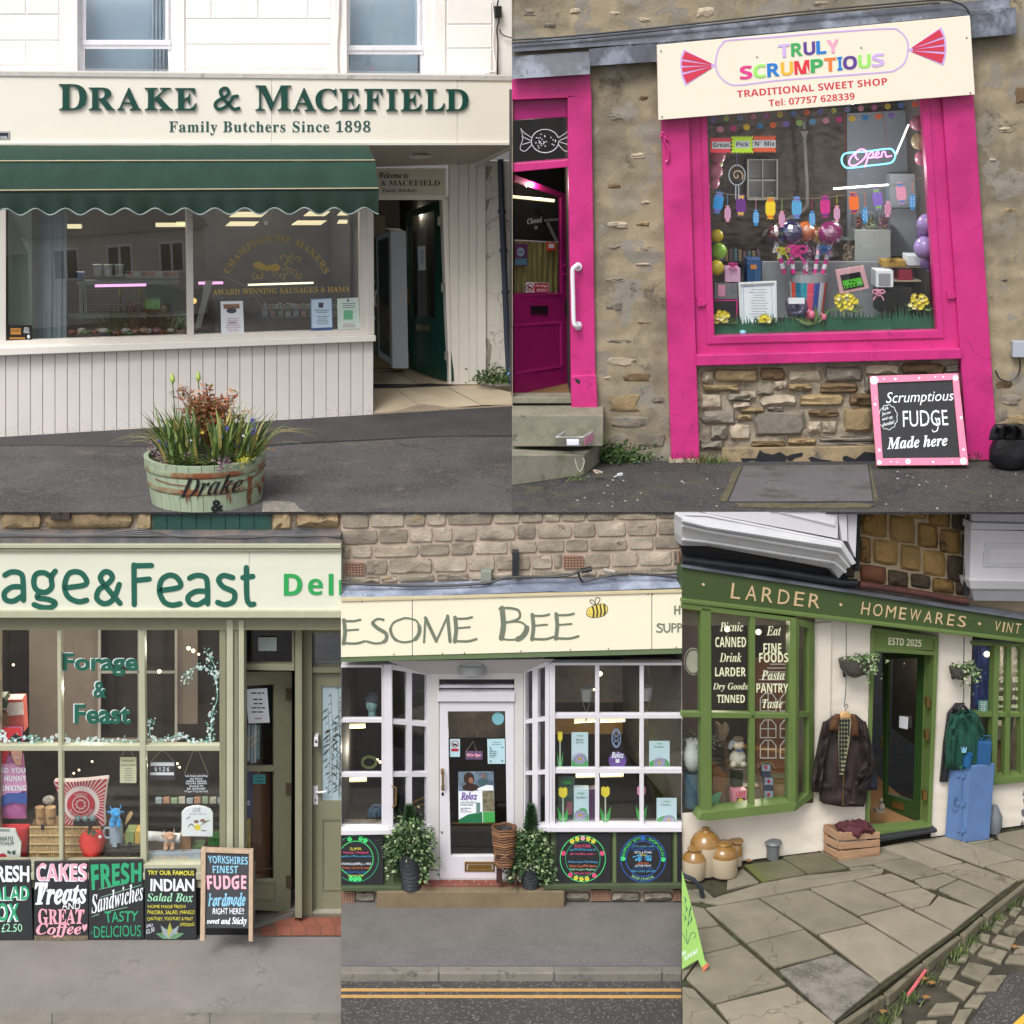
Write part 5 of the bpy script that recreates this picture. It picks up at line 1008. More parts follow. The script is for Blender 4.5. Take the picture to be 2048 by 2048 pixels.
for x,y,r,c,lb,sx in((640,995,62,'6b1f2f','dark red wrapped giant lollipop at the back left',0),(862,978,74,'d9742a','orange wrapped giant lollipop behind the navy one',0),(748,985,88,'1f2466','navy wrapped giant lollipop in front',768),(865,1128,60,'5a2458','low purple wrapped giant lollipop',862),(960,1010,60,'b5892a','golden wrapped giant lollipop peeping behind the magenta one',0),(1042,990,88,'a32a78','magenta wrapped giant lollipop at the right',985)):
 T=Thing('giant_lollipop',lb,'lollipop',b7.p(x,1285,-.6),'giant lollipops in the striped bucket');dd=-.6 if r==88 else-.75
 T.part('ball',MB().vball(b7,x,y,r,dd,n=22,m=14),M('lolly'+c,hx(c),.22,.15,7,coat=.5),smooth=True);m=MB().vball(b7,x,y,r*1.1,dd,n=16,m=11)
 m.v=[q+Vector((pnoise(q*14),pnoise(q*14+Vector((3,3,3))),pnoise(q*14+Vector((7,1,1)))))*.02 for q in m.v];T.part('wrapper',m,FILM)
 T.part('wrapper_skirt',MB().lathe(b7.p(x,y+r*1.25,dd),[(r*.8*b7.k(x,y),-.1),(.02,.02),(r*.4*b7.k(x,y),.08)],14),FILM)
 sx=sx or x+(848-x)*.3
 for k in range(6):a,b=y+r+(1290-y-r)*k/6,y+r+(1290-y-r)*(k+1)/6;T.part('stick',MB().tube([b7.p(x+(sx-x)*k/6,a,dd),b7.p(x+(sx-x)*(k+1)/6,b,dd)],.028,8),SCM['magenta']if k%2 else WHITE)
def ribbonbow(nm,lb,x,y,s,mat,d=-.5,tails=2):
 m=MB()
 for q in(-1,1):m.rib(b7,[(x,y),(x+q*s*.5,y-s*.4),(x+q*s*.9,y-s*.1),(x+q*s*.5,y+s*.15),(x,y),(x+q*s*.6,y+s*.8),(x+q*s*.7,y+s*1.1)],s*.16,d,th=.006)
 for k in range(5):a=k*1.25;m.rib(b7,[(x,y),(x+s*.5*cos(a),y+s*.4*sin(a)),(x+s*.3*cos(a+.6),y+s*.5*sin(a+.6)),(x,y)],s*.14,d+.01*k,th=.004)
 return one(nm,lb,'bow',m,mat)
ribbonbow('ribbon_bow','pink ribbon bow on the giant lollipop sticks',790,1120,90,SCM['magenta']);ribbonbow('ribbon_bow','blue ribbon bow under the magenta lollipop',1000,1110,55,M('ribbon_blue',hx('2f5f9a'),.4));ribbonbow('ribbon_bow','yellow ribbon bow under the navy lollipop',690,1120,55,M('ribbon_yellow',hx('c5c53a'),.4));ribbonbow('ribbon_bow','big shiny pink bow on the black gift box',1402,1430,52,SCM['pink'],-.4)
BK_=Thing('striped_bucket','large bucket with vertical coloured stripes and silver rim','bucket',b7.p(865,1700,-.6));c0=b7.p(865,1700,-.7);k7=b7.k(865,1500,-.6);hB=b7.p(865,1290,-.7).z-c0.z
for i in range(18):
 a,b=2*pi*i/18,2*pi*(i+1)/18;vs=[]
 for r,z in((110,0),(142,hB-.1)):
  for t in(a,(a+b)/2,b):vs.append(c0+Vector((r*k7*cos(t),r*k7*.8*sin(t),z)))
 BK_.part('stripe',MB().add(vs,[(0,1,4,3),(1,2,5,4)]),M('stripe%d'%(i%6),hx(('2f8fa0','d9536a','3f4f9a','c9cfd4','d9574a','28708f')[i%6]),.5,.05))
BK_.part('rim',MB().lathe(c0+Vector((0,0,hB-.1)),[(140*k7,0),(140*k7,.1),(130*k7,.1)],30,sq=.8),M('rim_silver',hx('b5b8bd'),.3,.05,metal=.5),smooth=True)
CF=Thing('framed_certificate','white framed certificate standing at the left of the sweet display','frame',b7.p(505,1650,-.3));q=[(360,1358),(643,1345),(648,1650),(372,1672)]
CF.part('sheet',MB().poly(b7,q,-.32,-.31),WHITE);CF.part('frame',MB().frame(b7,q,16,-.31,-.28),M('frame_white',hx('dcdce0'),.4,.02),bev=.004);CF.part('border',MB().frame(b7,[(395,1388),(608,1375),(616,1640),(402,1660)],3,-.309,-.307),BLT);CF.part('print',scribble(MB(),b7,420,1400,600,1620,11,4,-.307),PK)
PB2=Thing('hygiene_rating_frame','pink framed black and green rating sign hanging tilted in the window','sign',b7.p(1200,1440,-.3));q=[(1080,1262),(1290,1228),(1335,1400),(1115,1445)]
PB2.part('board',MB().poly(b7,q,-.32,-.3),M('board_pink',hx('c59aa0'),.6,.05),bev=.006);PB2.part('plate',MB().poly(b7,[(1115,1302),(1265,1277),(1296,1385),(1142,1415)],-.3,-.29),BLACK);PB2.part('plate_green',MB().poly(b7,[(1132,1345),(1270,1318),(1288,1375),(1148,1402)],-.29,-.286),M('rating_green',hx('4fae2a'),.5));PB2.part('print',scribble(MB(),b7,1145,1338,1262,1362,1,8,-.284),BLACK)
m=MB()
for k in range(5):m.disc(b7,1158+k*25,1388-k*5,8,8,-.286,-.284,8)
PB2.part('print',m,BLACK);PB2.part('numeral',text(b7,'5',(1252,1352,1264,1370),-.283,0,'bold'),WHITE);PB2.part('cord',MB().tube([b7.p(1110,1262,-.31),b7.p(1195,1205,-.31),b7.p(1280,1240,-.31)],.004,4),STRING)
def bx(nm,lb,x0,y0,x1,y1,col,d=-.6,dep=.3,cat='box',**k):return one(nm,lb,cat,MB().rect(b7,x0,y0,x1,y1,d-dep,d),col if not isinstance(col,str)else M('bx'+col,hx(col),.5,.06,6),bev=.006,**k)
bx('white_screen','large pale display panel behind the striped bucket',535,1200,1500,1620,'8d9096',-1.1,.05,'screen');bx('white_cabinet','white fridge cabinet behind the giant lollipops',1225,965,1492,1260,'a3a8a6',-1.3,.5,'cabinet');bx('tall_fridge','tall white fridge at the right of the sweet shop',1490,548,1900,1160,'8f959e',-1.7,.3,'fridge')
bx('shelf_edge','thin shelf line across the tall white fridge',1500,800,1800,806,'6f747c',-1.68,.02,'shelf');bx('black_gift_box','black gift box with gold trimmings at the right',1398,1398,1655,1570,BLACK,-.6);bx('white_gift_box','white cupcake gift box with clear window',1382,1268,1512,1392,WHITE,-.55);bx('gift_box_window','grey window in the white gift box',1402,1290,1490,1380,'8f9096',-.54,.005,'window');bx('red_box','red arched sweet box behind the white gift box',1548,1262,1655,1342,'8f1f38',-.75);bx('gold_box','flat gold gift box on the white shelf',1438,1195,1605,1240,'a8893f',-.75);bx('white_box','small white box at the right above the red box',1618,1155,1718,1232,WHITE,-.75);bx('shelf_unit','white shelf unit at the right back of the sweet display',1500,1340,1720,1352,'b5a58f',-.75,.3,'shelf');bx('shelf_unit','upper white shelf at the right back of the display',1440,1238,1720,1250,'b5a58f',-.78,.3,'shelf')
ribbonbow('ribbon_bow','gold bow on the flat gold box',1500,1190,36,M('gold_ribbon',hx('9a7a35'),.3,metal=.5),-.6)
bx('navy_box','navy printed box behind the certificate',425,1185,530,1380,'1f4a78',-.7);bx('orange_badge','orange badge on the navy box',450,1225,495,1258,'c9803f',-.69,.006,'badge');bx('pink_gift_box','pink patterned gift box with shiny bow, left of the navy box',260,1250,375,1355,'c9a0bd',-.5);ribbonbow('ribbon_bow','magenta foil bow on the pink gift box',318,1225,38,SCM['magenta'],-.45)
bx('grey_gift_box','grey box with a pink tag at the left of the display',182,1362,355,1480,'74767c',-.5);bx('pink_tag','pink gift tag on the grey box',208,1375,262,1460,SCM['pink'],-.49,.006,'tag');bx('black_crate','black crate with pink edges under the grey box',180,1488,350,1640,'26222a',-.5);one('pink_crate_edge','pink edge strip of the black crate','trim',MB().ring(b7,[(180,1486),(355,1486),(352,1660),(180,1660)],[(180,1494),(345,1494),(342,1660),(180,1660)],-.5,-.48),SCM['magenta'])
for x0,x1,c,lb in((1222,1282,'8a5a52','left jar of brown sweets on the cabinet'),(1305,1380,'9aa080','middle jar of green sweets on the cabinet'),(1395,1475,'9a6f74','right jar of pink sweets on the cabinet'),(1128,1222,'b59a7f','tall jar of pastel sweets behind the magenta lollipop')):
 y1=955 if x0>1200 else 1195;y0=865 if x0>1200 else 1060;T=Thing('sweet_jar',lb,'jar',b7.p((x0+x1)/2,y1,-1.4));T.part('glass',MB().rect(b7,x0,y0-20,x1,y1,-1.5,-1.25),GLASS);m=MB()
 for k in range(60):m.vball(b7,random.uniform(x0+8,x1-8),random.uniform(y0+6,y1-6),7,random.uniform(-1.45,-1.3),n=5,m=4)
 T.part('sweets',m,[M('sw'+c,hx(c),.5,.4,60)],kind='stuff');T.part('lid',MB().rect(b7,x0+5,y0-30,x1-5,y0-18,-1.5,-1.27),STEEL)
m=MB();random.seed(4)
for i in range(10):x=190+i*34;bx('shelf_packet','small packet on the dim back shelf of the sweet shop',x,1120+random.uniform(-10,10),x+26,1200,('5f4f5a','4f6a78','7a6a4f')[i%3],-1.6,.1,'packet',group='packets on the dim back shelf')
TW2=Thing('twist_bag','silver foil wrapped parcel with a white label between certificate and bucket','parcel',b7.p(790,1600,-.35));m=MB().sheet(b7,[(1470,730,850),(1500,705,870),(1560,715,880),(1610,730,860)],-.45,.12,.1,freq=6);TW2.part('foil',m,M('foil',hx('8f8aa8'),.25,.3,30,.01,30,metal=.5),smooth=True);TW2.part('label',MB().rect(b7,732,1470,852,1515,-.3,-.29),WHITE)
PG=M('paper_grass',hx('1f5a3f'),.8,.15,6);T=Thing('paper_grass','strip of spiky dark green paper grass along the bottom of the window','decoration',b7.p(1000,1730,-.18))
for x0,x1,yb,ht in((180,700,1745,110),(700,980,1725,95),(980,1500,1712,110),(1500,1835,1700,125)):
 P=[(x0,yb)];x=x0
 while x<x1-10:a=random.uniform(12,22);h=random.uniform(.5,1)*ht;P+=[(x+2,yb-62-random.uniform(0,18)),(x+a*.5+random.uniform(-9,9),yb-62-h)];x+=a*1.3
 P+=[(x1,yb-60),(x1,yb)];T.part('strip',MB().poly(b7,P,-.2,-.19),PG)
FY=[M('flower_yellow',hx('e0cf3a'),.6,.15,60),M('flower_cream',hx('e8e0a0'),.6,.1,60)]
for x,y,r,lb in((1150,1500,85,'large yellow artificial flower bunch in the middle'),(1695,1495,72,'yellow artificial flower bunch at the right'),(225,1615,62,'yellow artificial flower bunch at the left'),(555,1625,40,'small yellow flower bunch right of the certificate')):
 T=Thing('flower_bunch',lb,'flowers',b7.p(x,y+r,-.17),'yellow flower bunches');m=MB();g=MB()
 for k in range(int(r*.5)):
  a,q=random.uniform(0,6.28),sqrt(random.random())*r;c=b7.p(x+q*cos(a),y+q*.7*sin(a),random.uniform(-.2,-.13));m.mi=k%3==0 and 1 or 0
  for j in range(6):m.leaf(c,(cos(j*1.05),-.6,sin(j*1.05)),.04,.035,Vector((0,-1,.1)))
  if k%3==0:g.mi=k%2;g.leaf(b7.p(x+q*cos(a),y+r*.7,-.18),(cos(a),-.4,.3+sin(a)*.5),.13,.04)
 T.part('blossoms',m,FY);T.part('leaves',g,LEAFM[:2])
for x,y,r,lb in((905,1595,28,'larger pink artificial tulips above the leaves'),(995,1612,22,'smaller pink tulip right of the pair')):
 T=Thing('artificial_tulip',lb,'flower',b7.p(x,1680,-.16));T.part('bloom',MB().vball(b7,x,y,r,-.16,sz=1.2,n=8,m=6).vball(b7,x-r*.7,y-r*.8,r*.6,-.16,n=7,m=5),M('tulip_pink',hx('cf6f8a'),.5,.15,30),smooth=True);T.part('stem',MB().tube([b7.p(x,y+r,-.165),b7.p(x-5,1700,-.165)],.006,4),GRASSM[2])
m=MB()
for a,b in(((930,1660),(770,1620)),((935,1670),(930,1520)),((945,1660),(1040,1545)),((935,1660),(800,1650))):
 p,q=b7.p(*a,-.15),b7.p(*b,-.15);m.mi=0;m.leaf(p,q-p,(q-p).length,.07,Vector((0,-1,0)))
one('broad_leaves','broad green artificial leaves under the pink tulips','leaves',m,[GRASSM[0]]);one('paper_egg','small pale blue egg on the window ledge','egg',MB().vball(b7,393,1726,26,-.14,sz=.7),M('egg_blue',hx('8fc9de'),.5),smooth=True)
# ==== lower street, left: deli
LIM[0]=(-400,682,1024)
ZC=lambda y:CAM.z-20.03*tan(PITCH+math.atan((y-1024)/FPX))
Z3,Z4=ZC(1870),ZC(1806)
F3=Fac(Vector((-5,.03,Z3)),Vector((0,.03,Z3)));V3=View(F3)
c1,c2,c3=View(F3,0,1024,.353),View(F3,0,1500,.353),View(F3,0,1380,.2484)
CARD=sheetcard
def TX(T,v,s,q,d,mat,th=0.0,nm='lettering',**k):
 if mat in CHALK.values()and 'warp' not in k and len(s)>2:k['warp']=lambda X,Y:(X+3*pnoise(Vector((X*.02,Y*.05,1))),Y+5*pnoise(Vector((X*.035,3,len(s)))))
 return T.part(nm,text(v,s,q,d,th,**k),mat)
struct('ground',MB().ext([Vector((-600,-600,-1.2)),Vector((600,-600,-1.2)),Vector((600,600,-1.2)),Vector((-600,600,-1.2))],(0,0,-.1)),ASPH)
PAV3=M('grey_asphalt',hx('7c7773'),.92,.14,1.2,.004,150,speck=(hx('837e77'),75,.14),crack=(hx('6b6663'),.3,.003),dirt=(hx('6e6965'),1.6,.2))
pav3=struct('pavement',MB().ext([G(-300,2300,Z3),G(682,2300,Z3),G(682,1780,Z3),G(-300,1780,Z3)],(0,0,-.1)),PAV3)
KERB=M('kerb_stone',hx('77726b'),.9,.15,3,.008,50,rnd=.05,dirt=(hx('5b5850'),4,.35))
for x0,x1 in((-40,103),(105,419),(421,682)):
 o=MB().ext([G(x0,2027,Z3+.006),G(x1,2027,Z3+.006),G(x1,2070,Z3+.006),G(x0,2070,Z3+.006)],(0,0,.01));sub(pav3,'kerb_stone',o,KERB)
OLV=M('olive_frame_paint',hx('807f68'),.5,.06,3,dirt=(hx('6a6a52'),6,.12));OLVL=M('pale_olive_paint',hx('aaaa92'),.5,.05,4,dirt=(hx('8a8a70'),6,.12));OLVD=M('olive_door_paint',hx('74745c'),.5,.06,3)
SST=[M('sandstone_a',hx('8d7a5c'),.92,.28,5,.025,16,rnd=.12,dirt=(hx('564a3b'),3.5,.35)),M('sandstone_b',hx('a08d6c'),.92,.2,5,.02,20,rnd=.12,dirt=(hx('6b5d49'),4,.3))]
T3=Thing('shop_building','stone fronted deli with pale olive window frames and green boards above','shop',F3.p(300,1870))
T3.part('wall',MB().rect(V3,-200,1018,682,1110,-.4,-.06).rect(V3,-200,1255,0,1870,-.3,-.2).rect(V3,-200,1740,505,1874,-.3,-.05).rect(V3,-200,1100,682,1255,-.5,-.1),MORT)
random.seed(9)
for x0,y0,x1,y1,k in((0,1018,86,1061,0),(88,1018,270,1060,0),(273,1018,305,1062,1),(543,1018,586,1062,1),(588,1018,682,1058,0)):T3.part('stone',stone(V3,x0,y0,x1,y1,-.08,.0,.03,rough=.3),SST[k])
MTL=Thing('sign_bracket','rusty dark metal fixing plate on the stone above the deli','bracket',V3.p(120,1041));MTL.part('plate',MB().rect(c1,285,-20,395,46,-.02,.06),M('rusty_dark',hx('3a302b'),.7,.3,12),bev=.006);MTL.part('bolt',MB().disc(c1,340,8,6,6,.06,.075,8),BLACK)
DKG=M('dark_green_boards',hx('22463f'),.5,.1,3)
xs=[865,947,1030,1112,1195,1277,1358,1440,1535]
BDS=Thing('green_shutter','dark green boarded panel above the deli fascia','shutter',V3.p(420,1067))
for a,b in zip(xs,xs[1:]):BDS.part('board',MB().rect(c1,a+1,-20,b-1,121,-.1,-.03),DKG,bev=.005)
rows=[[(x*35,y,d+.008*pnoise(Vector((x,y,1))))for x in range(-2,21)]for y,d in((1060,-.02),(1068,.06),(1075,.1),(1076,.16),(1088,.17))]
m=MB();grid(m,V3,rows,.04);T3.part('lead_flashing',m,M('dirty_lead',hx('4f5053'),.6,.3,6,.006,25,col2=hx('6f625c'),amt=.5,dirt=(hx('8a95a6'),3,.2)),smooth=True)
for i in range(4):one('overhead_cable',('topmost','second','third','lowest')[i]+' black cable drooping along the lead above the deli sign','cable',MB().tube([V3.p(x,y,.17)for x,y in crom([(-20,1064+i*2),(120,1070+i),(200+10*i,1068+i),(285,1060+i*4),(360,1074-i),(470,1070+i*2),(600,1073-i),(690,1070+i*2)])],.009,5),BLACK)
T3.part('cornice',MB().poly(V3,[(-40,1089),(682,1089),(682,1097),(-40,1097)],.0,.22).poly(V3,[(-40,1098),(682,1098),(682,1103),(-40,1103)],.0,.19),OLVL,bev=.006)
SG3=Thing('shop_sign','cream green fascia board with dark green Forage & Feast and bright green Deli','sign',V3.p(300,1236,.2));FB=M('fascia_mint',hx('d2d4c3'),.5,.04,1.6,dirt=(hx('a3a388'),5,.1),stretch=(.5,3,4))
SG3.part('board',MB().rect(V3,-40,1103,498,1223,0,.15),FB);SG3.part('board',MB().rect(V3,498.8,1103,682,1223,0,.15),FB)
SG3.part('moulding',MB().rect(V3,-40,1222,682,1236,0,.2),OLVL,bev=.006)
DG=M('sign_dark_green',hx('1a5a4a'),.5,.08,8);BGN=M('sign_bright_green',hx('2a9a50'),.5,.05)
def let(v,T,L,w,d,mat,th=.008,nm='letter'):
 for one_ in L:
  m=MB()
  for k,s in enumerate(one_):m.rib(v,s,w,d-.0008*k,th=th)
  T.part(nm,m,mat)
A_=lambda x:[[(x+18,358),(x+55,340),(x+100,345),(x+120,375),(x+124,500)],[(x+118,425),(x+60,425),(x+18,455),(x+22,495),(x+65,505),(x+118,475)]]
let(c1,SG3,[A_(8),[[(290,370),(250,345),(205,352),(190,395),(205,440),(255,455),(292,425),(290,370),(312,335)],[(225,455),(210,485),(270,495),(312,515),(290,540),(235,540),(192,525)]],[[(365,430),(485,410),(470,355),(425,338),(385,355),(365,420),(385,480),(440,508),(490,500)]],[[(680,518),(600,425),(568,375),(590,340),(622,345),(635,375),(605,410),(560,440),(548,490),(590,520),(640,495),(675,410)]],[[(758,300),(760,525)],[(765,305),(858,303)],[(765,388),(845,380)]],[[(905,445),(1018,425),(1005,375),(960,358),(915,385),(903,450),(930,510),(975,528),(1020,520)]],[[(x+1058,y+20)for x,y in[(15,355),(50,340),(95,345),(115,375),(118,500)]],[(1172,450),(1110,450),(1066,480),(1075,515),(1120,525),(1172,495)]],[[(1318,372),(1265,360),(1238,385),(1265,425),(1325,455),(1322,505),(1275,525),(1232,512)]],[[(1395,315),(1398,480),(1415,522),(1438,522)],[(1375,372),(1432,365)]]],30,.158,DG)
for s,q in(('D',(1608,350,1712,473)),('e',(1745,378,1828,470)),('l',(1862,350,1888,471))):TX(SG3,c1,s,q,.155,BGN,.006,'letter',st='bold')
SG3.part('letter',MB().rect(c1,1920,385,1932,470,.15,.16),BGN)
T3.part('lintel',MB().rect(V3,-40,1236,682,1260,-.2,.04),OLV)
WN3=T3.part('window_frame',MB().rect(V3,-60,1729,440,1745,-.15,.06),OLVL,bev=.006)
for x0,x1 in((114,122),(277,289)):T3.part('mullion',MB().poly(V3,[(x0,1258),(x1,1258),(x1+4,1730),(x0+4,1730)],-.1,.02),OLVL,parent=WN3,bev=.006)
T3.part('transom',MB().rect(V3,-60,1491,442,1502,-.1,.012),OLVL,parent=WN3,bev=.006)
for i,(x0,x1,d)in enumerate(((439,452,.02),(453,466,.05),(467,476,.02),(477,488,.06))):T3.part('pilaster_moulding',MB().rect(V3,x0,1240,x1,1750,-.15,d),OLV if i%2==0 else OLVL,bev=.006)
T3.part('sill_moulding',MB().rect(V3,-60,1746,440,1760,-.1,.08).rect(V3,-60,1761,440,1776,-.1,.03),OLVL,bev=.006);T3.part('stall_riser',MB().rect(V3,-60,1777,505,1874,-.1,0),BLACK)
for x0,x1 in((-40,114),(121,277),(289,440)):
 for y0,y1 in((1259,1492),(1501,1730)):T3.part('pane',MB().rect(V3,x0,y0,x1+3,y1,-.05,-.045),GLASS,parent=WN3)
lamp(c1.p(1068,772,-1.1),20);lamp(c1.p(500,1000,-.9),22);lamp(c1.p(75,866,-1.0),25);lamp(c1.p(1000,1450,-1.0),18);lamp(c1.p(400,1500,-1.0),18)
T3.part('shop_interior',room(V3,rq(-80,1240,470,1760),-.16,2.2),M('deli_inside',hx('2f2b28'),.85,.4,.8))
T3.part('pale_curtain',MB().rect(c1,165,640,330,1330,-1.95,-1.9).rect(c1,345,640,555,1330,-1.95,-1.9).rect(c1,1000,640,1120,1200,-1.95,-1.9),M('inside_panel',hx('635b56'),.9,.08))
T3.part('inner_window',MB().frame(c1,[(555,640),(1005,1300)],15,-1.88,-1.84).rect(c1,780,640,800,1300,-1.88,-1.85).rect(c1,560,900,1000,915,-1.88,-1.85),M('sash_grey',hx('7f7c78')))
for i,(x,y)in enumerate(((1068,772),(1095,786),(1126,806),(902,903),(75,866))):o=one('bulb',('left','middle','small right','lower single','far left')[i]+' glowing warm bulb hanging in the deli','bulb',MB().vball(c1,x,y,11 if i not in(2,4)else 7,-.9),BULB,smooth=True)
for x,y in((522,1414),(448,1462),(1005,1425),(1018,1446),(418,1480)):one('bulb','tiny warm light low in the deli window at %d from the left edge'%x if 0 else 'tiny warm bulb glowing in the lower panes of the deli window','bulb',MB().vball(c1,x,y,6,-1.4,n=8,m=6),BULB,group='tiny bulbs in the lower panes')
for i in range(5):one('dark_shelf',('topmost','second','third','fourth','lowest')[i]+' dark shelf at the back of the deli window','shelf',MB().rect(c1,600,1590+i*60,1500,1606+i*60,-1.8,-1.4),M('shelf_dark',hx('2a2826'),.5,.3,6))
for i in range(9):x=880+i*44;one('shelf_pack','pale pack on the dark deli shelves','pack',MB().rect(c1,x,1622+random.uniform(-6,8),x+36,1652,-1.5,-1.38),M('pk%d'%(i%4)),group='pale packs on the deli shelves')
PG3=Thing('window_lettering','dark green Forage & Feast with white shading painted on the middle pane','lettering',c1.p(560,1200));WS=M('shade_white',hx('c9d6d6'),.7,.03)
for s,q in(('Forage',(352,800,784,930)),('&',(525,960,605,1055)),('Feast',(418,1090,742,1202))):
 TX(PG3,c1,s,(q[0]-3,q[1]-4,q[2]-8,q[3]-6),-.038,WS,st='n',wt=.02);TX(PG3,c1,s,(q[0]+4,q[1],q[2],q[3]),-.034,DG,st='n',wt=.03)
TEAL=M('painted_teal',hx('7fb8ab'),.8,.1,30)
def vine(lb,path,n,v=c1,sz=7):
 random.seed(len(lb));T=Thing('painted_blossom',lb,'drawing',v.p(*path[0],-.04));P=crom(path);T.part('stem',MB().rib(v,path,4,-.04,th=.001),TEAL);w,t=MB(),MB()
 for k in range(n):
  x,y=random.choice(P);a=random.uniform(0,6.3);r=random.uniform(6,26);X,Y=x+r*cos(a),y+r*sin(a)*.8;s=random.uniform(.5,1.2)*sz
  if k%4==0:
   for j in range(5):w.disc(v,X+s*.8*cos(j*1.257),Y+s*.8*sin(j*1.257),s*.5,s*.5,-.041,-.039,6)
  elif k%4==1:w.disc(v,X,Y,s*.8,s*.9,-.041,-.0385,8)
  else:t.poly(v,[(X,Y),(X+s*cos(a)+s*.5*sin(a),Y+s*sin(a)-s*.5*cos(a)),(X+2*s*cos(a),Y+2*s*sin(a)),(X+s*cos(a)-s*.5*sin(a),Y+s*sin(a)+s*.5*cos(a))],-.0415,-.0395)
 T.part('flowers',w,WS);T.part('leaves',t,TEAL)
vine('white and teal blossom painted up the right side of the right pane',[(1165,790),(1215,870),(1225,960),(1230,1060),(1200,1150),(1195,1250),(1190,1310)],80);vine('painted blossom branch arching across the top of the right pane',[(1220,930),(1160,880),(1090,890),(1045,960)],50);vine('painted blossom along the bottom of the right pane',[(855,1170),(850,1260),(900,1300),(1010,1265),(1090,1300),(1190,1295)],85);vine('painted blossom along the bottom of the middle pane',[(385,1290),(460,1300),(540,1285),(640,1300),(775,1295)],60);vine('painted blossom along the bottom of the left pane',[(0,1250),(50,1300),(130,1275),(220,1300),(310,1280)],46,sz=12)
R3=-.57
T3.part('door_header',MB().rect(V3,476,1240,682,1252,R3-.1,R3+.05),OLVD)
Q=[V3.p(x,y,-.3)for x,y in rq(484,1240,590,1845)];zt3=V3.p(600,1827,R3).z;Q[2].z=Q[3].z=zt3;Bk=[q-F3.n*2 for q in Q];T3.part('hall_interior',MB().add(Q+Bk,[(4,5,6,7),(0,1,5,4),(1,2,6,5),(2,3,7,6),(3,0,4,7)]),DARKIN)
T3.part('fanlight',MB().frame(c1,[(1365,630),(1668,870)],(10,12,14,10),-.35,-.28),OLVD);T3.part('pane',MB().rect(c1,1375,640,1655,862,-.33,-.325),GLASS)
CARD('fanlight_card','pale blank card stuck in the glass above the deli door','card',c1,(1463,710,1567,787),-.3,M('card_grey',hx('8f9c98'),.6,.03))
T3.part('door_rail',MB().poly(c1,[(1365,862),(1668,866),(1668,900),(1370,895)],-.35,-.26),OLV,bev=.005)
T3.part('door_post',MB().rect(V3,590,1240,604,1836,R3,-.25).rect(V3,604,1240,624,1836,R3-.1,R3+.12),OLV,bev=.006)
VD3=View(Fac(G(506,1850,zt3-.05),G(584,1826,zt3-.05)),0,1024,.353)
D3=Thing('open_door','olive glazed deli door standing ajar with notices inside','door',VD3.p(1600,2250))
dq=[(1375,905),(1655,905),(1648,2270),(1375,2250)];dg3=[(1400,985),(1556,978),(1556,2080),(1400,2080)]
D3.part('leaf',MB().ring(VD3,dq,dg3,-.05,0),OLV,bev=.004);D3.part('glazing_bar',MB().rect(VD3,1395,1440,1558,1470,-.05,.005),OLV);D3.part('pane',MB().poly(VD3,dg3,-.03,-.025),GLASS);D3.part('panel',MB().frame(VD3,[(1430,2020+0),(1560,2022)],1,0,.002).frame(VD3,[(1410,2100),(1560,2205)],8,0,.012),OLVD)
for y in(1035,1570,2095):D3.part('hinge',MB().rect(VD3,1622,y-32,1652,y+32,0,.02),M('hinge_rust',hx('54473a'),.6,.3,30))
CARD('door_notice','white printed notice taped inside the deli door glass','notice',VD3,[(1390,1005),(1513,998),(1528,1193),(1408,1198)],-.02,WHITE,prints=[('print',scribble(MB(),VD3,1402,1012,1508,1040,1,8,-.018),CHAR),('print',scribble(MB(),VD3,1412,1050,1508,1145,4,7,-.018),CHAR),('print',scribble(MB(),VD3,1415,1155,1515,1185,1,8,-.018),M('print_red'))])
for i,(x,y0,y1,c)in enumerate(((1385,1210,1430,'c9806a'),(1405,1205,1410,'9aa7ac'),(1425,1205,1425,'7f9aa2'),(1442,1205,1420,'b5bcc0'),(1460,1210,1400,'5f8a94'))):one('leaflet',('orange','first grey','blue grey','white','teal')[i]+' leaflet in the rack behind the deli door','leaflet',MB().poly(VD3,[(x,y0),(x+14,y0),(x+10,y1),(x-4,y1)],-.12,-.08),M('leaf'+c,hx(c),.6,.1,30))
T=Thing('blue_banner','dark blue banner lettered in white beside the deli door','banner',VD3.p(1400,1720));T.part('cloth',MB().rect(VD3,1370,1470,1430,1735,-.08,-.07),M('navy_cloth',hx('27306a'),.7,.1));TX(T,VD3,'RE',(1378,1636,1418,1660),-.068,WHITE,st='bold')
one('yellow_poster','yellow and dark red poster at the bottom of the deli door','poster',MB().rect(VD3,1372,1738,1420,1900,-.1,-.08),M('poster_yel',hx('b09a4a'),.6,.5,12));CARD('teal_label','teal label inside the lower glass of the deli door','label',VD3,(1432,1488,1504,1540),-.02,M('label_teal',hx('3f8a8a'),.6),prints=[('print',scribble(MB(),VD3,1438,1495,1498,1535,2,5,-.018),BLACK)])
one('wooden_counter','brown wooden counter side seen through the deli door','counter',MB().rect(VD3,1430,1480,1530,2080,-.5,-.3),M('counter_wood',hx('6a4326'),.6,.15,3,stretch=(8,8,1)))
D3b=Thing('side_door','closed olive door with frosted leaf patterned glass and white handle','door',V3.p(650,1827,R3))
D3b.part('frame',MB().ring(V3,rq(616,1243,720,1836),rq(624,1267,720,1827),R3-.1,R3+.1),OLV,bev=.006);D3b.part('rail',MB().rect(c1,1765,882,1990,912,R3-.1,R3+.08),OLV,bev=.005);D3b.part('fanlight',MB().rect(c1,1768,688,1990,882,R3-.05,R3-.04),GLASSB)
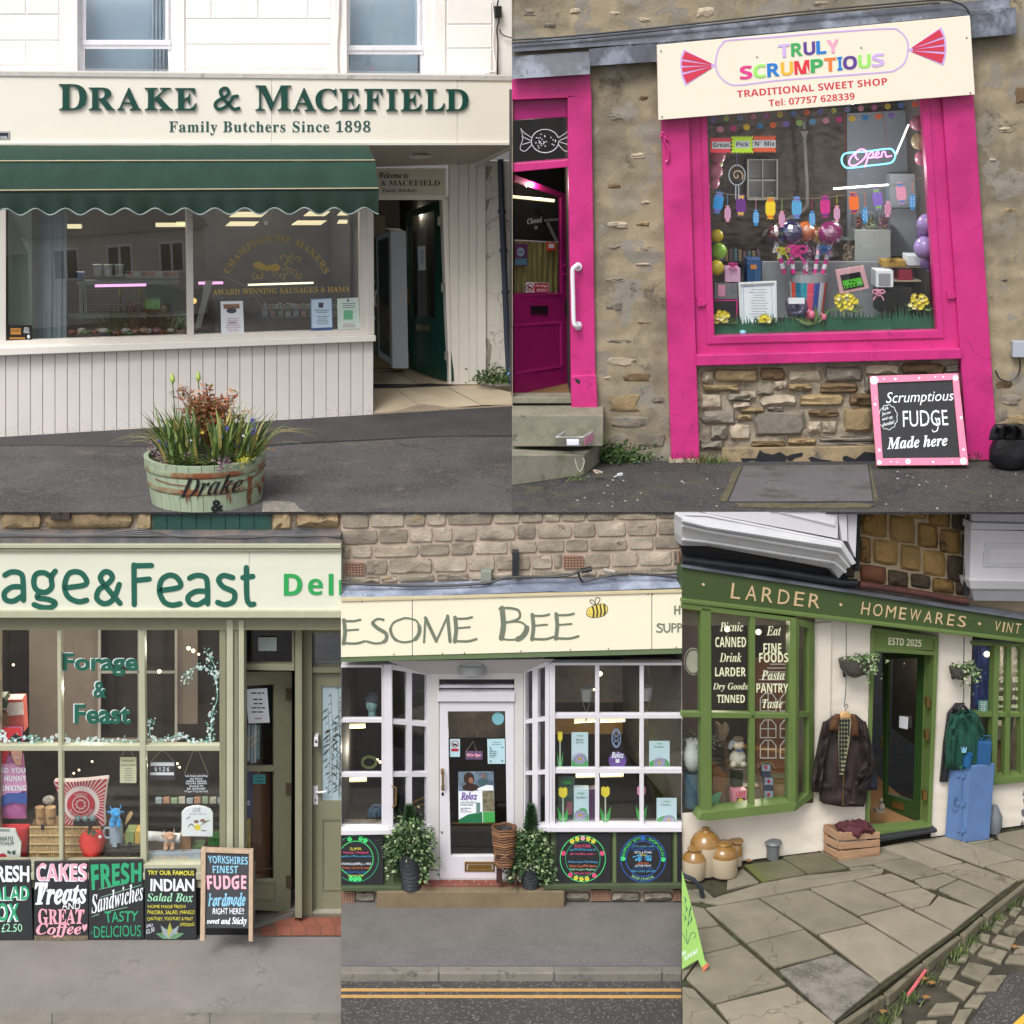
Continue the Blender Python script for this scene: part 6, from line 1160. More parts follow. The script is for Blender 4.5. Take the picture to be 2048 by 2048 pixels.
D3b.part('leaf',MB().ring(c1,rq(1768,914,2000,2280),rq(1822,988,1995,1638),R3-.05,R3),OLV);D3b.part('frosted_glass',MB().rect(c1,1820,985,1995,1640,R3-.04,R3-.03),M('frosted',hx('a9bcc4'),.5,.06,3));D3b.part('panel',MB().frame(c1,[(1822,1738),(1990,2146)],10,R3,R3+.015),OLVD)
m=MB();random.seed(2)
for k in range(7):
 x=random.uniform(1828,1925);y=1640-k*15;y0=990+k*40;m.rib(c1,[(x,y),(x+8,(y+y0)/2),(x-4,y0)],2,R3-.028,th=.001)
 for j in range(12):
  yy=y0+(y-y0)*j/12;s=random.choice((-1,1));l=random.uniform(18,40);m.poly(c1,[(x,yy),(x+s*l*.5,yy+l*.25),(x+s*l,yy+l*.8),(x+s*l*.4,yy+l*.5)],R3-.0295,R3-.0275)
D3b.part('etched_leaves',m,M('leaf_grey',hx('4a5252'),.6));D3b.part('handle_plate',MB().rect(c1,1775,1553,1802,1658,R3,R3+.015),WP,bev=.003);D3b.part('handle',MB().tube([c1.p(x,y,R3+.05)for x,y in crom([(1788,1585),(1810,1588),(1850,1584)])],.016,8),WP,smooth=True);D3b.part('keyhole',MB().disc(c1,1788,1632,4,8,R3+.015,R3+.018,8),BLACK);D3b.part('step',MB().rect(c1,1765,2270,1990,2296,R3-.1,R3+.1),M('sill_pale',hx('a39c90'),.7,.1))
DB3=Thing('doorbell','small cream doorbell beside the frosted door','doorbell',V3.p(632,1494,R3+.12));DB3.part('case',MB().rect(c1,1779,1276,1802,1330,R3,R3+.14),WP,bev=.006);DB3.part('button',MB().disc(c1,1790,1302,6,7,R3+.14,R3+.15,10),BLACK)
TC3=M('terracotta_tile',hx('8a5443'),.75,.15,5,rnd=.12,dirt=(hx('6b4a3c'),4,.25));tl=sub(pav3,'tile_bed',MB().ext([G(495,1873,Z3+.004),G(682,1873,Z3+.004),G(682,1825,Z3+.004),G(560,1825,Z3+.004)],(0,0,.02)),M('grout3',hx('6b5a50'),.95))
for r,(y0,y1)in enumerate(((1836,1853),(1854,1871))):
 for k in range(-2,8):
  x=520+k*30+r*14;P=[(x-10*(y1-1836)/17+10+(y1-y0)*.0,y1),(x+28-10*(y1-1836)/17+10,y1),(x+17,y0),(x-11,y0)]
  P=[(min(a,682),b)for a,b in P]
  if min(a for a,b in P)>(560-(y0-1825)*1.3)-8 and P[1][0]-P[0][0]>4:sub(tl,'tile',MB().ext([G(a,b,Z3+.026)for a,b in P],(0,0,.008)),TC3)
one('metal_threshold','grey metal threshold strip set diagonally at the deli door','threshold',MB().bar(G(506,1853,Z3+.05),G(586,1828,Z3+.05),.06,.04),M('thresh',hx('8a8a85'),.5,.1,metal=.4))
# ---- chalkboards
WOODF=M('pale_wood_frame',hx('a58f78'),.7,.15,4,stretch=(6,6,.8));CHB=M('chalkboard',hx('26282c'),.6,.1,5,dirt=(hx('3a3d42'),3,.25));random.seed(12)
class Tilt(View):
 def __init__(s,fac,ox,oy,f,ytop,ybot,dtop,dbot):View.__init__(s,fac,ox,oy,f);s.t=(ytop,ybot,dtop,dbot)
 def p(s,x,y,d=0.0):
  a,b,c,e=s.t;return s.fac.p(s.ox+s.f*x,s.oy+s.f*y,d+c+(e-c)*(y-a)/(b-a))
KB=Tilt(F3,0,1500,.353,620,1080,.07,.14)
def cboard(lb,q,words,frame=None):
 T=Thing('chalkboard',lb,'sign',KB.p((q[0][0]+q[1][0])/2,q[2][1]),'chalkboards in front of the deli');T.part('board',MB().poly(KB,q,-.03,0),CHB,bev=.008)
 for w in words:
  s,bb,c,st=w[:4];k=w[4]if len(w)>4 else{}
  if k.pop('sh',0):TX(T,KB,s,bb if not isinstance(bb[0],(int,float))else(bb[0]-4,bb[1]+4,bb[2]-3,bb[3]+4),.002,CHALK['white' if c!='white' else 'blue'],st=st,wt=.03)
  TX(T,KB,s,bb,.004,CHALK[c],st=st,**k)
 return T
cboard('leftmost chalkboard reading Fresh Salad Box £2.50, cut by the edge',[(-80,627),(173,624),(188,1078),(-80,1082)],[('FRESH',(-60,655,167,748),'white','n',dict(wt=.03)),('SALAD',(-75,770,165,850),'green','bold',dict(sh=1)),('BOX',(-70,868,108,970),'green','bold',dict(sh=1)),('£2.50',(8,985,124,1030),'mint','sans')])
T=cboard('chalkboard reading Cakes Treats and Great Coffee in pink and white',[(192,632),(498,628),(500,1076),(192,1080)],[('CAKES',(210,642,494,742),'pink','bold',dict(sh=1)),('Treats',[(196,750),(490,752),(492,870),(200,880)],'white','bi',dict(sh=0,wt=.02)),('AND',(352,864,455,902),'white','sans'),('GREAT',[(214,900),(478,902),(470,985),(218,990)],'pink','serif',dict(wt=.01)),('Coffee',[(202,985),(462,978),(462,1062),(206,1062)],'pink','bi',dict(wt=.01))]);T.part('heart',MB().poly(KB,[(478,1030),(466,1008),(466,992),(474,988),(480,996),(487,985),(494,990),(492,1008)],0,.003),CHALK['pink']);T.part('worn_edge',MB().rect(KB,195,1052,497,1078,0,.003),M('worn_wood',hx('6b5f4d'),.9,.3,20))
T=cboard('chalkboard reading Fresh Sandwiches tasty and delicious in green',[(500,624),(810,620),(815,1072),(503,1075)],[('FRESH',[(515,648),(802,636),(802,745),(520,795)],'green','bold',dict(sh=0,wt=.02)),('Sandwiches',[(516,822),(810,742),(812,850),(520,930)],'white','bi'),('TASTY',[(590,915),(786,912),(780,970),(596,978)],'green','sans',dict(wt=.012)),('AND',[(508,1030),(528,1022),(530,1040),(510,1048)],'teal','sans'),('DELICIOUS',[(532,1000),(798,990),(798,1055),(532,1064)],'green','sans')])
T.part('chalk_lines',MB().ribs(KB,[[(570,835),(800,765)],[(520,945),(560,930)],[(600,918),(720,890)],[(560,790),(700,760)]],2,.003,smooth=False,th=.001),CHALK['mint'])
T=cboard('chalkboard reading Try our famous Indian Salad Box with a lotus',[(820,675),(1110,672),(1114,1072),(820,1074)],[('TRY OUR FAMOUS',[(836,682),(1100,684),(1100,712),(838,706)],'yellow','n',dict(wt=.02)),('INDIAN',(852,730,1100,800),'white','n',dict(wt=.03)),('Salad Box',[(832,812),(1094,808),(1094,862),(834,856)],'mint','bi'),('HOME MADE FRESH',(838,878,1050,896),'yellow','sans'),('PAKORA, SALAD, MANGO',(836,908,1104,934),'yellow','sans'),('CHUTNEY, YOGHURT & MINT',(834,946,1092,968),'yellow','sans'),('DRESSING',(1022,980,1100,998),'yellow','sans'),('ONLY',[(828,992),(866,982),(868,1000),(830,1010)],'white','sans'),('£2.50',[(828,1016),(874,1006),(876,1030),(830,1040)],'white','sans')])
for a,l,c in((-70,85,'mint'),(-35,90,'white'),(0,92,'yellow'),(35,90,'white'),(70,85,'mint'),(-52,60,'yellow'),(52,60,'yellow'),(-18,60,'mint'),(18,60,'mint')):
 x,y,r=962,1068,radians(a);T.part('lotus_petal',MB().poly(KB,[(x+l*t*sin(r)+w*cos(r),min(1071,y-l*t*cos(r)+w*sin(r)))for t,w in((0,-6),(.35,-15),(.7,-10),(1,0),(.7,10),(.35,15),(0,6))],0,.002+l*2e-5+.0001*a/9),M('petal_'+c,hx(dict(mint='5f8a6a',white='8f9a9f',yellow='a0a04f')[c]),.9,.2,20))
KA=Tilt(F3,0,1500,.353,560,1085,.2,.62)
T=Thing('a_frame_sign','wooden framed chalkboard reading Yorkshires finest fudge handmade, standing by the door','sign',KA.p(1290,1085));T.part('board',MB().poly(KA,[(1165,580),(1410,588),(1410,1010),(1160,1008)],-.02,0),CHB)
for q in([(1140,557),(1166,557),(1160,1082),(1133,1082)],[(1410,567),(1434,567),(1432,1086),(1408,1086)],[(1166,560),(1410,568),(1410,590),(1166,582)]):T.part('frame_rail',MB().poly(KA,q,-.03,.03),WOODF,bev=.006)
T.part('back_leg',MB().bar(KA.p(1150,570,-.05),KA.p(1150,1060,-.75),.05).bar(KA.p(1422,575,-.05),KA.p(1422,1060,-.75),.05),WOODF,kind=None)
for s,q,c,st,w in(('YORKSHIRES',[(1176,598),(1404,606),(1404,650),(1182,640)],'blue','bold',0),('FINEST',[(1204,656),(1350,656),(1348,698),(1206,698)],'blue','bold',0),('FUDGE',[(1170,710),(1396,710),(1394,788),(1176,790)],'pink','bold',.01),('handmade',[(1178,812),(1392,805),(1390,885),(1180,888)],'blue','it',.02),('RIGHT HERE!!',(1206,896,1382,930),'white','sans',0),('sweet and Sticky',[(1170,955),(1398,945),(1396,1000),(1172,992)],'white','it',.01)):TX(T,KA,s,q,.004,CHALK[c],st=st,wt=w)
# ---- window display
def wb(nm,lb,cat,q,col,d=-.3,dep=.2,v=c3,**k):
 q=rq(*q)if not isinstance(q[0],(tuple,list))else q;return one(nm,lb,cat,MB().poly(v,q,d-dep,d),col if not isinstance(col,str)else M('wb'+col,hx(col),.6,.12,12),bev=.004,**k)
WK=M('wicker_pale',hx('b59a6c'),.8,.2,30);WKD=M('wicker_dark',hx('4f4a42'),.8,.2,30)
def wicker(lb,x0,y0,x1,y1,mat,n,d,vert=True):
 T=Thing('wicker_basket',lb,'basket',c3.p((x0+x1)/2,y1,d));T.part('liner',MB().rect(c3,x0,y0,x1,y1,d-.35,d-.02),M('wicker_gap',hx('5b4a30'),.9));m=MB()
 for i in range(n if vert else 5):
  for j in range(4 if vert else n):
   if vert:a,b=x0+(x1-x0)*i/n,y0+8+(y1-y0-8)*j/4;m.rect(c3,a+1.5,b+5,a+(x1-x0)/n-1.5,b+(y1-y0)/4-2,d-.02,d+random.uniform(0,.02))
   else:a,b=x0+(x1-x0)*(i+.5*(j%2))/5.5,y0+8+(y1-y0-8)*j/n;m.rect(c3,a+2,b+2,a+(x1-x0)/5.5-2,b+(y1-y0)/n-2,d-.02,d+random.uniform(0,.02))
 T.part('weave',m,mat,kind='stuff')
 for j in range(5 if vert else 2):y=y0+(y1-y0)*j/(4 if vert else 1);T.part('band',MB().tube([c3.p(x0,y,d+.02),c3.p(x1,y,d+.02)],.014,6),mat)
 for x in(x0+90,x1-100):T.part('strap',MB().rect(c3,x,y0-12,x+26,y0+22,d,d+.04),BLACK)
wicker('large pale wicker hamper behind the left mullion',238,1105,812,1375,WK,34,-.3);wicker('dark woven basket to the right of the strawberry',850,1248,1128,1372,WKD,9,-.3,False)
PIL=Thing('round_logo_cushion','red and white striped cushion with a round red centre','cushion',c3.p(650,1100,-.35));CW,CR=M('cushion_white',hx('d3c6c6'),.8,.05),M('cushion_red',hx('b02a3a'),.8,.1)
co_=[(425,735),(560,738),(700,728),(868,710),(850,820),(835,960),(842,1105),(650,1092),(480,1100),(470,950),(462,830)]
m=MB().poly(c3,co_,-.5,-.38);PIL.part('cover',m,CW,bev=.02);cx,cy=655,918
def edge(a):
 dx,dy=cos(a),sin(a);best=1e9
 for i in range(len(co_)):
  (x1,y1),(x2,y2)=co_[i],co_[(i+1)%len(co_)];ex,ey=x2-x1,y2-y1;den=dx*ey-dy*ex
  if abs(den)>1e-6:
   t=((x1-cx)*ey-(y1-cy)*ex)/den;u=((x1-cx)*dy-(y1-cy)*dx)/den
   if t>0 and 0<=u<=1:best=min(best,t)
 return best
for k in range(46):
 a,b=2*pi*k/46,2*pi*(k+.5)/46;ea,eb=edge(a)-5,edge(b)-5;PIL.part('stripe',MB().poly(c3,[(cx+145*cos(a),cy+145*sin(a)),(cx+ea*cos(a),cy+ea*sin(a)),(cx+eb*cos(b),cy+eb*sin(b)),(cx+145*cos(b),cy+145*sin(b))],-.38,-.372),CR)
PIL.part('roundel',MB().disc(c3,650,925,112,108,-.38,-.365,26),CR);m=MB();m.ring(c3,[(650+70*cos(t),922+68*sin(t))for t in[i*.3307 for i in range(19)]],[(650+64*cos(t),922+62*sin(t))for t in[i*.3307 for i in range(19)]],-.365,-.36)
m.ring(c3,[(650+(46 if i%2 else 34)*cos(i*pi/9),922+(46 if i%2 else 34)*sin(i*pi/9))for i in range(18)],[(650+(38 if i%2 else 26)*cos(i*pi/9),922+(38 if i%2 else 26)*sin(i*pi/9))for i in range(18)],-.365,-.36);PIL.part('emblem',m,CW)
PIL.part('lettering',text(c3,"TUNNOCK'S",(0,0,100,26),-.36,0,'sans',warp=arcw(650,930,78,-32,32,0,100,26)),CW);PIL.part('lettering',text(c3,"MILK CHOCOLATE MALLOW",(0,0,100,26),-.36,0,'sans',warp=lambda X,Y:(650+(82+Y-0)*sin(radians(-112-X*1.36)),925-(82+Y-0)*cos(radians(-112-X*1.36)))),CW)
SB=Thing('strawberry_cushion','bright red strawberry shaped cushion with dark green leaves','cushion',c3.p(740,1375,-.15));SB.part('body',MB().sheet(c3,[(1140,690,790),(1165,650,832),(1210,634,844),(1260,638,838),(1320,662,812),(1375,690,785)],-.28,.14,back=.08),M('strawberry_red',hx('d93a35'),.6,.08,30),smooth=True)
m=MB()
for a in range(7):p=c3.p(740,1140,-.12);m.leaf(p,(cos(a),-.3,sin(a)*.5),.08,.035,Vector((0,-1,.2)))
SB.part('leaves',m,[M('dark_leaf',hx('1f4a35'),.7)]);SB.part('tag',MB().rect(c3,793,1172,815,1192,-.13,-.125),WHITE)
def cow(lb,x,y,s,col,hx2,v=c3,d=-.25):
 T=Thing('toy_cow',lb,'toy',v.p(x,y+s*1.0,d));mt=M('fur'+col,hx(col),.95,.15,40,.01,60,sheen=.5);k=v.k(x,y);m=MB();P=lambda a,b,e=0:v.p(x+a*s,y+b*s,d+e)
 def bl(a,b,r,e=0,**w):m.ball(P(a,b,e),r*s*k,**w)
 bl(0,.38,.40,-.05,sz=1.0);bl(.0,-.18,.36,.05,sx=1.1);bl(.14,-.05,.2,.18,sx=1.2,sz=.8);bl(-.26,.78,.2,.08);bl(.26,.78,.2,.08);bl(-.3,.5,.16,.05,sz=1.5);bl(.3,.5,.16,.05,sz=1.5);T.part('body',m,mt,smooth=True)
 for q in(-1,1):
  T.part('ear',MB().ball(P(q*.46,-.22,.02),.13*s*k,sx=1.5,sy=.5,sz=.7),mt,smooth=True);T.part('horn',MB().tube([P(q*.28,-.42),P(q*.42,-.6),P(q*.38,-.85 if q>0 else-.7)],[.05*s*k,.045*s*k,.01*s*k],7),M('horn'+hx2,hx(hx2),.8,.1),smooth=True);T.part('eye',MB().ball(P(q*.13+.06,-.2,.2),.03*s*k,n=6,m=5),BLACK)
cow('bright blue plush highland cow sitting on the jug',930,1005,105,'1f8fd0','3a9ad5');cow('tan plush highland cow on the YORKSHIRE plank',1362,1195,100,'b98f72','c9a58c')
J=Thing('enamel_jug','pale grey blue enamel jug under the blue toy cow','jug',c3.p(940,1240,-.3));kj=c3.k(940,1200);J.part('body',MB().lathe(c3.p(940,1240,-.35),[(60*kj,0),(58*kj,.1),(52*kj,.3),(44*kj,.62*145*kj*1.6)],20),M('enamel',hx('8f9fae'),.35,.05),smooth=True);J.part('handle',MB().tube([c3.p(x,y,-.3)for x,y in crom([(892,1115),(850,1110),(835,1150),(850,1185),(890,1190)])],.014,6),M('enamel'));J.part('spoon',MB().poly(c3,[(1008,1075),(1015,1030),(1040,985),(1062,980),(1068,1000),(1050,1035),(1022,1070),(1012,1085)],-.32,-.3),M('spoon_wood',hx('b5986a'),.7))
for x0,x1,lb,s in((295,368,'left tall cardboard tube','MADE'),(376,458,'right tall cardboard tube','SHOES')):T=Thing('cardboard_tube',lb+' standing on the wicker hamper','tube',c3.p((x0+x1)/2,1105,-.4));r=(x1-x0)/2*c3.k(x0,1000);T.part('tube',MB().lathe(c3.p((x0+x1)/2,1105,-.45),[(r,0),(r,.2)],16),M('kraft',hx('a8875f'),.8,.08));T.part('cap',MB().lathe(c3.p((x0+x1)/2,1105,-.45)+Vector((0,0,.17)),[(r*1.05,0),(r*1.05,.1)],16),M('kraft'));TX(T,c3,s,(x0+12,1025,x1-12,1042),-.45+r+.012,CHAR,st='bold')
TT=Thing('tea_towel','hanging tea towel printed with a laughing woman, pink and blue','tea towel',c3.p(100,1035,-.3));m=MB().sheet(c3,[(300,-60,175),(560,-60,190),(800,-60,214),(1035,-60,208)],-.35,.05,.03);TT.part('cloth',m,M('towel_pink',hx('b06a9f'),.85,.1),smooth=True)
q2=lambda nm,pts,c,d=-.28:TT.part(nm,MB().poly(c3,pts,d-.01,d),M('tt'+c,hx(c),.85,.1,20))
q2('print',[(-60,305),(165,305),(180,420),(60,520),(40,620),(-60,680)],'c8303a');q2('print',[(70,400),(120,350),(170,380),(190,500),(160,620),(120,600),(80,520)],'2d2030',-.275);q2('print',[(85,480),(120,430),(165,440),(180,520),(165,610),(125,600),(95,540)],'d9a090',-.27);q2('print',[(-60,600),(100,590),(200,640),(215,800),(60,870),(-60,900)],'c98fb8',-.272);q2('print',[(-60,900),(60,830),(214,830),(214,920),(100,905),(-60,970)],'3f5598',-.268)
for s,q in(('HAD YOU',(-45,625,205,668)),('ME HUNNY',(-50,690,210,735)),('DRINKING',(-50,768,210,812))):TX(TT,c3,s,q,-.262,CHALK['white'],st='bold')
TX(TT,c3,'~',(120,535,160,550),-.262,WHITE)
wb('red_gift_box','red and white boxes above the tea towel at the left edge','box',[(40,80),(180,75),(195,340),(60,330)],'b5544a',-.5);wb('white_box','white box with a red top at the left edge of the deli window','box',[(45,110),(182,100),(190,200),(60,210)],'c9bfb9',-.48,.02);wb('brown_bag','brown paper bag with rope handle at the left edge','bag',[(-40,180),(60,190),(65,320),(-40,320)],'8a6a4a',-.45);wb('dark_wreath','dark green foliage at the left edge of the deli window','plant',[(-40,60),(30,60),(60,110),(50,150),(-40,150)],'1f3a26',-.44)
KP=Thing('ketchup_cushion','red and white printed cushion with tomato ketchup wording, bottom left','cushion',c3.p(110,1370,-.2));KP.part('cover',MB().sheet(c3,[(1100,-60,232),(1180,-60,228),(1370,-60,205)],-.3,.08,.02,back=.08),M('ketch_red',hx('b5232c'),.7,.05),smooth=True);KP.part('label',MB().poly(c3,[(-60,1112),(120,1120),(140,1175),(170,1230),(160,1370),(-60,1370)],-.22,-.19),M('ketch_white',hx('cdd0cc'),.7,.03));
for s,q in(('CLASSIC',(-50,1118,82,1140)),('TOMATO',(-50,1180,106,1215)),('KETCHUP',(-55,1220,112,1252))):TX(KP,c3,s,q,-.186,LETG2,st='bold')
KP.part('print',MB().disc(c3,20,1345,34,28,-.2,-.185),CR);KP.part('print',MB().poly(c3,[(60,1290),(90,1305),(80,1325),(58,1310)],-.2,-.185).poly(c3,[(95,1300),(125,1290),(122,1325),(100,1325)],-.2,-.184),LETG2)
for q,lb,cat,c in(((1010,1140,1080,1245),'small white and green photo box beside the jug','box','7f8f5a'),((1085,1140,1128,1240),'small yellow box at the right of the photo box','box','b5964a'),((1440,1170,1535,1300),'brown gable box with a small window behind the plank','box','8f6a45'),((1675,1190,1765,1255),'green box in the bottom right corner of the deli window','box','2f6a35'),((590,1055,780,1100),'black rack on top of the hamper','rack','1f2023'),((1340,1225,1400,1300)[:0]or(1550,1262,1640,1300),'green ceramic dish behind the YORKSHIRE plank','dish','3f5f32')):wb('small_box' if cat=='box' else cat,lb,cat,q,c)
for i,x in enumerate((628,685,745)):one('small_jar',('left','middle','right')[i]+' of three small teal tins on the black rack','tin',MB().vball(c3,x,1035,24,-.2,n=10,m=7),M('tin_teal',hx('5f7f85'),.4,.2,30),smooth=True)
one('cow_mug','white mug with a black and white cow face lying on its side','mug',MB().lathe(c3.p(1175,1175,-.35),[(42*kj,0),(42*kj,.45)],18,axis=(1,-.15,0)),M('mug_white',hx('c9cbcb'),.3,.5,9),smooth=True);one('white_pompom','white fluffy bath puff on the cardboard tubes','puff',MB().vball(c3,390,885,48,-.5,sz=.7),M('puff',hx('a39d96'),.9,.3,40,.03,30),smooth=True)
def hung(lb,q,cords,mat,words,d=-.15):
 T=Thing('hanging_sign',lb,'sign',c3.p(q[0],q[3],d));T.part('plate',MB().rect(c3,*q,d-.02,d),mat,bev=.004);T.part('cord',MB().tube([c3.p(*p,d-.01)for p in cords],.004,4),M('cord_pale',hx('8a8478'),.7))
 for s,bb,mt,st in words:TX(T,c3,s,bb,d+.003,mt,st=st)
 return T
T=hung('cream hanging sign with small print beginning Never regret',(965,545,1096,750),[(975,548),(1000,490)],M('sign_cream3',hx('c5c6a8'),.6,.04),[('Never regret',(985,562,1075,580),CHAR,'it'),('a day in your life',(975,597,1088,612),CHAR,'serif')]);T.part('print',scribble(MB(),c3,985,622,1080,735,6,5,-.147),PK);T.part('cord',MB().tube([c3.p(1085,548,-.16),c3.p(1055,490,-.16)],.004,4),M('cord_pale'))
T=hung('dark hanging counter sign with white bands',(1207,578,1408,728),[(1210,580),(1290,495),(1325,495),(1405,582)],M('sign_dark3',hx('3f4043'),.6),[('0 1 2 6',(1245,622,1362,655),CHALK['white'],'bold')]);T.part('band',MB().rect(c3,1212,584,1402,612,-.15,-.147).rect(c3,1210,664,1400,686,-.15,-.147),WHITE)
hung("black hanging sign reading Talking behind my back simply means you're smart",(1478,678,1683,828),[(1485,680),(1553,495),(1602,495),(1678,680)],BLACK,[(s,(1580-w,y,1580+w,y+14),CHALK['white'],'bold')for s,y,w in(('TALKING BEHIND',686,92),('MY BACK',708,50),('SIMPLY MEANS',728,80),("YOU'RE SMART",746,88),('ENOUGH TO',768,56),('BE AFRAID',788,74),('TO SAY IT TO MY FACE',810,96))])
T=Thing('arched_sign','white arched sign reading Love with painted birds and a yellow flower','sign',c3.p(1590,1180,-.2));T.part('plate',MB().poly(c3,[(1462,1178),(1462,985),(1490,955),(1540,938),(1590,932),(1650,942),(1695,962),(1714,990),(1714,1180)],-.23,-.2),WHITE,bev=.004);TX(T,c3,'LOVE',(1553,950,1615,982),-.197,PK,st='sans');TX(T,c3,'because with you',(1525,990,1660,1005),-.197,PK,st='it')
T.part('painted_flower',MB().disc(c3,1590,1105,26,24,-.2,-.196,9,jit=.2),FY[0]);T.part('painted_bird',MB().disc(c3,1580,1060,22,14,-.2,-.197,9).disc(c3,1632,1052,22,14,-.2,-.197,9),M('bird_brown',hx('8f6a5a'),.7));T.part('painted_leaves',MB().ribs(c3,[[(1510,1110),(1540,1080),(1570,1110)],[(1615,1090),(1660,1060),(1690,1050)],[(1620,1130),(1660,1135)],[(1500,1040),(1530,1020)]],9,-.197,taper=True),GRASSM[2])
T=Thing('yorkshire_plank','weathered blue grey plank lettered YORKSHIRE below the toy cow','sign',c3.p(1400,1400,-.1));T.part('plank',MB().poly(c3,[(1178,1318),(1400,1312),(1618,1305),(1612,1392),(1400,1398),(1180,1402)],-.2,-.1),M('plank_blue',hx('8a95a0'),.8,.2,5,dirt=(hx('6b5a48'),4,.3)),bev=.01);TX(T,c3,'YORKSHIRE',(1232,1335,1520,1380),-.095,M('yk_tan',hx('c2ad94'),.7),.004,st='n',wt=.01)
# ==== lower street, middle: health food shop
LIM[0]=(682,1364,1024)
F4=Fac(Vector((-3,.03,Z4)),Vector((3,.03,Z4)));V4=View(F4)
e4,e5=View(F4,682,1024,.353),View(F4,682,1320,.353)
pav4=struct('pavement',MB().ext([G(682,1945,Z4),G(1364,1945,Z4),G(1364,1780,Z4),G(682,1780,Z4)],(0,0,-.4)),M('pave_grey',hx('676461'),.92,.14,1.6,.004,150,speck=(hx('74706c'),75,.12),dirt=(hx('5c5956'),1.4,.22)))
sub(pav4,'asphalt_patch',MB().ext([G(x,y,Z4+.003)for x,y in((682,1900),(1150,1890),(1364,1895),(1364,1932),(682,1932))],(0,0,.004)),M('patch_asph',hx('656262'),.92,.12,2,.004,150,speck=(hx('7a7671'),75,.12)))
ZR=Z4-.1
for x0,x1 in((682,877),(879,1108),(1110,1324),(1326,1364)):sub(pav4,'kerb_stone',MB().ext([G(x0,1932,Z4+.006),G(x1,1932,Z4+.006),G(x1,1946,Z4+.006),G(x0,1946,Z4+.006)],(0,0,-.13)),KERB,bev=.015)
road=struct('road',MB().ext([G(682,2300,ZR),G(1364,2300,ZR),G(1364,1930,ZR),G(682,1930,ZR)],(0,0,-.1)),M('road_asphalt',hx('413e3d'),.93,.18,2,.007,120,speck=(hx('6f6a65'),55,.16)))
YL=M('road_yellow',hx('b58f57'),.85,.1,8,.003,100,dirt=(hx('8a6d3f'),8,.3))
for y0,y1 in((1977,1983),(1990,1996)):sub(road,'yellow_line',MB().ext([G(682,y0,ZR+.004),G(1364,y0+.5,ZR+.004),G(1364,y1+.5,ZR+.004),G(682,y1,ZR+.004)],(0,0,.003)),YL)
T4=Thing('shop_building','coursed stone building with white framed health food shopfront','shop',F4.p(1020,1806))
PNK=M('pink_mortar',hx('a8988a'),.95,.12,6,.01,50)
T4.part('wall',MB().rect(V4,682,1016,1364,1180,-.4,-.035).rect(V4,682,1770,1364,1812,-.5,-.05),PNK)
G4=[M('gritstone_a',hx('978c7b'),.95,.25,6,.02,28,rnd=.16,dirt=(hx('5f574a'),6,.3)),M('gritstone_b',hx('8c8375'),.95,.25,6,.02,28,rnd=.16,dirt=(hx('8f7a55'),4,.3)),M('gritstone_c',hx('a39887'),.95,.2,6,.02,28,rnd=.12)]
random.seed(41);ys=[-12,98,190,268,362,420];sl=-.030;vents=[(25,130),(1262,1368),(1912,1990)]
for r in range(-1,5):
 x=-random.uniform(0,120)
 while x<1932:
  w=random.uniform(95,265);x1=min(x+w,1990);y0=(ys[r]if r>=0 else-80)+sl*x;y1=(ys[r+1])+sl*x
  if r==3:
   for a,b in vents:
    if x<b+8 and x1>a-8:
     x1=a-8 if x<a-30 else x1
     if x>=a-30:x=b+8;x1=x+random.uniform(90,200)
  if x>1932:break
  xa,xb=max(x,0),min(x1,1932)
  if xb-xa>18:T4.part('stone',stone(e4,xa+3,y0+4,xb-3,y1-6-(r==4)*8,-.04,-.004,.04,tilt=-.02,rough=.5,e=4),random.choice(G4))
  x=x1
def vent(v,x0,y0,x1,y1,nx,ny):
 T=Thing('air_brick','terracotta air brick vent at %s'%{25:'the left end of the stone wall',1262:'the right of the black post',1912:'the far right of the stone wall',1420:'pavement level right of the step',0:'pavement level far left',1885:'pavement level far right'}[x0],'vent',v.p(x0,y1,0));m=MB();mt=M('vent_clay',hx('8a6a58'),.8,.12,10)
 T.part('back',MB().rect(v,x0,y0,x1,y1,-.06,-.05),BLACK)
 for i in range(nx+1):a=x0+(x1-x0)*i/nx;T.part('bar',MB().rect(v,max(0,a-4),y0,a+4,y1,-.05,.0),mt)
 for i in range(ny+1):a=y0+(y1-y0)*i/ny;T.part('bar',MB().rect(v,x0,a-3,x1,a+3,-.05,.002),mt)
vent(e4,25,294,130,352,6,4);vent(e4,1262,254,1368,315,6,4);vent(e4,1912,228,1932,290,1,4)
one('black_post','short black channel fixed upright to the stone above the sign','bracket',MB().rect(e4,970,225,1006,362,0,.1),CHAR,bev=.006);one('grey_box','small grey junction box above the sign','box',MB().rect(e4,792,336,853,400,0,.12),M('box_grey',hx('7f847c'),.5),bev=.01)
one('black_cable','black cable running along above the lead flashing','cable',MB().tube([e4.p(x,y,.14)for x,y in crom([(-10,400),(200,412),(500,420),(800,405),(900,380),(970,368),(1180,368),(1300,355),(1370,325),(1410,322)])],.016,6),BLACK);one('black_cable','second black cable dipping in a hook then running right','cable',MB().tube([e4.p(x,y,.15)for x,y in crom([(1345,345),(1370,395),(1450,375),(1600,350),(1800,360),(1940,380)])],.014,6),BLACK);one('cable_joint','black cable joint with white connector on the stone','connector',MB().tube([e4.p(1360,336,.16),e4.p(1422,320,.16)],.03,8),BLACK);one('cable_joint','pale worn connector right of the black joint','connector',MB().tube([e4.p(1488,328,.12),e4.p(1550,340,.12)],.022,8),M('joint_pale',hx('a5a099'),.6,.2,30))
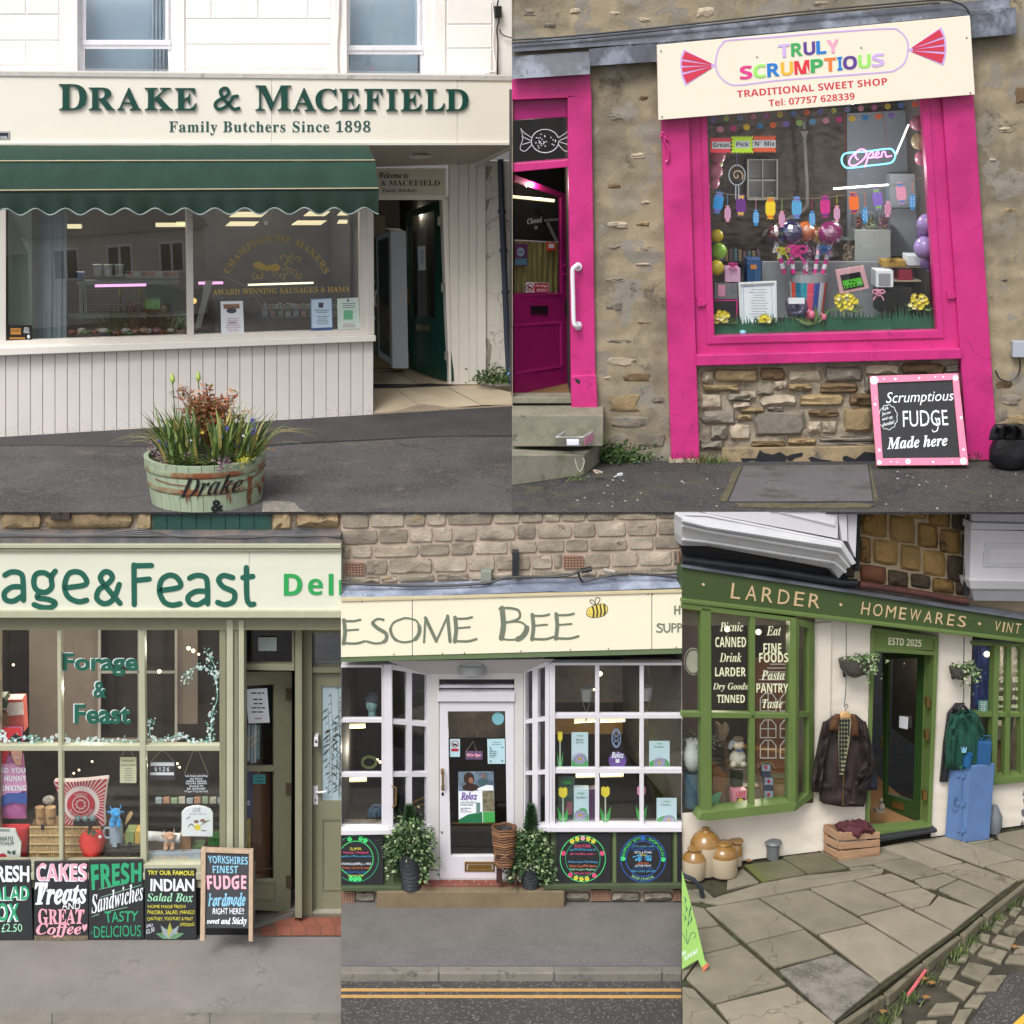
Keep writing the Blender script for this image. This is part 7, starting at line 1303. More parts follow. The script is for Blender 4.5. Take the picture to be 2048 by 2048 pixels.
m=MB();grid(m,e4,[[(x*60,(425 if j==0 else 425+j*23)+(-.037 if x*60<1250 else-.037)*x*60+(x*60>1250)*6,.02+.07*min(j,3)+.012*pnoise(Vector((x*.5,j,7))))for x in range(-1,34)]for j in range(4)],.05);T4.part('lead_flashing',m,M('blue_lead',hx('6f7788'),.45,.25,4,.006,20,col2=hx('9aa3b5'),amt=.5,dirt=(hx('3f424c'),6,.3)),smooth=True)
S4=Thing('shop_sign','long cream fascia reading Wholesome Bee, cut off, with a small bee drawing','sign',V4.p(1020,1320,.25));CR4=M('fascia_cream4',hx('e6e0c8'),.4,.02,1)
ln=lambda x,a,s:a+s*x
for x0,x1 in((0,402),(406,1759),(1763,1934)):S4.part('board',MB().poly(e4,[(x0,ln(x0,508,-.026)),(x1,ln(x1,508,-.026)),(x1,ln(x1,822,-.026)),(x0,ln(x0,822,-.026))],.05,.25),CR4)
S4.part('top_trim',MB().poly(e4,[(0,494),(1934,444),(1934,456),(0,507)],.05,.27),M('trim_cream',hx('c4b896'),.6,.05));S4.part('bottom_trim',MB().poly(e4,[(0,824),(1934,774),(1934,802),(0,850)],.03,.24),M('green_trim',hx('5f7050'),.5,.1));
m=MB();random.seed(6)
for x in(118,300,575,700,1020,1300,1515,1740,1765,1900):m.disc(e4,x,ln(x,random.choice((815,818,512)),-.026),4,4,.25,.256,6)
S4.part('rust_spots',m,RUST)
GL4=M('sage_letter',hx('6c7463'),.6,.08)
def wl(L,ws=12):
 for s in L:
  m=MB()
  for k,q in enumerate(s):
   w=[z*1.35 for z in q[0]]if isinstance(q[0],list)else q[0]*1.35;m.rib(e4,q[1],w,.256-.0006*k,th=.004)
  S4.part('letter',m,GL4)
E_=lambda x,y,w,h:[(16,[(x+4,y),(x+10,y+h*.5),(x+2,y+h)]),(9,[(x+4,y+6),(x+w*.5,y+6),(x+w*.8,y-2)]),(8,[(x+8,y+h*.45),(x+w*.7,y+h*.4)]),(10,[(x,y+h-3),(x+w*.6,y+h-1),(x+w,y+h-14)])]
wl([E_(12,612,122,134),[([9,15,15,9],[(245,612),(205,606),(180,630),(210,660),(255,690),(250,730),(200,745),(142,732)])],[([8,12,8,16,8],[(362,600),(300,625),(280,670),(305,720),(360,738),(420,720),(445,670),(425,615),(362,600)])],[(9,[(470,738),(478,600)]),(14,[(478,600),(540,732)]),(9,[(540,732),(604,590)]),(14,[(604,590),(618,734)])],E_(642,598,125,136),[(22,[(912,545),(920,640),(908,715)]),(10,[(898,548),(950,544),(1005,558),(1010,600),(960,622),(920,625)]),([8,22,8],[(960,622),(1020,625),(1052,660),(1020,712),(960,724),(896,716)])],E_(1080,582,125,140),E_(1215,578,130,140),[(7,[(1892,534),(1892,578)]),(6,[(1892,556),(1918,555)]),(7,[(1918,533),(1918,577)])],[(6,[(1822,638),(1800,634),(1792,645),(1808,655),(1820,668),(1808,680),(1788,676)])],[(6,[(1830,635),(1832,668),(1846,680),(1862,668),(1862,632)])],[(6,[(1876,632),(1876,680)]),(5,[(1876,634),(1896,636),(1898,652),(1878,658)])],[(6,[(1910,631),(1910,679)]),(5,[(1910,633),(1926,636),(1928,650),(1912,657)])]])
BE=Thing('bee_drawing','small striped yellow bee painted on the cream fascia','drawing',e4.p(1450,595,.25));m=[(1397,585),(1394,565),(1405,545),(1440,530),(1478,522),(1500,530),(1509,550),(1500,575),(1475,590),(1430,597)]
BE.part('outline',MB().poly(e4,[(1450+(x-1450)*1.06,560+(y-560)*1.08)for x,y in crom(m,True)],.25,.254),BLACK);BE.part('body',MB().poly(e4,crom(m,True),.254,.256),M('bee_yellow',hx('e3cf62'),.6));BE.part('stripes',MB().ribs(e4,[[(1425+i*22,536-i*4),(1432+i*21,565),(1430+i*20,594-i*4)]for i in range(4)],11,.2575,th=.001),M('bee_brown',hx('54492f'),.6));BE.part('wings',MB().rib(e4,[(1440,527),(1415,515),(1412,500),(1428,500),(1442,526)],3,.256).rib(e4,[(1445,526),(1440,495),(1455,484),(1468,495),(1450,526)],3,.256),BLACK);BE.part('face',MB().disc(e4,1408,560,3,3,.256,.259,6).rib(e4,[(1402,575),(1410,580),(1416,574)],2,.258),BLACK)
R4=-.2;WH4=M('white_frame_paint',hx('cfccd2'),.4,.03,4);WH4s=M('white_porch_paint',hx('c4c0be'),.5,.03,3);GR4=M('green_stall_paint',hx('46523a'),.5,.12,4)
m=MB();A=[V4.p(x,y,d)for x,y,d in((775,1322,.06),(1110,1318,.06),(1045,1350,R4),(858,1352,R4))];m.add(A+[q+Vector((0,0,.1))for q in A],[(0,1,2,3),(7,6,5,4)]);T4.part('porch_ceiling',m,WH4s)
L=Thing('porch_light','round white bulkhead light under the fascia','light',e5.p(740,50,-.1));L.part('base',MB().rect(e5,688,22,795,36,-.2,.0),M('light_base',hx('a5a3a2'),.5));L.part('diffuser',MB().lathe(e5.p(742,80,-.12),[(.1,0),(.17,.03),(.18,.14)],20),M('ribbed_glass',hx('8f9294'),.3,.2,60),smooth=True)
def wframe(T,v,xs,ys_,w,d=0.0,sill=None):
 W_=T.part('window_frame',MB().ring(v,[(xs[0][0]-w,ys_[0][0]-w),(xs[-1][1]+w,ys_[0][0]-w),(xs[-1][1]+w,ys_[-1][1]+w),(xs[0][0]-w,ys_[-1][1]+w)],rq(xs[0][0],ys_[0][0],xs[-1][1],ys_[-1][1]),d-.08,d+.03),WH4,bev=.004)
 for a,b in zip(xs,xs[1:]):T.part('glazing_bar',MB().rect(v,a[1],ys_[0][0],b[0],ys_[-1][1],d-.05,d+.01),WH4,parent=W_,bev=.004)
 for a,b in zip(ys_,ys_[1:]):T.part('glazing_bar',MB().rect(v,xs[0][0],a[1],xs[-1][1],b[0],d-.05,d+.012),WH4,parent=W_,bev=.004)
 for a in xs:
  for b in ys_:T.part('pane',MB().rect(v,a[0],b[0],a[1],b[1],d-.03,d-.025),GLASS,parent=W_)
YS=[(30,305),(332,614),(643,932)]
wframe(T4,e5,[(1212,1440),(1464,1692),(1716,1934)],YS,14);wframe(T4,e5,[(-20,230)],[(42,332),(355,640),(664,950)],14)
T4.part('corner_post',MB().poly(e5,[(1160,40),(1200,15),(1206,960),(1172,960)],-.1,.03),WH4,bev=.006);T4.part('corner_post',MB().poly(e5,[(228,25),(288,25),(296,975),(240,975)],-.1,.03),WH4,bev=.006)
FL4,FR4=Fac(V4.p(783,1700,0),V4.p(860,1700,R4)),Fac(V4.p(1043,1700,R4),V4.p(1092,1700,0))
for fc,cols,rws in((FL4,[(290,374),(402,486)],[((55,85),(338,352)),((362,378),(640,636)),((662,662),(940,925))]),(FR4,[(1044,1084),(1114,1156)],[((70,40),(342,322)),((362,345),(636,628)),((652,648),(925,930))])):
 v=View(fc,682,1320,.353);x0,x3=cols[0][0],cols[1][1];yl=lambda p,x:p[0]+(p[1]-p[0])*(x-x0)/(x3-x0)
 fr=T4.part('window_frame',MB().ring(v,[(x0-8,yl(rws[0][0],x0)-30),(x3+22,yl(rws[0][0],x3)-30),(x3+22,yl(rws[2][1],x3)+14),(x0-8,yl(rws[2][1],x0)+14)],[(x0,yl(rws[0][0],x0)),(x3,yl(rws[0][0],x3)),(x3,yl(rws[2][1],x3)),(x0,yl(rws[2][1],x0))],-.06,.02),WH4)
 T4.part('glazing_bar',MB().rect(v,cols[0][1],50,cols[1][0],940,-.05,.01),WH4,parent=fr)
 for k in(0,1):a,b=rws[k][1],rws[k+1][0];T4.part('glazing_bar',MB().poly(v,[(x0,a[0]),(x3,a[1]),(x3,b[1]),(x0,b[0])],-.05,.012),WH4,parent=fr)
 for c in cols:
  for t,b in rws:T4.part('pane',MB().poly(v,[(c[0],yl(t,c[0])),(c[1],yl(t,c[1])),(c[1],yl(b,c[1])),(c[0],yl(b,c[0]))],-.03,-.025),GLASS,parent=fr)
 T4.part('sill',MB().poly(v,[(x0-16,yl(rws[2][1],x0)+14),(x3+30,yl(rws[2][1],x3)+14),(x3+30,yl(rws[2][1],x3)+42),(x0-16,yl(rws[2][1],x0)+46)],-.05,.06),WH4,bev=.006);T4.part('stall_panel',MB().rect(v,x0-10,970,x3+20,1290,-.1,-.01),GR4)
T4.part('sill',MB().rect(e5,1165,946,1934,976,-.05,.1).poly(e5,[(0,964),(300,962),(300,990),(0,994)],-.05,.1),WH4,bev=.008)
T4.part('stall_panel',MB().rect(e5,1190,976,1934,1280,-.1,0).rect(e5,0,990,300,1285,-.1,0),GR4);T4.part('stall_plinth',MB().poly(e5,[(1150,1276),(1934,1270),(1934,1298),(1150,1302)],-.1,.1).poly(e5,[(0,1286),(345,1284),(345,1308),(0,1312)],-.1,.1),GR4,bev=.008)
for x in(1540,1885):T4.part('stile',MB().rect(e5,x,976,x+22,1278,0,.03),M('green_stile',hx('5f6f4a'),.5,.1),bev=.004)
random.seed(14)
for x0,x1 in((75,196),(1270,1412),(1528,1700),(1706,1880)):T4.part('stone',stone(e5,x0,1310,x1,1370,-.06,.02,.06),random.choice(RST[:2]))
vent(e5,1420,1310,1522,1362,8,4);vent(e5,0,1318,72,1372,5,4);vent(e5,1885,1310,1932,1362,3,4)
ST4=Thing('door_step','worn tan stone step with red tiles on top at the health shop door','step',V4.p(930,1808,.2));m=MB();zt4=V4.p(930,1783,.12).z;f1=[F4.p(x,1800,d)for x,d in((753,.12),(1129,.12),(1110,R4-.05),(775,R4-.05))]
ST4.part('step',MB().ext([Vector((p.x,p.y,Z4-.05))for p in f1],(0,0,zt4-Z4+.05)),M('step_sandstone',hx('74664f'),.9,.18,4,.006,50,dirt=(hx('6b5f4d'),4,.3)),bev=.015)
TR4=M('red_quarry_tile',hx('7a443a'),.7,.12,6,rnd=.12)
for r in range(2):
 for k in range(9):
  x0=838+k*24-r*10;P=[F4.p(x0+1,1770,.0-r*.1),F4.p(x0+23,1770,.0-r*.1),F4.p(x0+22,1770,-.095-r*.1),F4.p(x0,1770,-.095-r*.1)]
  ST4.part('tile',MB().ext([Vector((p.x,p.y,zt4+.002))for p in P],(0,0,.012)),TR4)
T4.part('door_surround',MB().ring(e5,rq(498,60,1035,1250),rq(556,105,982,1242),R4-.1,R4+.03),WH4s,bev=.006)
T4.part('transom_bar',MB().rect(e5,545,184,985,236,R4-.05,R4+.06).rect(e5,552,146,980,158,R4-.03,R4+.02).rect(e5,552,100,980,110,R4-.03,R4+.02),WH4,bev=.004);T4.part('fanlight',MB().rect(e5,565,106,972,184,R4-.03,R4-.02),GLASS)
D4=Thing('shop_door','closed white glazed door with brass handle, letterbox and posters','door',e5.p(770,1240,R4));D4.part('leaf',MB().ring(e5,rq(558,240,980,1238),[(605,292),(930,290),(942,1110),(622,1112)],R4-.05,R4+.02),WH4,bev=.005);D4.part('pane',MB().poly(e5,[(603,290),(932,288),(944,1112),(620,1114)],R4-.03,R4-.025),GLASS)
BRS=M('brass',hx('a3854f'),.3,.1,20,metal=.85);D4.part('letterbox',MB().frame(e5,[(700,1144),(871,1200)],12,R4+.02,R4+.035).rect(e5,718,1160,854,1186,R4+.02,R4+.03),BRS,bev=.003);D4.part('handle',MB().tube([e5.p(*q)for q in((574,622,R4+.02),(576,630,R4+.09),(578,715,R4+.09),(574,730,R4+.02))],.014,7).rect(e5,566,616,582,645,R4+.02,R4+.03).rect(e5,568,712,584,738,R4+.02,R4+.03),BRS);D4.part('keyhole',MB().disc(e5,576,760,7,10,R4+.02,R4+.03,10),BLACK)
T4.part('window_handle',MB().tube([e5.p(*q)for q in((290,715,.03),(310,722,.09),(310,822,.09),(292,830,.03))],.012,7),BRS)
IN4=M('health_inside',hx('2c2a29'),.85,.4,.8)
lamp(e5.p(1450,500,-1.0),18,(1,.9,.72));lamp(e5.p(1800,480,-1.0),14,(1,.9,.72));lamp(e5.p(100,500,-1.0),14,(1,.9,.72));lamp(e5.p(770,420,R4-.9),6)
T4.part('shop_interior',room(V4,rq(684,1316,784,1700),-.14,2.4),IN4);T4.part('shop_interior',room(V4,rq(1095,1316,1364,1690),-.14,2.4),IN4);T4.part('shop_interior',room(V4,rq(880,1340,1030,1760),R4-.08,2.2),IN4)
T4.part('back_shelving',MB().rect(e5,1212,330,1932,420,-2.3,-2.2),M('ochre_wall',hx('8a6a3a'),.8,.15));T4.part('inside_wall',MB().rect(e5,1212,20,1932,240,-2.3,-2.25).rect(e5,605,290,935,440,R4-1.6,R4-1.5),M('inside_brick',hx('5f5650'),.9,.3,5,.01,20))
for i,(x0,y0,x1,y1,lb)in enumerate(((1322,346,1440,338,'upper tube light left of the mullion in the right bay'),(1468,341,1610,338,'upper tube light in the middle pane of the right bay'),(1812,333,1932,331,'upper tube light in the rightmost pane'),(1330,655,1446,652,'lower tube light left of the mullion in the right bay'),(1470,652,1600,649,'lower tube light in the middle pane of the right bay'),(1802,650,1932,645,'lower tube light in the rightmost pane'),(15,375,138,372,'upper tube light in the left bay'),(18,680,145,676,'lower tube light in the left bay'))):one('tube_light',lb,'light',MB().tube([e5.p(x0,y0,-1.2),e5.p(x1,y1,-1.2)],.03,6),TUBEY)
one('bulb','warm spotlight bulb high in the right bay','bulb',MB().vball(e5,1468,78,14,-.7,n=8,m=6),BULB,smooth=True);one('bulb','tiny warm bulb beside the hanging pot','bulb',MB().vball(e5,1433,168,7,-.7,n=8,m=6),BULB,smooth=True)
for i,(x,y)in enumerate(((188,556),(205,566),(222,578))):one('bulb',('first','second','third')[i]+' reflection of a warm bulb, built as a glowing ball low in the left bay','bulb',MB().vball(e5,x,y,8,-.8,n=7,m=5),BULB,smooth=True)  # bulb reflections in the glass, built as glowing balls
for x,y,lb in((1390,190,'white pot hanging in a macrame holder'),(1730,185,'dim second hanging pot at the right')):
 T=Thing('hanging_pot',lb,'pot',e5.p(x,y+40,-.5));T.part('pot',MB().lathe(e5.p(x,y+38,-.5),[(.06,0),(.085,.17),(.08,.17)],16),M('pot_dim',hx('a5a5a5'),.6),smooth=True)
 for s in(-1,1):T.part('cord',MB().tube([e5.p(x+s*30,y-30,-.5),e5.p(x+s*8,30,-.5)],.005,4).tube([e5.p(x+s*22,y+40,-.5),e5.p(x,y+120,-.5),e5.p(x+s*8,y+190,-.5)],.005,4),STRING)
BL_,PRP,GNC=M('poster_cyan',hx('aacbd3'),.5,.02),M('print_purple',hx('6a4a96'),.6,.2,30),M('print_green',hx('3f9a4a'),.6,.15)
def pprod(lb,q,d,words,fl,bottom,th=.006):
 x0,y0,x1,y1=q;pr=[('lettering',text(e5,s,bb,d+.002,0,st),mt)for s,bb,mt,st in words]
 if fl:
  m=MB();fx,fy,r=fl
  for k in range(14):a=k*pi/7;m.rib(e5,[(fx,fy),(fx+r*cos(a),min(y1-3,fy+r*.85*sin(a)))],7,d+.003,th=.001)
  pr+=[('print',MB().poly(e5,[(x0+2,y1-2),(x0+2,y1-bottom*.6)]+[(x0+(x1-x0)*t/6,y1-bottom*(.6+.4*sin(t*pi/7)))for t in range(1,6)]+[(x1-2,y1-bottom*.5),(x1-2,y1-2)],d,d+.0015),GNC),('print',m,M('passion',hx('a58fc0'),.6,.3,60)),('print',MB().disc(e5,fx,fy,r*.25,r*.25,d+.003,d+.005,8),SED[0])]
 return CARD('product_poster',lb,'poster',e5,q,d,M('poster_paleblue',hx('bcd3dc'),.5,.02),th=th,prints=pr)
pprod('passion flower poster reading Relax Spray in the middle row',(1306,410,1400,614),-.06,[('Relax',(1332,444,1375,458),LETG2,'sans'),('Spray',(1332,460,1375,476),LETG2,'sans'),('A.Vogel',(1335,424,1372,436),GNC,'boldi')],(1352,560,40),80);pprod('Passiflora poster in the rightmost pane of the middle row',(1746,459,1862,608),-.06,[('Passiflora',(1776,486,1830,498),LETG2,'sans'),('A.Vogel',(1785,468,1820,480),GNC,'boldi')],(1805,582,36),50);pprod('Passiflora poster low in the rightmost pane',(1788,782,1902,930),-.06,[('Passiflora',(1815,814,1868,826),LETG2,'sans'),('A.Vogel',(1828,796,1862,808),GNC,'boldi')],(1858,908,34),50)
T=pprod('tall Passiflora box standing low in the left pane of the right bay',(1320,732,1404,928),-.08,[('Passiflora',(1334,772,1390,786),LETG2,'sans'),('A.Vogel',(1338,748,1378,764),GNC,'boldi')],(1356,880,36),90,.12);T.part('box_side',MB().poly(e5,[(1405,736),(1446,730),(1446,928),(1405,930)],-.2,-.09),M('plum',hx('4a2a4f'),.5,.1))
CARD('dark_poster','dark green poster with a pink flower behind the tall box','poster',e5,(1232,660,1325,928),-.2,M('poster_dg',hx('4a5f55'),.5,.3,8),prints=[('print',MB().disc(e5,1292,840,20,45,-.2,-.195,9,jit=.2),M('echinacea',hx('a8606f'),.6,.2)),('print',MB().poly(e5,[(1262,684),(1308,684),(1302,704),(1256,704)],-.2,-.195),GNC)])
T=CARD('relax_roundel','round purple Relax sticker in the middle pane','sticker',e5,[(1566+50*cos(k*pi/12),570+50*sin(k*pi/12))for k in range(24)],-.05,PRP,prints=[('lettering',text(e5,'Relax',(1532,520,1602,556),-.046,0,'it',wt=.02),CHALK['white']),('print',MB().rect(e5,1556,562,1578,582,-.05,-.047),WHITE)])
one('oval_ornament','oval blue lattice ornament hanging above the Relax sticker','ornament',MB().rib(e5,[(1560+24*cos(k*pi/8),443+52*sin(k*pi/8))for k in range(16)],6,-.05,closed=True).ribs(e5,[[(1560,395),(1545,420),(1575,445),(1545,470),(1560,492)],[(1560,395),(1575,420),(1545,445),(1575,470),(1560,492)]],4,-.052),M('lattice_blue',hx('7f93b5'),.5))
for x,y,c,lb,h in((1241,435,'y','half hidden yellow paper tulip at the left edge, middle row',180),(1258,752,'y','yellow paper tulip low in the left pane',178),(1498,748,'y','yellow paper tulip low in the middle pane',180),(1702,745,'p','pink paper tulip beside the right glazing bar',178)):
 T=Thing('paper_tulip',lb,'decoration',e5.p(x,y+h,-.04),'paper tulips on the glass');s=.55 if y<500 else 1;mt=M('tulip_'+c,hx(dict(y='d9c83a',p='c77fa8')[c]),.7,.05);P=[(-24,-22),(-12,-32),(0,-24),(12,-32),(24,-22),(24,12),(10,28),(-10,28),(-24,12)]
 T.part('bloom',MB().poly(e5,[(x+a*s,y+b)for a,b in P],-.045,-.04),mt);T.part('stem',MB().rect(e5,x-4,y+28,x+4,y+h,-.05,-.045),M('stem_pale',hx('a8b8a5'),.7))
 for q in(-1,1):T.part('leaf',MB().poly(e5,[(x,y+h),(x+q*8,y+h*.7),(x+q*32*s,y+h*.45),(x+q*26*s,y+h*.8),(x+q*8,y+h)],-.048,-.042),GNC)
one('mannequin_head','pale mannequin head in a grey beanie in the left bay','mannequin',MB().vball(e5,175,252,36,-.4,sz=1.25,sx=.95).lathe(e5.p(178,325,-.4),[(.05,0),(.045,.12)],10).vball(e5,152,262,9,-.3,n=6,m=5),M('mannequin_pale',hx('7fa5a8'),.6,.05),smooth=True);one('grey_beanie','dark grey knitted beanie on the mannequin head','hat',MB().vball(e5,180,222,42,-.42,sz=.85),M('knit',hx('3f4650'),.95,.25,30,.01,60),smooth=True)
one('wreath_ornament','round green leafy ornament low in the left bay','wreath',MB().tube([e5.p(160+40*cos(k*.5),580+32*sin(k*.5),-.4)for k in range(13)],.018,5,closed=True),M('wreath_green',hx('5f6f3f'),.6,.4,40));one('blue_display','blue cloth with beads low in the left bay','display',MB().sheet(e5,[(820,180,240),(860,150,300),(900,150,300)],-.5,.1,.05),M('blue_cloth',hx('2f4f6a'),.8,.3,20),smooth=True);one('shelf_goods','cream bags of goods along the left bay sill','bag',MB().sheet(e5,[(905,20,290),(930,10,300),(948,10,300)],-.4,.08,.1,freq=8),M('goods_dim',hx('6f6455'),.8,.4,14),smooth=True)
RD=R4-.02
CARD('no_dogs_notice','small white no dogs notice at the top left of the door glass','notice',e5,(617,448,674,549),RD,BL_,prints=[('print',MB().ring(e5,[(646+22*cos(t*pi/8),476+20*sin(t*pi/8))for t in range(16)],[(646+17*cos(t*pi/8),476+16*sin(t*pi/8))for t in range(16)],RD,RD+.003).rect(e5,625,502,666,518,RD,RD+.003),M('sign_red')),('print',MB().poly(e5,[(634,478),(637,468),(642,474),(654,474),(658,480),(656,488),(650,488),(648,483),(642,483),(640,488),(636,488)],RD,RD+.002),BLACK)])
T=CARD('open_sign','small purple hanging sign reading Open on the door glass','sign',e5,(706,516,802,564),RD,M('open_purple',hx('5f4a6a'),.5,.5,40),prints=[('lettering',text(e5,"We're Open",(712,528,796,552),RD+.003,0,'it',wt=.02),CHALK['pink']),('cord',MB().tube([e5.p(708,518,RD),e5.p(750,460,RD),e5.p(768,518,RD)],.003,4),STRING)])
CARD('opening_times','pale blue opening times sheet at the top right of the door glass','notice',e5,[(828,448),(928,446),(930,588),(832,588)],RD,BL_,prints=[('print',scribble(MB(),e5,838,460,920,485,2,4,RD+.002),PK),('print',scribble(MB(),e5,842,505,890,555,5,4,RD+.002,cen=False),CHAR),('print',MB().disc(e5,847,497,5,4,RD,RD+.003,6).disc(e5,915,495,5,4,RD,RD+.003,6).disc(e5,848,574,5,5,RD,RD+.003,6).disc(e5,914,572,5,5,RD,RD+.003,6),CHAR)])
one('round_sticker','round pale teal sticker at the top of the door glass','sticker',MB().disc(e5,890,332,34,36,RD-.003,RD,20),M('sticker_teal',hx('6fa5b0'),.5))
CARD('relax_poster','large white and green poster reading Relax below a photograph of people','poster',e5,[(664,634),(864,632),(872,920),(667,924)],RD,WHITE,prints=[('photo',MB().poly(e5,[(664,634),(864,632),(866,738),(666,742)],RD,RD+.002),M('photo_dim',hx('5f6f80'),.5,.5,18)),('photo',MB().disc(e5,725,672,32,36,RD,RD+.003,10).disc(e5,735,722,50,22,RD,RD+.003,9),M('photo_dark',hx('33231f'),.6)),('photo',MB().disc(e5,736,682,14,18,RD,RD+.004,8).disc(e5,806,658,11,13,RD,RD+.004,8),M('photo_skin',hx('8a5f4a'),.6)),('photo',MB().disc(e5,806,695,32,26,RD,RD+.003,9),M('photo_teal',hx('3f5a60'),.6)),('photo',MB().poly(e5,[(770,730),(825,708),(862,712),(864,738),(780,740)],RD,RD+.0045),WHITE),('print',MB().poly(e5,[(667,924),(667,905),(720,875),(800,860),(802,922)],RD,RD+.002),M('dark_green_print',hx('1f6a45'),.5)),('print',MB().poly(e5,[(804,862),(870,860),(872,920),(805,921)],RD,RD+.002),GNC),('print',MB().poly(e5,[(800,742),(866,740),(870,858),(803,860)],RD,RD+.002),M('passion_photo',hx('6f6a55'),.6,.6,22)),('lettering',text(e5,'Relax',(678,748,772,794),RD+.004,0,'it',wt=.02),PRP),('lettering',text(e5,'with Passiflora',(676,800,768,812),RD+.004,0,'sans'),LETG2),('lettering',text(e5,'Complex Spray',(676,815,748,827),RD+.004,0,'bold'),LETG2),('print',scribble(MB(),e5,678,835,760,865,3,4,RD+.004,cen=False),PK),('print',MB().rect(e5,766,808,788,870,RD,RD+.003),M('bottle_print',hx('5f7f7a'),.5,.3,60))])
def rboard(lb,x0,x1,cx,words,arcs,fl,c1_,c2_,r=128):
 x0c=max(x0,0);T=Thing('chalk_sign',lb,'sign',e5.p((x0c+x1)/2,1278,.05),'square blackboards under the health shop windows');T.part('board',MB().rect(e5,x0c,984,min(x1,1932),1276,.02,.05),M('matt_black',(.016,.016,.02),.6,.1),bev=.005)
 if cx is None:return
 cy=1126;rc=lambda R,a:(cx+R*sin(a),cy-R*1.02*cos(a));ok=lambda x:x>3
 for R,cc in((r,c1_),(r-30,c2_)):
  for seg in range(60):
   a,b=seg*pi/30,(seg+1)*pi/30
   if ok(rc(R,a)[0])and ok(rc(R,b)[0]):T.part('chalk_ring',MB().rib(e5,[rc(R,a),rc(R,b)],3.5,.052,th=.001,smooth=False),CHALK[cc])if seg%30==0 else None
  m=MB()
  for seg in range(60):
   a,b=seg*pi/30,(seg+1)*pi/30
   if ok(rc(R,a)[0])and ok(rc(R,b)[0]):m.rib(e5,[rc(R,a),rc(R,b)],4,.053,th=.001,smooth=False)
  T.part('chalk_ring',m,CHALK[cc])
 for s,y,w,h,c,st in words:TX(T,e5,s,(cx-w,y,cx+w,y+h),.053,CHALK[c],st=st,clip=(1,1931))
 for s,a0,a1,c,flip in arcs:
  R=r-22;TX(T,e5,s,(0,0,100,15),.053,CHALK[c],st='n',warp=(lambda X,Y:(cx+(R+15-Y)*sin(radians(a0+(a1-a0)*X/100)),cy-1.02*(R+15-Y)*cos(radians(a0+(a1-a0)*X/100))))if not flip else(lambda X,Y:(cx+(R+Y)*sin(radians(a0+(a1-a0)*X/100)),cy-1.02*(R+Y)*cos(radians(a0+(a1-a0)*X/100)))))
 for a,c in fl:
  x,y=rc(r-14,radians(a));m=MB()
  if x<14:continue
  for k in range(5):m.disc(e5,x+8*cos(k*1.257),y+8*sin(k*1.257),6,6,.052,.055,7)
  T.part('chalk_flower',m,CHALK[c])
rboard('round chalk design headed Suma on the leftmost blackboard',-60,240,84,[('SUMA',1062,32,16,'yellow','n'),('wholefoods + Healthfoods',1085,72,14,'rose','it'),('Yorkshire workers co-operative',1106,90,12,'cyan','it'),('VITAMINS HERBALS + MINS',1148,88,14,'white','sans'),('Viridian Terranova Vogel',1172,78,13,'orange','sans'),('BioCare Floradix',1194,60,13,'navy','sans'),('Natures Aid',1214,42,13,'yellow','sans')],[],[(-18,'lime'),(14,'lime'),(28,'lime'),(170,'lime'),(182,'lime'),(194,'lime')],'green','lime')
rboard('round chalk design headed Bodycare on the middle blackboard',1222,1528,1370,[('BODYCARE',1046,44,16,'rose','n'),('and BENECOS make up',1068,74,14,'cyan','it'),('for sensitive souls....',1092,74,14,'rose','it'),('MooGoo Organic Shop Kutchina',1138,86,13,'cyan','it'),('Native Unearthed Alterna',1160,78,13,'orange','it'),("Faith in Nature Kingfisher",1181,74,13,'mint','it'),('Salt of the Earth',1202,48,13,'rose','it')],[],[(-32,'yellow'),(-16,'yellow'),(0,'pink'),(16,'yellow'),(32,'yellow'),(-75,'rose'),(75,'rose'),(168,'yellow'),(184,'yellow'),(200,'yellow'),(145,'rose'),(218,'rose')],'lime','green')
rboard('round chalk design reading Support Settle Shop Local on the right blackboard',1560,1872,1712,[('LOCAL HONEY + JAMS',1052,62,12,'cyan','sans'),('PHOEBES BEAR BOTANICALS',1068,68,11,'navy','sans'),('SETTLE SOAPS',1084,48,12,'white','sans'),('Suma',1098,18,11,'yellow','sans'),('LOCAL PAUL',1146,32,11,'orange','sans'),('LOTTIE SHAW',1160,46,11,'white','sans'),('FLAPJACK + TREATS',1174,56,11,'navy','sans'),('RIBBLE LUXURY SKINCARE',1190,68,12,'cyan','sans')],[('SUPPORT SETTLE - SHOP LOCAL',-82,84,'lime',0),('SHOP ETHICAL',214,148,'mint',1)],[(-90,'lime'),(92,'lime'),(0,'navy')],'navy','navy')
T=rboard('sliver of a fourth blackboard at the right edge of the shopfront',1905,1960,None,[],[],[],'green','green')
random.seed(77);m=MB()
for k in range(16):
 s=1 if k%2 else-1;x,y=1712+s*random.uniform(20,62),random.uniform(1105,1140);m.rib(e5,[(1712+s*8,1122),((1712+x)/2,y-6),(x,y)],2.5,.052,th=.001);m.disc(e5,x,y,5,5,.051,.054,6)
one('chalk_scrollwork','blue chalk scrollwork in the centre of the Support Settle board','drawing',m,CHALK['cyan'])
POT=M('ribbed_pot',hx('3a3d44'),.6,.1,6);IVY=[M('ivy_a',hx('43603a'),.5,.25,40),M('ivy_b',hx('6f8a55'),.5,.2,40),M('ivy_c',hx('2f4a30'),.5,.25,40),M('ivy_d',hx('94a37c'),.5,.2,40)]
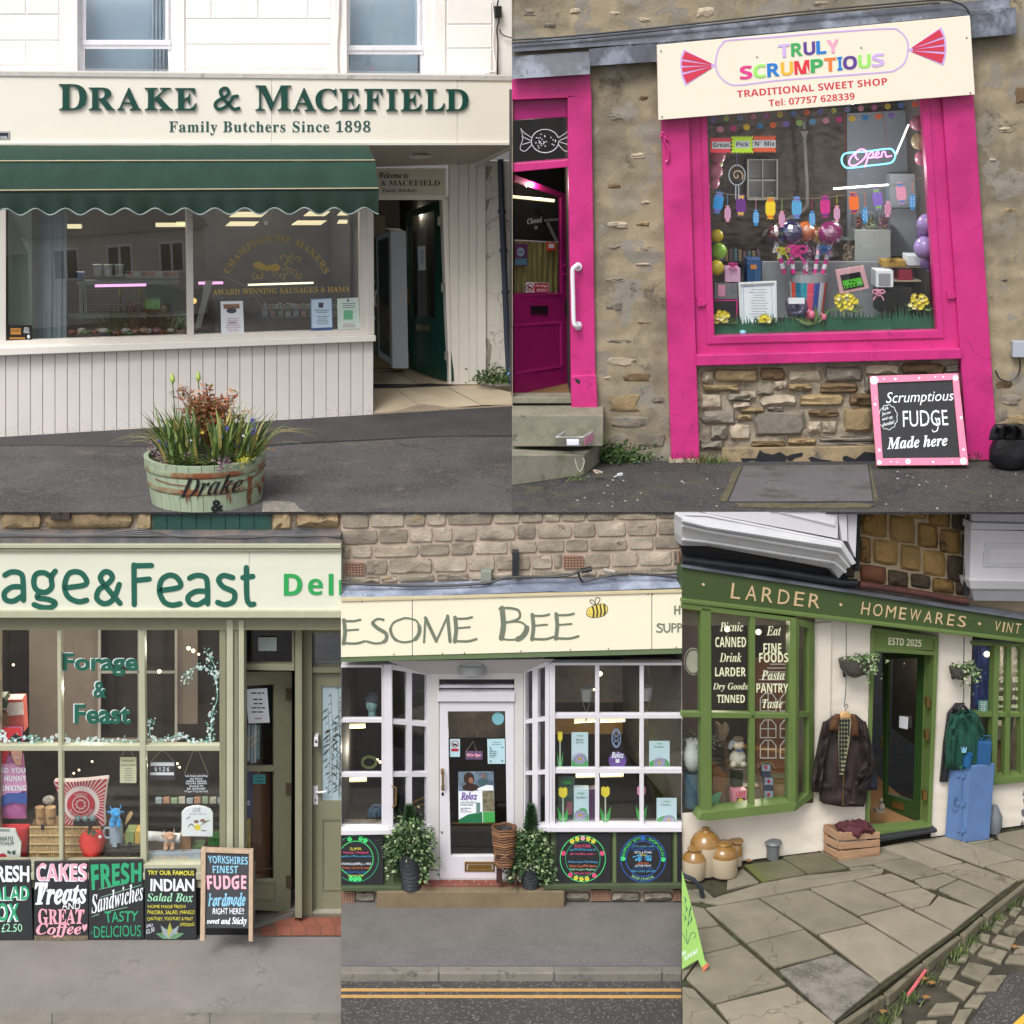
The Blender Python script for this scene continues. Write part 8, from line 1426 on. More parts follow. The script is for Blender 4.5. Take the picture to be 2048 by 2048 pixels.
def planter(lb,cx,yb,w0,w1,yt,x0,x1,ytop):
 c=G(682+.353*cx,1320+.353*(yb-16),zt4+.002);k=e5.k(cx,1200,.4);h=zat(c,1320+.353*yt)-c.z
 T=Thing('ribbed_planter',lb+' ribbed dark grey tapered pot beside the door','pot',c);T.part('pot',MB().lathe(c,[(w0*k,0),(w1*k,h*.97),(w1*k*1.05,h),(w1*k*.9,h),(w1*k*.88,h*.9)],28),POT,smooth=True)
 m=MB()
 for i in range(8):t=(i+.5)/9;pts=[c+Vector(((w0+(w1-w0)*t)*k*1.01*cos(a*.4),(w0+(w1-w0)*t)*k*1.01*sin(a*.4),h*t+.012*sin(a*1.2+i)))for a in range(16)];T.part('rib',MB().tube(pts,.008,4,closed=True),M('pot_rib',hx('2a2d33'),.6))
 T2=Thing('conifer',lb+' small conifer rising from the ivy in the ribbed pot','shrub',c+Vector((0,0,h)));m=MB();H=zat(c,1320+.353*ytop)-c.z-h;T2.part('stem',MB().tube([c+Vector((0,0,h*.9)),c+Vector((.02,0,h+H*.9))],[.02,.005],6),M('bark',hx('4a3a2a'),.9))
 for i in range(2600):
  t=random.random()**.8;r=(1-t)*.15+.012;a=random.uniform(0,6.28);rr=r*sqrt(random.random());p=c+Vector((rr*cos(a),rr*sin(a),h+H*t));m.mi=random.choice((0,2,2));m.leaf(p,(cos(a),sin(a),1.1),random.uniform(.03,.07),.012)
 T2.part('foliage',m,IVY,kind=None)
 T3_=Thing('ivy',lb+' variegated ivy bushing out and trailing over the ribbed pot','plant',c+Vector((0,0,h)));m=MB();random.seed(int(cx));cxm=(x0+x1)/2
 for i in range(120):
  a=random.uniform(0,2*pi);R=(x1-x0)/2*k*random.uniform(.5,1.0);p=c+Vector((0,0,h*random.uniform(.95,1.5)+.05));q=c+Vector((R*cos(a)+(cxm-cx)*k,R*sin(a)*.75,h+(random.uniform(-.05,.45)if abs(cos(a))<.55 else random.uniform(-.34,.3))));mid=(p+q)/2+Vector((0,0,.1))
  for j in range(34):
   t=(j+random.random())/34;P=p*(1-t)**2+mid*2*t*(1-t)+q*t*t+Vector((random.gauss(0,.035),random.gauss(0,.035),random.gauss(0,.04)));m.mi=random.choice((0,0,1,2,3));s=random.uniform(.035,.065);m.leaf(P,(cos(a)+random.uniform(-.8,.8),sin(a)+random.uniform(-.9,.3),random.uniform(-.8,.4)),s,s*.8)
 T3_.part('foliage',m,IVY)
planter('left',395,1310,48,68,1085,235,555,832);planter('right',1075,1300,46,64,1130,935,1215,828)
BW=[M('willow_a',hx('5f4028'),.75,.3,25),M('willow_b',hx('7a5636'),.75,.25,25)];c=e5.p(925,1180,.1);k=e5.k(925,1100,.1)
for i in range(7):
 yb=1160-i*30;z0=e5.p(925,yb,.1).z;T=Thing('wicker_basket',('lowest','second','third','middle','fifth','sixth','topmost')[i]+' basket of the stack of nested willow baskets by the door','basket',Vector((c.x,c.y,z0)),'nested willow baskets')
 for j in range(3):r=(46+i*2.5+j*3)*k;T.part('weave',MB().tube([Vector((c.x+r*cos(a*.393),c.y+r*.8*sin(a*.393),z0+j*.035+.008*sin(a*2.2+i)))for a in range(16)],.017,5,closed=True),BW[(i+j)%2],smooth=True)
 r0=44*k;T.part('wall',MB().lathe(Vector((c.x,c.y,z0-.02)),[(r0*.7,0),(r0*.95,.09)],18,sq=.8),BLACK)
S=Thing('wooden_stool','dark wooden stool carrying the stack of baskets','stool',Vector((c.x,c.y,zt4)));DW=M('dark_wood',hx('3a2320'),.6,.2,6,stretch=(6,6,1))
for x,y0,y1,w in((897,1110,1265,34),(955,1185,1250,14),(990,1185,1280,16)):S.part('leg',MB().rect(e5,x-w/2,y0,x+w/2,y1,.0,.08),DW,bev=.004)
S.part('seat',MB().rect(e5,878,1106,985,1122,-.1,.2),DW)
# ==== lower street, right: larder and homewares
LIM[0]=(1364,2300,1024)
Z5=ZC(1737);F5=Fac(G(1364,1737,Z5),G(2048,1650,Z5));V5=View(F5)
g6,g7=View(F5,1364,1024,.354),View(F5,1364,1380,.354)
def g8(x,y,z=0):return G(1364+.354*x,1660+.354*y,Z5+z)
YST=[M('flagstone_a',hx('787262'),.85,.16,2.5,.012,9,rnd=.09,crack=(hx('57523f'),.5,.005),dirt=(hx('504c3a'),1.5,.25)),M('flagstone_b',hx('867e6d'),.85,.14,2.5,.012,9,rnd=.08,crack=(hx('5f5947'),.45,.005),dirt=(hx('5c5645'),1.5,.22),col2=hx('82796a')),M('mossy_flagstone',hx('5f5c46'),.9,.2,2.5,.012,9,rnd=.06,col2=hx('5c6430'),amt=.3)]
pv=struct('pavement',MB().ext([G(1364,2300,Z5-.035),G(1364,1640,Z5-.035),G(2300,1600,Z5-.035),G(2060,1745,Z5-.035),g8(1932,292,-.035),g8(870,1096,-.035),G(1650,2070,Z5-.035),G(1500,2300,Z5-.035)],(0,0,-.3)),M('joint_soil',hx('3a3626'),.95,.4,12,.02,60,col2=hx('3f4d28'),amt=.3))
def flag(P,k,nm='paving_slab',h=.035,mats=YST,par=None,z=0,bev=.008):
 n=len(P);cx,cy=sum(p[0]for p in P)/n,sum(p[1]for p in P)/n;Q=[]
 for i,(x,y)in enumerate(P):
  x2,y2=P[(i+1)%n];Q.append((x,y));Q+=[(x+(x2-x)*t+random.uniform(-1.5,1.5),y+(y2-y)*t+random.uniform(-1.5,1.5))for t in(.33,.66)]
 Q=[(max(0,cx+(x-cx)*(1-5/max(40,abs(x-cx)+abs(y-cy)))),cy+(y-cy)*(1-4/max(40,abs(x-cx)+abs(y-cy))))for x,y in Q]
 a=random.uniform(-.004,.004);return sub(par or pv,nm,MB().ext([g8(x,y,z+a+(x-cx)*random.choice((-1,1))*6e-6)for x,y in Q],(0,0,-h)),mats[k],bev=bev)
random.seed(55)
for P,k in(([(130,437),(432,385),(690,556),(362,638)],0),([(438,382),(715,333),(1042,522),(762,587)],0),([(722,330),(965,283),(1245,420),(1000,480)],0),([(975,280),(1180,240),(1352,318),(1140,355)],1),([(1145,358),(1350,322),(1440,365),(1398,420),(1300,442)],1),([(1078,188),(1270,155),(1478,240),(1302,277)],0),([(1120,95),(1290,58),(1592,180),(1420,212)],1),([(1300,55),(1500,32),(1890,162),(1702,205)],1),([(1428,213),(1602,182),(1895,285),(1790,360)],1),([(1308,280),(1480,243),(1560,275),(1440,330),(1355,318)],0),([(1445,332),(1565,277),(1785,365),(1682,445)],0),([(1002,486),(1240,425),(1532,570),(1345,702)],1),([(1305,445),(1400,422),(1450,367),(1680,448),(1535,566)],1),([(770,590),(1045,526),(1342,705),(1120,862)],1),([(364,641),(692,558),(862,690),(525,777)],0),([(20,835),(118,700),(335,645),(592,867),(180,982)],0),([(0,570),(215,540),(332,642),(118,698),(0,705)],0),([(0,408),(128,440),(212,535),(0,565)],0),([(188,986),(602,880),(868,1092),(850,1110),(280,1110)],1),([(0,710),(112,702),(16,832),(0,850)],0),([(0,882),(64,892),(262,1100),(0,1110)],0),([(562,150),(770,120),(935,212),(710,247)],2),([(345,195),(575,162),(705,247),(452,292)],2),([(120,402),(450,297),(700,252),(1140,213),(1142,238),(965,280),(210,420)],0),([(255,262),(345,215),(440,295),(250,335)],0),([(940,212),(1075,200),(1120,212),(950,226)],0),([(775,118),(1030,100),(1265,152),(1075,190),(945,208)],0),([(1030,95),(1118,92),(1270,150)],0),([(1715,202),(1890,165),(1950,180),(1950,270),(1900,285)],1),([(1640,82),(1780,55),(1950,120),(1950,172),(1895,158)],0),([(1770,20),(1950,-10),(1950,110),(1785,52)],0),([(1500,30),(1640,10),(1770,52),(1640,80)],0),([(60,330),(130,335),(205,400),(120,400),(60,390)],0),([(0,330),(60,335),(110,400),(0,400)],0)):flag(P,k)
flag([(545,787),(868,696),(1122,864),(858,1082)],0,'concrete_patch',mats=[M('flaky_concrete',hx('5c5850'),.95,.25,6,.008,40,col2=hx('827c74'),amt=.75,speck=(hx('857f76'),60,.12))])
KL=[(1950,275),(1690,480),(1560,590),(1350,745),(1130,925),(870,1096)]
for a,b in zip(KL,KL[1:]):flag([(a[0]-2,a[1]+2),(a[0]+22,a[1]+12),(b[0]+38,b[1]+12),(b[0]+3,b[1]-3)],0,'kerb_stone',.14,[M('kerb_sand',hx('6b6453'),.92,.2,4,.01,40,rnd=.06,dirt=(hx('4f4b38'),3,.4))],bev=.02)
ZG=-.115;sett=[M('sett',hx('77705f'),.85,.16,5,.008,40,rnd=.12,dirt=(hx('4f4a3c'),3,.35))]
P=[g8(x,y,ZG-.03)for x,y in((1990,262),(1690,486),(1350,752),(1130,935),(850,1120),(700,1800),(2600,1800),(2600,262))]
gut=struct('gutter',MB().ext(P,(0,0,-.1)),M('wet_silt',hx('38342b'),.75,.35,4,.01,40,col2=hx('4a4438'),amt=.5));pv2_=pv
for P in([(1810,560),(1860,527),(1950,548),(1885,603)],[(1745,625),(1780,585),(1895,607),(1860,667)],[(1663,700),(1700,645),(1845,682),(1805,750)],[(1740,557),(1765,530),(1815,547),(1785,577)],[(1615,680),(1640,618),(1702,642),(1650,692)],[(1665,607),(1690,575),(1750,590),(1733,632)],[(1568,802),(1620,738),(1762,772),(1700,852)],[(1445,832),(1495,745),(1577,767),(1530,842)],[(1488,892),(1530,838),(1662,882),(1600,957)],[(1658,907),(1715,813),(1842,815),(1780,907)],[(1588,992),(1640,923),(1727,925),(1680,997)],[(1518,1092),(1560,1008),(1647,1005),(1600,1092)],[(1380,1042),(1430,973),(1572,965),(1545,1032)],[(1818,742),(1845,700),(1950,698),(1950,754)],[(1868,692),(1885,648),(1950,650),(1950,692)],[(1873,522),(1900,478),(1950,480),(1950,535)],[(1843,467),(1870,423),(1927,440),(1890,482)],[(1763,517),(1790,468),(1852,490),(1820,532)],[(1168,1100),(1200,1040),(1252,1060),(1240,1100)],[(1310,1100),(1330,1073),(1450,1070),(1440,1100)],[(1555,732),(1580,695),(1627,700),(1610,737)],[(1915,420),(1935,380),(1960,385),(1960,430)]):flag(P,0,'sett',.05,sett,gut,ZG+.012,.015)
sub(gut,'road_surface',MB().ext([g8(x,y,ZG+.0)for x,y in((1610,1200),(1625,1092),(1690,1000),(1730,915),(1785,910),(1850,812),(2600,700),(2600,1500))],(0,0,-.06)),M('road_asphalt'));sub(gut,'yellow_line',MB().ext([g8(x,y,ZG+.004)for x,y in((1855,1110),(2100,890),(2200,890),(1960,1110))],(0,0,.003)),M('yellow_fresh',hx('d8a83a'),.8,.08,10))
kp=lambda t,o=0:(1890-830*t+40+o,330+760*t+12+o)
for i,t in enumerate((.02,.1,.2,.28,.36,.45,.54,.66,.78,.9,.97)):weeds('grass_tuft',('first','second','third','fourth','fifth','sixth','seventh','eighth','ninth','tenth','eleventh')[i]+' grass tuft along the kerb, counted from the far end',None,[g8(*kp(t+random.uniform(-.03,.03),random.uniform(0,22)),z=ZG)for _ in range(8)],60+60*(i%3),.11,GRASSM,leafy=False,group='grass tufts along the kerb')
LITR=[M('dead_leaf',hx('8a6238'),.7,.2,40)]
for x,y,lb in((1410,868,'curled orange dead leaf beside the pink tube'),(1368,845,'brown dead leaf touching the pink tube'),(1378,950,'pale dead leaf below the orange one'),(1135,1030,'orange dead leaf near the bottom of the kerb'),(378,178,'reddish dead leaf at the foot of the white wall'),(1880,665,'small dead leaf between the setts')):
 m=MB();c=g8(x,y,ZG+.03 if x>500 else .01)
 for k in range(4):m.leaf(c,(cos(k*1.4),sin(k*1.4),.25),.055,.045,Vector((0,0,1)))
 one('dead_leaf',lb,'leaf',m,LITR)
one('pink_tube','pink plastic tube lying in the gutter by the kerb','litter',MB().tube([g8(1278,932,ZG+.03),g8(1375,795,ZG+.04)],.02,6),M('pink_plastic',hx('d96a70'),.5,.05));one('black_pebble','round black pebble in the gutter silt','pebble',MB().ball(g8(1345,966,ZG+.01),.045,sz=.6,n=8,m=6),CHAR,smooth=True)
T5=Thing('shop_building','cream rendered larder shop with apple green bay windows and sandstone above','shop',F5.p(1700,1690));RW=M('cream_render',hx('d9d1c4'),.85,.04,2,.006,18,dirt=(hx('b5aa94'),2.5,.12));GP=M('apple_green_paint',hx('5f743f'),.42,.06,3);GPD=M('fascia_green',hx('3f512d'),.5,.06,2)
yb5=lambda x:1737-.1272*(1364+.354*x-1364)
by=lambda x:(yb5(x)-1024)/.354
m=MB();relief(m,g6,[(0,1700),(1045,1620),(1045,by(1045)),(0,by(0))],22,0,.012,.02);relief(m,g6,[(750,600),(1075,600),(1040,by(1040)),(740,by(740))],22,.001,.012,.02,3);relief(m,g6,[(1450,680),(1640,700),(1605,by(1605)),(1405,by(1405))],22,0,.012,.02,5);relief(m,g6,[(1590,1500),(1990,1490),(1990,by(1990)),(1590,by(1590))],22,0,.012,.02,8);T5.part('wall',m,RW,smooth=True)
T5.part('pier_return',MB().poly(g6,[(748,630),(845,622),(832,1500),(742,1600)],.0,.035),RW)
T5.part('dark_wall',MB().rect(g6,0,-20,1990,640,-.5,-.12),M('mortar_cream',hx('a0927a'),.95,.1,6,.01,40))
OST=[M('ochre_stone',hx('8a6c3c'),.92,.25,4,.02,18,rnd=.12,dirt=(hx('33291d'),2.2,.42)),M('ochre_stone_b',hx('96794a'),.92,.2,4,.02,18,rnd=.1,dirt=(hx('3f3424'),3,.3)),M('red_stone',hx('6f452f'),.92,.2,4,.02,18),M('soot_stone',hx('4a3f30'),.92,.3,5,.02,18)]
random.seed(17)
for x0,y0,x1,y1,k in((1008,-20,1160,140,0),(1168,20,1318,175,1),(1328,62,1448,205,0),(1452,95,1576,235,0),(1578,130,1620,250,3),(1165,-60,1255,12,0),(1262,-40,1385,38,1),(1392,-20,1515,85,0),(1522,-10,1616,105,3),(1002,140,1068,290,0),(1075,155,1222,300,1),(1230,185,1350,335,1),(1358,215,1490,365,1),(1495,245,1612,398,3),(1002,300,1155,402,2),(1162,330,1280,425,3),(1290,350,1405,432,3),(1412,375,1540,460,0),(1545,395,1605,470,3),(890,285,975,370,3)):T5.part('stone',stone(g6,x0,y0,x1,y1,-.12,-.06,.04,tilt=.17,rough=.4),OST[k])
CRN=M('cornice_white',hx('c3c4c6'),.5,.06,3,dirt=(hx('7f7d74'),4,.25));OR=Thing('oriel_window','white painted oriel bay with stepped cornice at the top left of the green shop','bay window',g6.p(500,300,.2))
T_=[((12,5),(140,10),(905,165),(975,280)),((0,38),(140,72),(900,190),(965,285)),((0,68),(140,100),(880,225),(945,300)),((0,145),(145,160),(860,275),(925,330)),((0,190),(150,192),(845,320),(885,375))]
dd=[.42,.47,.40,.30,.16]
def steps(T,rows,dd,nm,mt):
 for i in range(len(rows)-1):
  for j in range(len(rows[0])-1):
   a,b,c,e=rows[i][j],rows[i][j+1],rows[i+1][j+1],rows[i+1][j];q=[g6.p(*a,dd[i]),g6.p(*b,dd[i]),g6.p(*c,dd[i+1]),g6.p(*e,dd[i+1])];T.part(nm,MB().add(q+[p-F5.n*.25 for p in q],[(0,1,2,3),(7,6,5,4),(0,4,5,1),(1,5,6,2),(2,6,7,3),(3,7,4,0)]),mt)
steps(OR,T_,dd,'cornice_moulding',CRN);T5.part('dark_band',MB().poly(g6,[(0,170),(890,340),(1000,415),(0,300)],-.1,-.02),BLACK)  # plain black strip across the wall below the oriel
for i in(0,1,2,3):OR.part('cornice_bead',MB().tube([g6.p(x,y+9,dd[i]+.012)for x,y in T_[i]],.018,6),CRN)
OR.part('apron',MB().poly(g6,[(130,0),(880,0),(880,150),(140,8)],.3,.42),WH4);OR.part('apron',MB().poly(g6,[(880,0),(930,0),(935,165),(905,162)],.3,.40),WH4);OR.part('apron',MB().poly(g6,[(935,0),(990,0),(980,260),(940,170)],.25,.36),WH4);OR.part('panel',MB().ring(g6,[(500,0),(880,0),(868,82),(540,0)],[(520,0),(866,0),(858,68),(560,0)],.42,.435),CRN)
O2=Thing('oriel_window','white panelled oriel bay with stepped cornice at the top right corner','bay window',g6.p(1800,450,.2));O2.part('apron',MB().poly(g6,[(1632,100),(1990,110),(1990,395),(1625,388)],.1,.25),WH4);O2.part('panel',MB().ring(g6,[(1712,175),(1990,180),(1990,312),(1700,308)],[(1735,200),(1990,204),(1990,292),(1722,288)],.25,.27),CRN);O2.part('sill',MB().poly(g6,[(1636,60),(1990,70),(1990,102),(1632,98)],.1,.3),CRN);O2.part('sash',MB().poly(g6,[(1640,0),(1990,0),(1990,62),(1636,58)],.05,.2),WH4);O2.part('pane',MB().rect(g6,1740,-5,1990,14,.2,.21),M('pane_blue',hx('8f9fb5'),.2));steps(O2,[((1625,388),(1990,396)),((1632,432),(1990,436)),((1640,445),(1990,450)),((1650,500),(1990,506))],[.28,.25,.2,.1],'cornice_moulding',CRN)
BPM=M('black_pipe',(.015,.017,.02),.35,.3,6);RSTP=M('rusty_pipe',hx('4a2a25'),.6,.4,10)
for nm,lb,P,r,mt in(('drainpipe','black downpipe left of the ochre stones',[(992,-20),(985,330)],.04,BPM),('drainpipe','black downpipe right of the ochre stones',[(1625,-20),(1605,470)],.04,BPM),('gutter_pipe','black gutter pipe under the left oriel',[(0,268),(500,330),(900,398),(985,400)],.05,BPM),('gutter_pipe','rust red pipe under the ochre stones',[(1000,408),(1300,452),(1570,500),(1615,505)],.045,RSTP),('gutter_pipe','second thin black pipe under the left oriel',[(0,292),(560,352),(900,408)],.03,BPM)):one(nm,lb,'pipe',MB().tube([g6.p(x,y,.12)for x,y in P],r,9),mt,smooth=True)
rows=[[(x*97,y+x*97*s,d)for x in range(0,21)]for y,s,d in((278,.152,.0),(300,.153,.2),(312,.153,.26))];m=MB();grid(m,g6,rows,.03);T5.part('lead_roof',m,M('lead_pale',hx('5f646d'),.4,.5,1.5))
S5=Thing('shop_sign','long green fascia with cream lettering Larder, Homewares, Vintage','sign',g6.p(900,640,.25));S5.part('board',MB().poly(g6,[(0,308),(1950,606),(1950,722),(0,490)],.05,.22),GPD);S5.part('moulding',MB().poly(g6,[(0,490),(1950,722),(1950,742),(0,514)],.03,.27),GP,bev=.01)
TAN=M('sign_tan',hx('c9ae87'),.5,.03)
for w,x0,x1,ys_ in(('LARDER',274,776,(400,487,468,545)),('HOMEWARES',1010,1600,(507,578,590,652)),('VINT',1762,1908,(617,672,632,688))):
 n=len(w);ws=[dict(I=.3,W=1.35,M=1.2,L=.85,E=.85,O=1.15).get(c,1)for c in w];tot=sum(ws)+(n-1)*.45;x=x0
 for c,q in zip(w,ws):
  a,b=x,x+q*(x1-x0)/tot;f=lambda X,i,j:ys_[i]+(ys_[j]-ys_[i])*(X-x0)/(x1-x0);TX(S5,g6,c,[(a+10,f(a,0,2)),(b+10,f(b,0,2)),(b,f(b,1,3)),(a,f(a,1,3))],.222,TAN,.006,'letter',st='n');x=b+.45*(x1-x0)/tot
for x,y in((121,410),(898,524),(1682,632)):S5.part('dot',MB().disc(g6,x,y,8,8,.222,.228,10),TAN)
def bay(v,x,rowsq,d,nm='window'):
 pass
m=MB();B=.22
W5=T5.part('bay_frame',MB().poly(g6,[(0,512),(650,600),(650,622),(0,545)],B-.1,B+.03),GP)
gf=lambda pts,d0=B-.06,d1=B+.02,nm='glazing_bar':T5.part(nm,MB().poly(g6,pts,d0,d1),GP,bev=.006,**({'parent':W5}if nm=='glazing_bar' else{}))
gf([(108,540),(165,548),(170,1720),(112,1705)],B-.1,B+.03,'bay_post');gf([(612,600),(652,604),(648,1665),(602,1672)],B-.1,B+.03,'bay_post')
gf([(385,578),(415,582),(412,1690),(382,1696)]);gf([(0,1130),(108,1132),(108,1162),(0,1160)]);gf([(160,1132),(615,1140),(613,1168),(160,1165)]);gf([(165,1694),(605,1640),(648,1648),(640,1690),(160,1745),(90,1740),(110,1700)],B-.1,B+.1,'sill')
for q in([(0,565),(108,575),(108,1130),(0,1130)],[(165,575),(385,590),(383,1134),(166,1132)],[(415,595),(613,608),(610,1140),(413,1137)],[(0,1160),(108,1162),(110,1700),(0,1700)],[(166,1165),(383,1166),(380,1690),(168,1700)],[(412,1167),(610,1168),(604,1645),(411,1662)]):T5.part('pane',MB().poly(g6,q,B-.03,B-.025),GLASS,parent=W5)
vr=View(Fac(F5.p(1364+.354*645,1600,B),F5.p(1364+.354*748,1600,.0)),1364,1024,.354)
lamp(g6.p(255,700,-.8),14);lamp(g6.p(400,1300,-.8),12);lamp(g6.p(1722,850,-.8),20)
T5.part('bay_return',MB().ring(vr,[(645,604),(750,622),(745,1610),(640,1690)],[(662,640),(722,660),(716,1590),(655,1640)],-.06,.02).poly(vr,[(655,1130),(725,1130),(725,1158),(655,1160)],-.05,.02),GP);T5.part('pane',MB().poly(vr,[(662,640),(722,660),(716,1590),(655,1640)],-.03,-.025),GLASS)
T5.part('shop_interior',room(g6,[(0,520),(760,600),(760,1640),(0,1720)],-.04,2.2),M('larder_inside',hx('3f3a35'),.85,.4,.8));T5.part('inside_shutter',MB().rect(g6,0,560,105,1700,-1.8,-1.7),M('dim_plum',hx('4a3f42'),.8,.1))
CL=M('window_cream',hx('dfe0bd'),.6,.02);CLT=[('Picnic','bi',214,622,346,675),('CANNED','bold',188,706,362,764),('Drink','bi',212,795,336,848),('LARDER','bold',187,878,360,928),('Dry Goods','bi',174,965,372,1014),('TINNED','bold',198,1033,355,1078),('Eat','bi',478,645,560,698),('FINE','bold',460,742,562,798),('FOODS','bold',436,796,600,850),('Pasta','bi',448,895,580,948),('PANTRY','bold',420,970,600,1020),('Taste','bi',454,1058,568,1108)]
T=Thing('window_lettering','cream painted words from Picnic to Taste on the left bay glass','lettering',g6.p(380,1110,B))
for s,st,*q in CLT:TX(T,g6,s,tuple(q),B-.02,CL,st=st)
T=Thing('painted_house_board','brown board painted with a white outline house, behind the bay glass','board',g6.p(520,1500,-.1));T.part('board',MB().poly(g6,[(418,830),(480,800),(610,800),(612,1480),(418,1480)],-.12,-.1),M('board_brown',hx('6a3f22'),.8,.1));m=MB();LNW=M('line_white',hx('cfcfc8'),.8,.05)
for x in(487,600):
 for y in(1025,1175,1290):m.rib(g6,[(x-44,y+100),(x-44,y+30),(x-20,y),(x+20,y),(x+44,y+30),(x+44,y+100),(x-44,y+100)],6,-.095,smooth=False).ribs(g6,[[(x,y),(x,y+100)],[(x-44,y+50),(x+44,y+50)]],5,-.095,smooth=False)
for k in range(6):m.rib(g6,[(500-k*16,860+k*22),(612,860+k*22)],5,-.095,smooth=False)
T.part('painted_lines',m,LNW)
def it5(nm,lb,cat,P,c,d=-.2,dep=.12,**k):P=rq(*P)if not isinstance(P[0],tuple)else P;return one(nm,lb,cat,MB().poly(g7,P,d-dep,d),c if not isinstance(c,str)else M('it'+c,hx(c),.6,.15,10),bev=.006,**k)
PT=Thing('hanging_plate','cream plate hanging in the left edge of the bay','plate',g6.p(62,920,0));PT.part('plate',MB().disc(g6,64,845,50,76,-.04,-.02,24),M('plate_cream',hx('c9c4b5'),.3,.05));PT.part('rim',MB().rib(g6,[(64+44*cos(k*.4),845+68*sin(k*.4))for k in range(16)],6,-.015,closed=True),M('plate_rim',hx('4f4a44'),.5,.4,60))
one('white_vase','white bulbous vase of foliage in the left edge of the bay','vase',MB().lathe(g7.p(58,458,-.1),[(.05,0),(.11,.1),(.13,.24),(.09,.36),(.1,.39)],20),M('vase_white',hx('b9c0ba'),.3,.05),smooth=True);weeds('vase_foliage','silvery foliage standing in the white vase',None,[g7.p(78,330,-.15)],260,.2,[M('silver_leaf',hx('7f8a78'),.7,.2,20),LEAFM[2]]);one('blue_tin_drum','dark blue metal drum under the white vase','drum',MB().lathe(g7.p(58,650,-.12),[(.12,0),(.12,.42)],18),M('drum_blue',hx('33505f'),.5,.2,20))
m=MB();TB5=Thing('toy_rabbit','sitting cloth toy rabbit in a patterned suit on a wooden step','toy',g7.p(312,432,-.1));RB=M('rabbit_cloth',hx('b5b0a3'),.9,.12,40);k=g7.k(312,350)
TB5.part('body',MB().vball(g7,314,385,44,-.1,sz=1.05).vball(g7,318,308,31,-.06).vball(g7,345,418,17,-.02).vball(g7,290,420,17,-.02).vball(g7,342,380,14,-.02,sz=1.5),RB,smooth=True);TB5.part('ear',MB().tube([g7.p(*q,-.06)for q in((296,290),(280,300),(272,330))],.03,7),M('ear_check',hx('8a8f9a'),.9,.4,90),smooth=True);TB5.part('cap',MB().vball(g7,318,276,30,-.06,sz=.35),M('cap_brown',hx('6a5a48'),.9,.2,30),smooth=True);TB5.part('eye',MB().vball(g7,316,302,3,.05,n=6,m=5).vball(g7,344,308,3,.04,n=6,m=5),BLACK);TB5.part('bow_tie',MB().poly(g7,[(312,335),(328,342),(345,334),(346,352),(328,344),(312,352)],.03,.04),M('bow_blue',hx('4a5a8a'),.7))
it5('step_shelf','dark wooden step shelf carrying the rabbit','shelf',[(205,305),(360,305),(362,325),(210,325)],'a07a5a' and '4a3a2c',-.3);it5('step_ladder','wooden step ladder leg behind the rabbit','ladder',[(240,325),(262,325),(278,672),(258,672)],'5a4838',-.25,.05);it5('wooden_rung','wooden rung below the rabbit','ladder',[(262,432),(372,430),(372,446),(262,448)],'6f5a44',-.2);it5('wooden_rung','lower wooden rung above the pink box','ladder',[(270,552),(440,545),(440,562),(272,570)],'6f5a44',-.22);it5('dark_jar','dark green glass jar under the rabbit','jar',(290,452,345,555),'1f2f26',-.22)
T=Thing('pink_box','pink tin lettered Lady with a yellow arch picture','box',g7.p(328,670,-.05));T.part('box',MB().poly(g7,[(286,570),(368,565),(368,665),(290,672)],-.16,-.05),M('tin_pink',hx('c97f90'),.5,.03),bev=.005);TX(T,g7,'LADY',[(305,578),(358,575),(358,600),(305,604)],-.047,M('lady_red',hx('c9305a'),.5),st='bold');T.part('print',MB().disc(g7,332,632,18,20,-.05,-.046,12),FY[0]);T.part('print',MB().rect(g7,310,610,356,654,-.05,-.0475),BLACK)
it5('wooden_box','hexagonal wooden box at the lower left of the bay','box',[(172,440),(205,433),(255,485),(250,580),(215,620),(176,600)],'7a5232',-.25);it5('green_crate','teal and white printed carton at the bottom left of the bay','carton',[(90,640),(225,580),(195,685),(120,690)],'3f8a64',-.08,.05);it5('picnic_hamper','wooden hamper box at the lower right of the bay','box',[(510,495),(592,500),(590,618),(512,615)],'8a7048',-.2)
for i,(x,y)in enumerate(((475,452),(490,530),(490,605))):T=Thing('patterned_tin',('top','middle','bottom')[i]+' of three blue and white patterned packets in the bay','packet',g7.p(x,y+38,-.08));T.part('packet',MB().rect(g7,x-24,y-36,x+24,y+38,-.12,-.08),M('pk_navy',hx('243050'),.5));T.part('pattern',MB().rect(g7,x-24,y-34,x+24,y+6,-.08,-.077),M('pk_pattern',hx('8fa0b5'),.5,.8,90));T.part('print',MB().disc(g7,x,y-14,9,12,-.078,-.073,9),CR)
it5('game_box','green and cream patterned game board at the lower right of the bay','box',[(498,420),(560,440),(598,470),(590,498),(500,490)],'a5b08a',-.18,.04);one('racket','wooden racket frame standing in the bay','racket',MB().tube([g7.p(*q,-.06)for q in crom([(470,652),(455,600),(432,500),(428,440),(455,412),(500,412),(520,440)])],.012,5),M('racket_wood',hx('7a5f42'),.6));it5('wooden_dumbbells','pale wooden skittles on the dim shelf above the rabbit','skittles',[(205,195),(222,195),(226,240),(262,195),(268,230),(240,295),(210,298)],'7d6c58',-.4)
for x,y,lb in((255,662,'larger warm bulb behind Picnic'),(432,678,'reflection of a warm bulb beside the mullion, built as a glowing ball'),(1722,803,'warm bulb in the right bay')):one('bulb',lb,'bulb',MB().vball(g6,x,y,15,-.3,n=9,m=7),BULB,smooth=True)  # the glow by the mullion is a bulb's reflection built as a ball
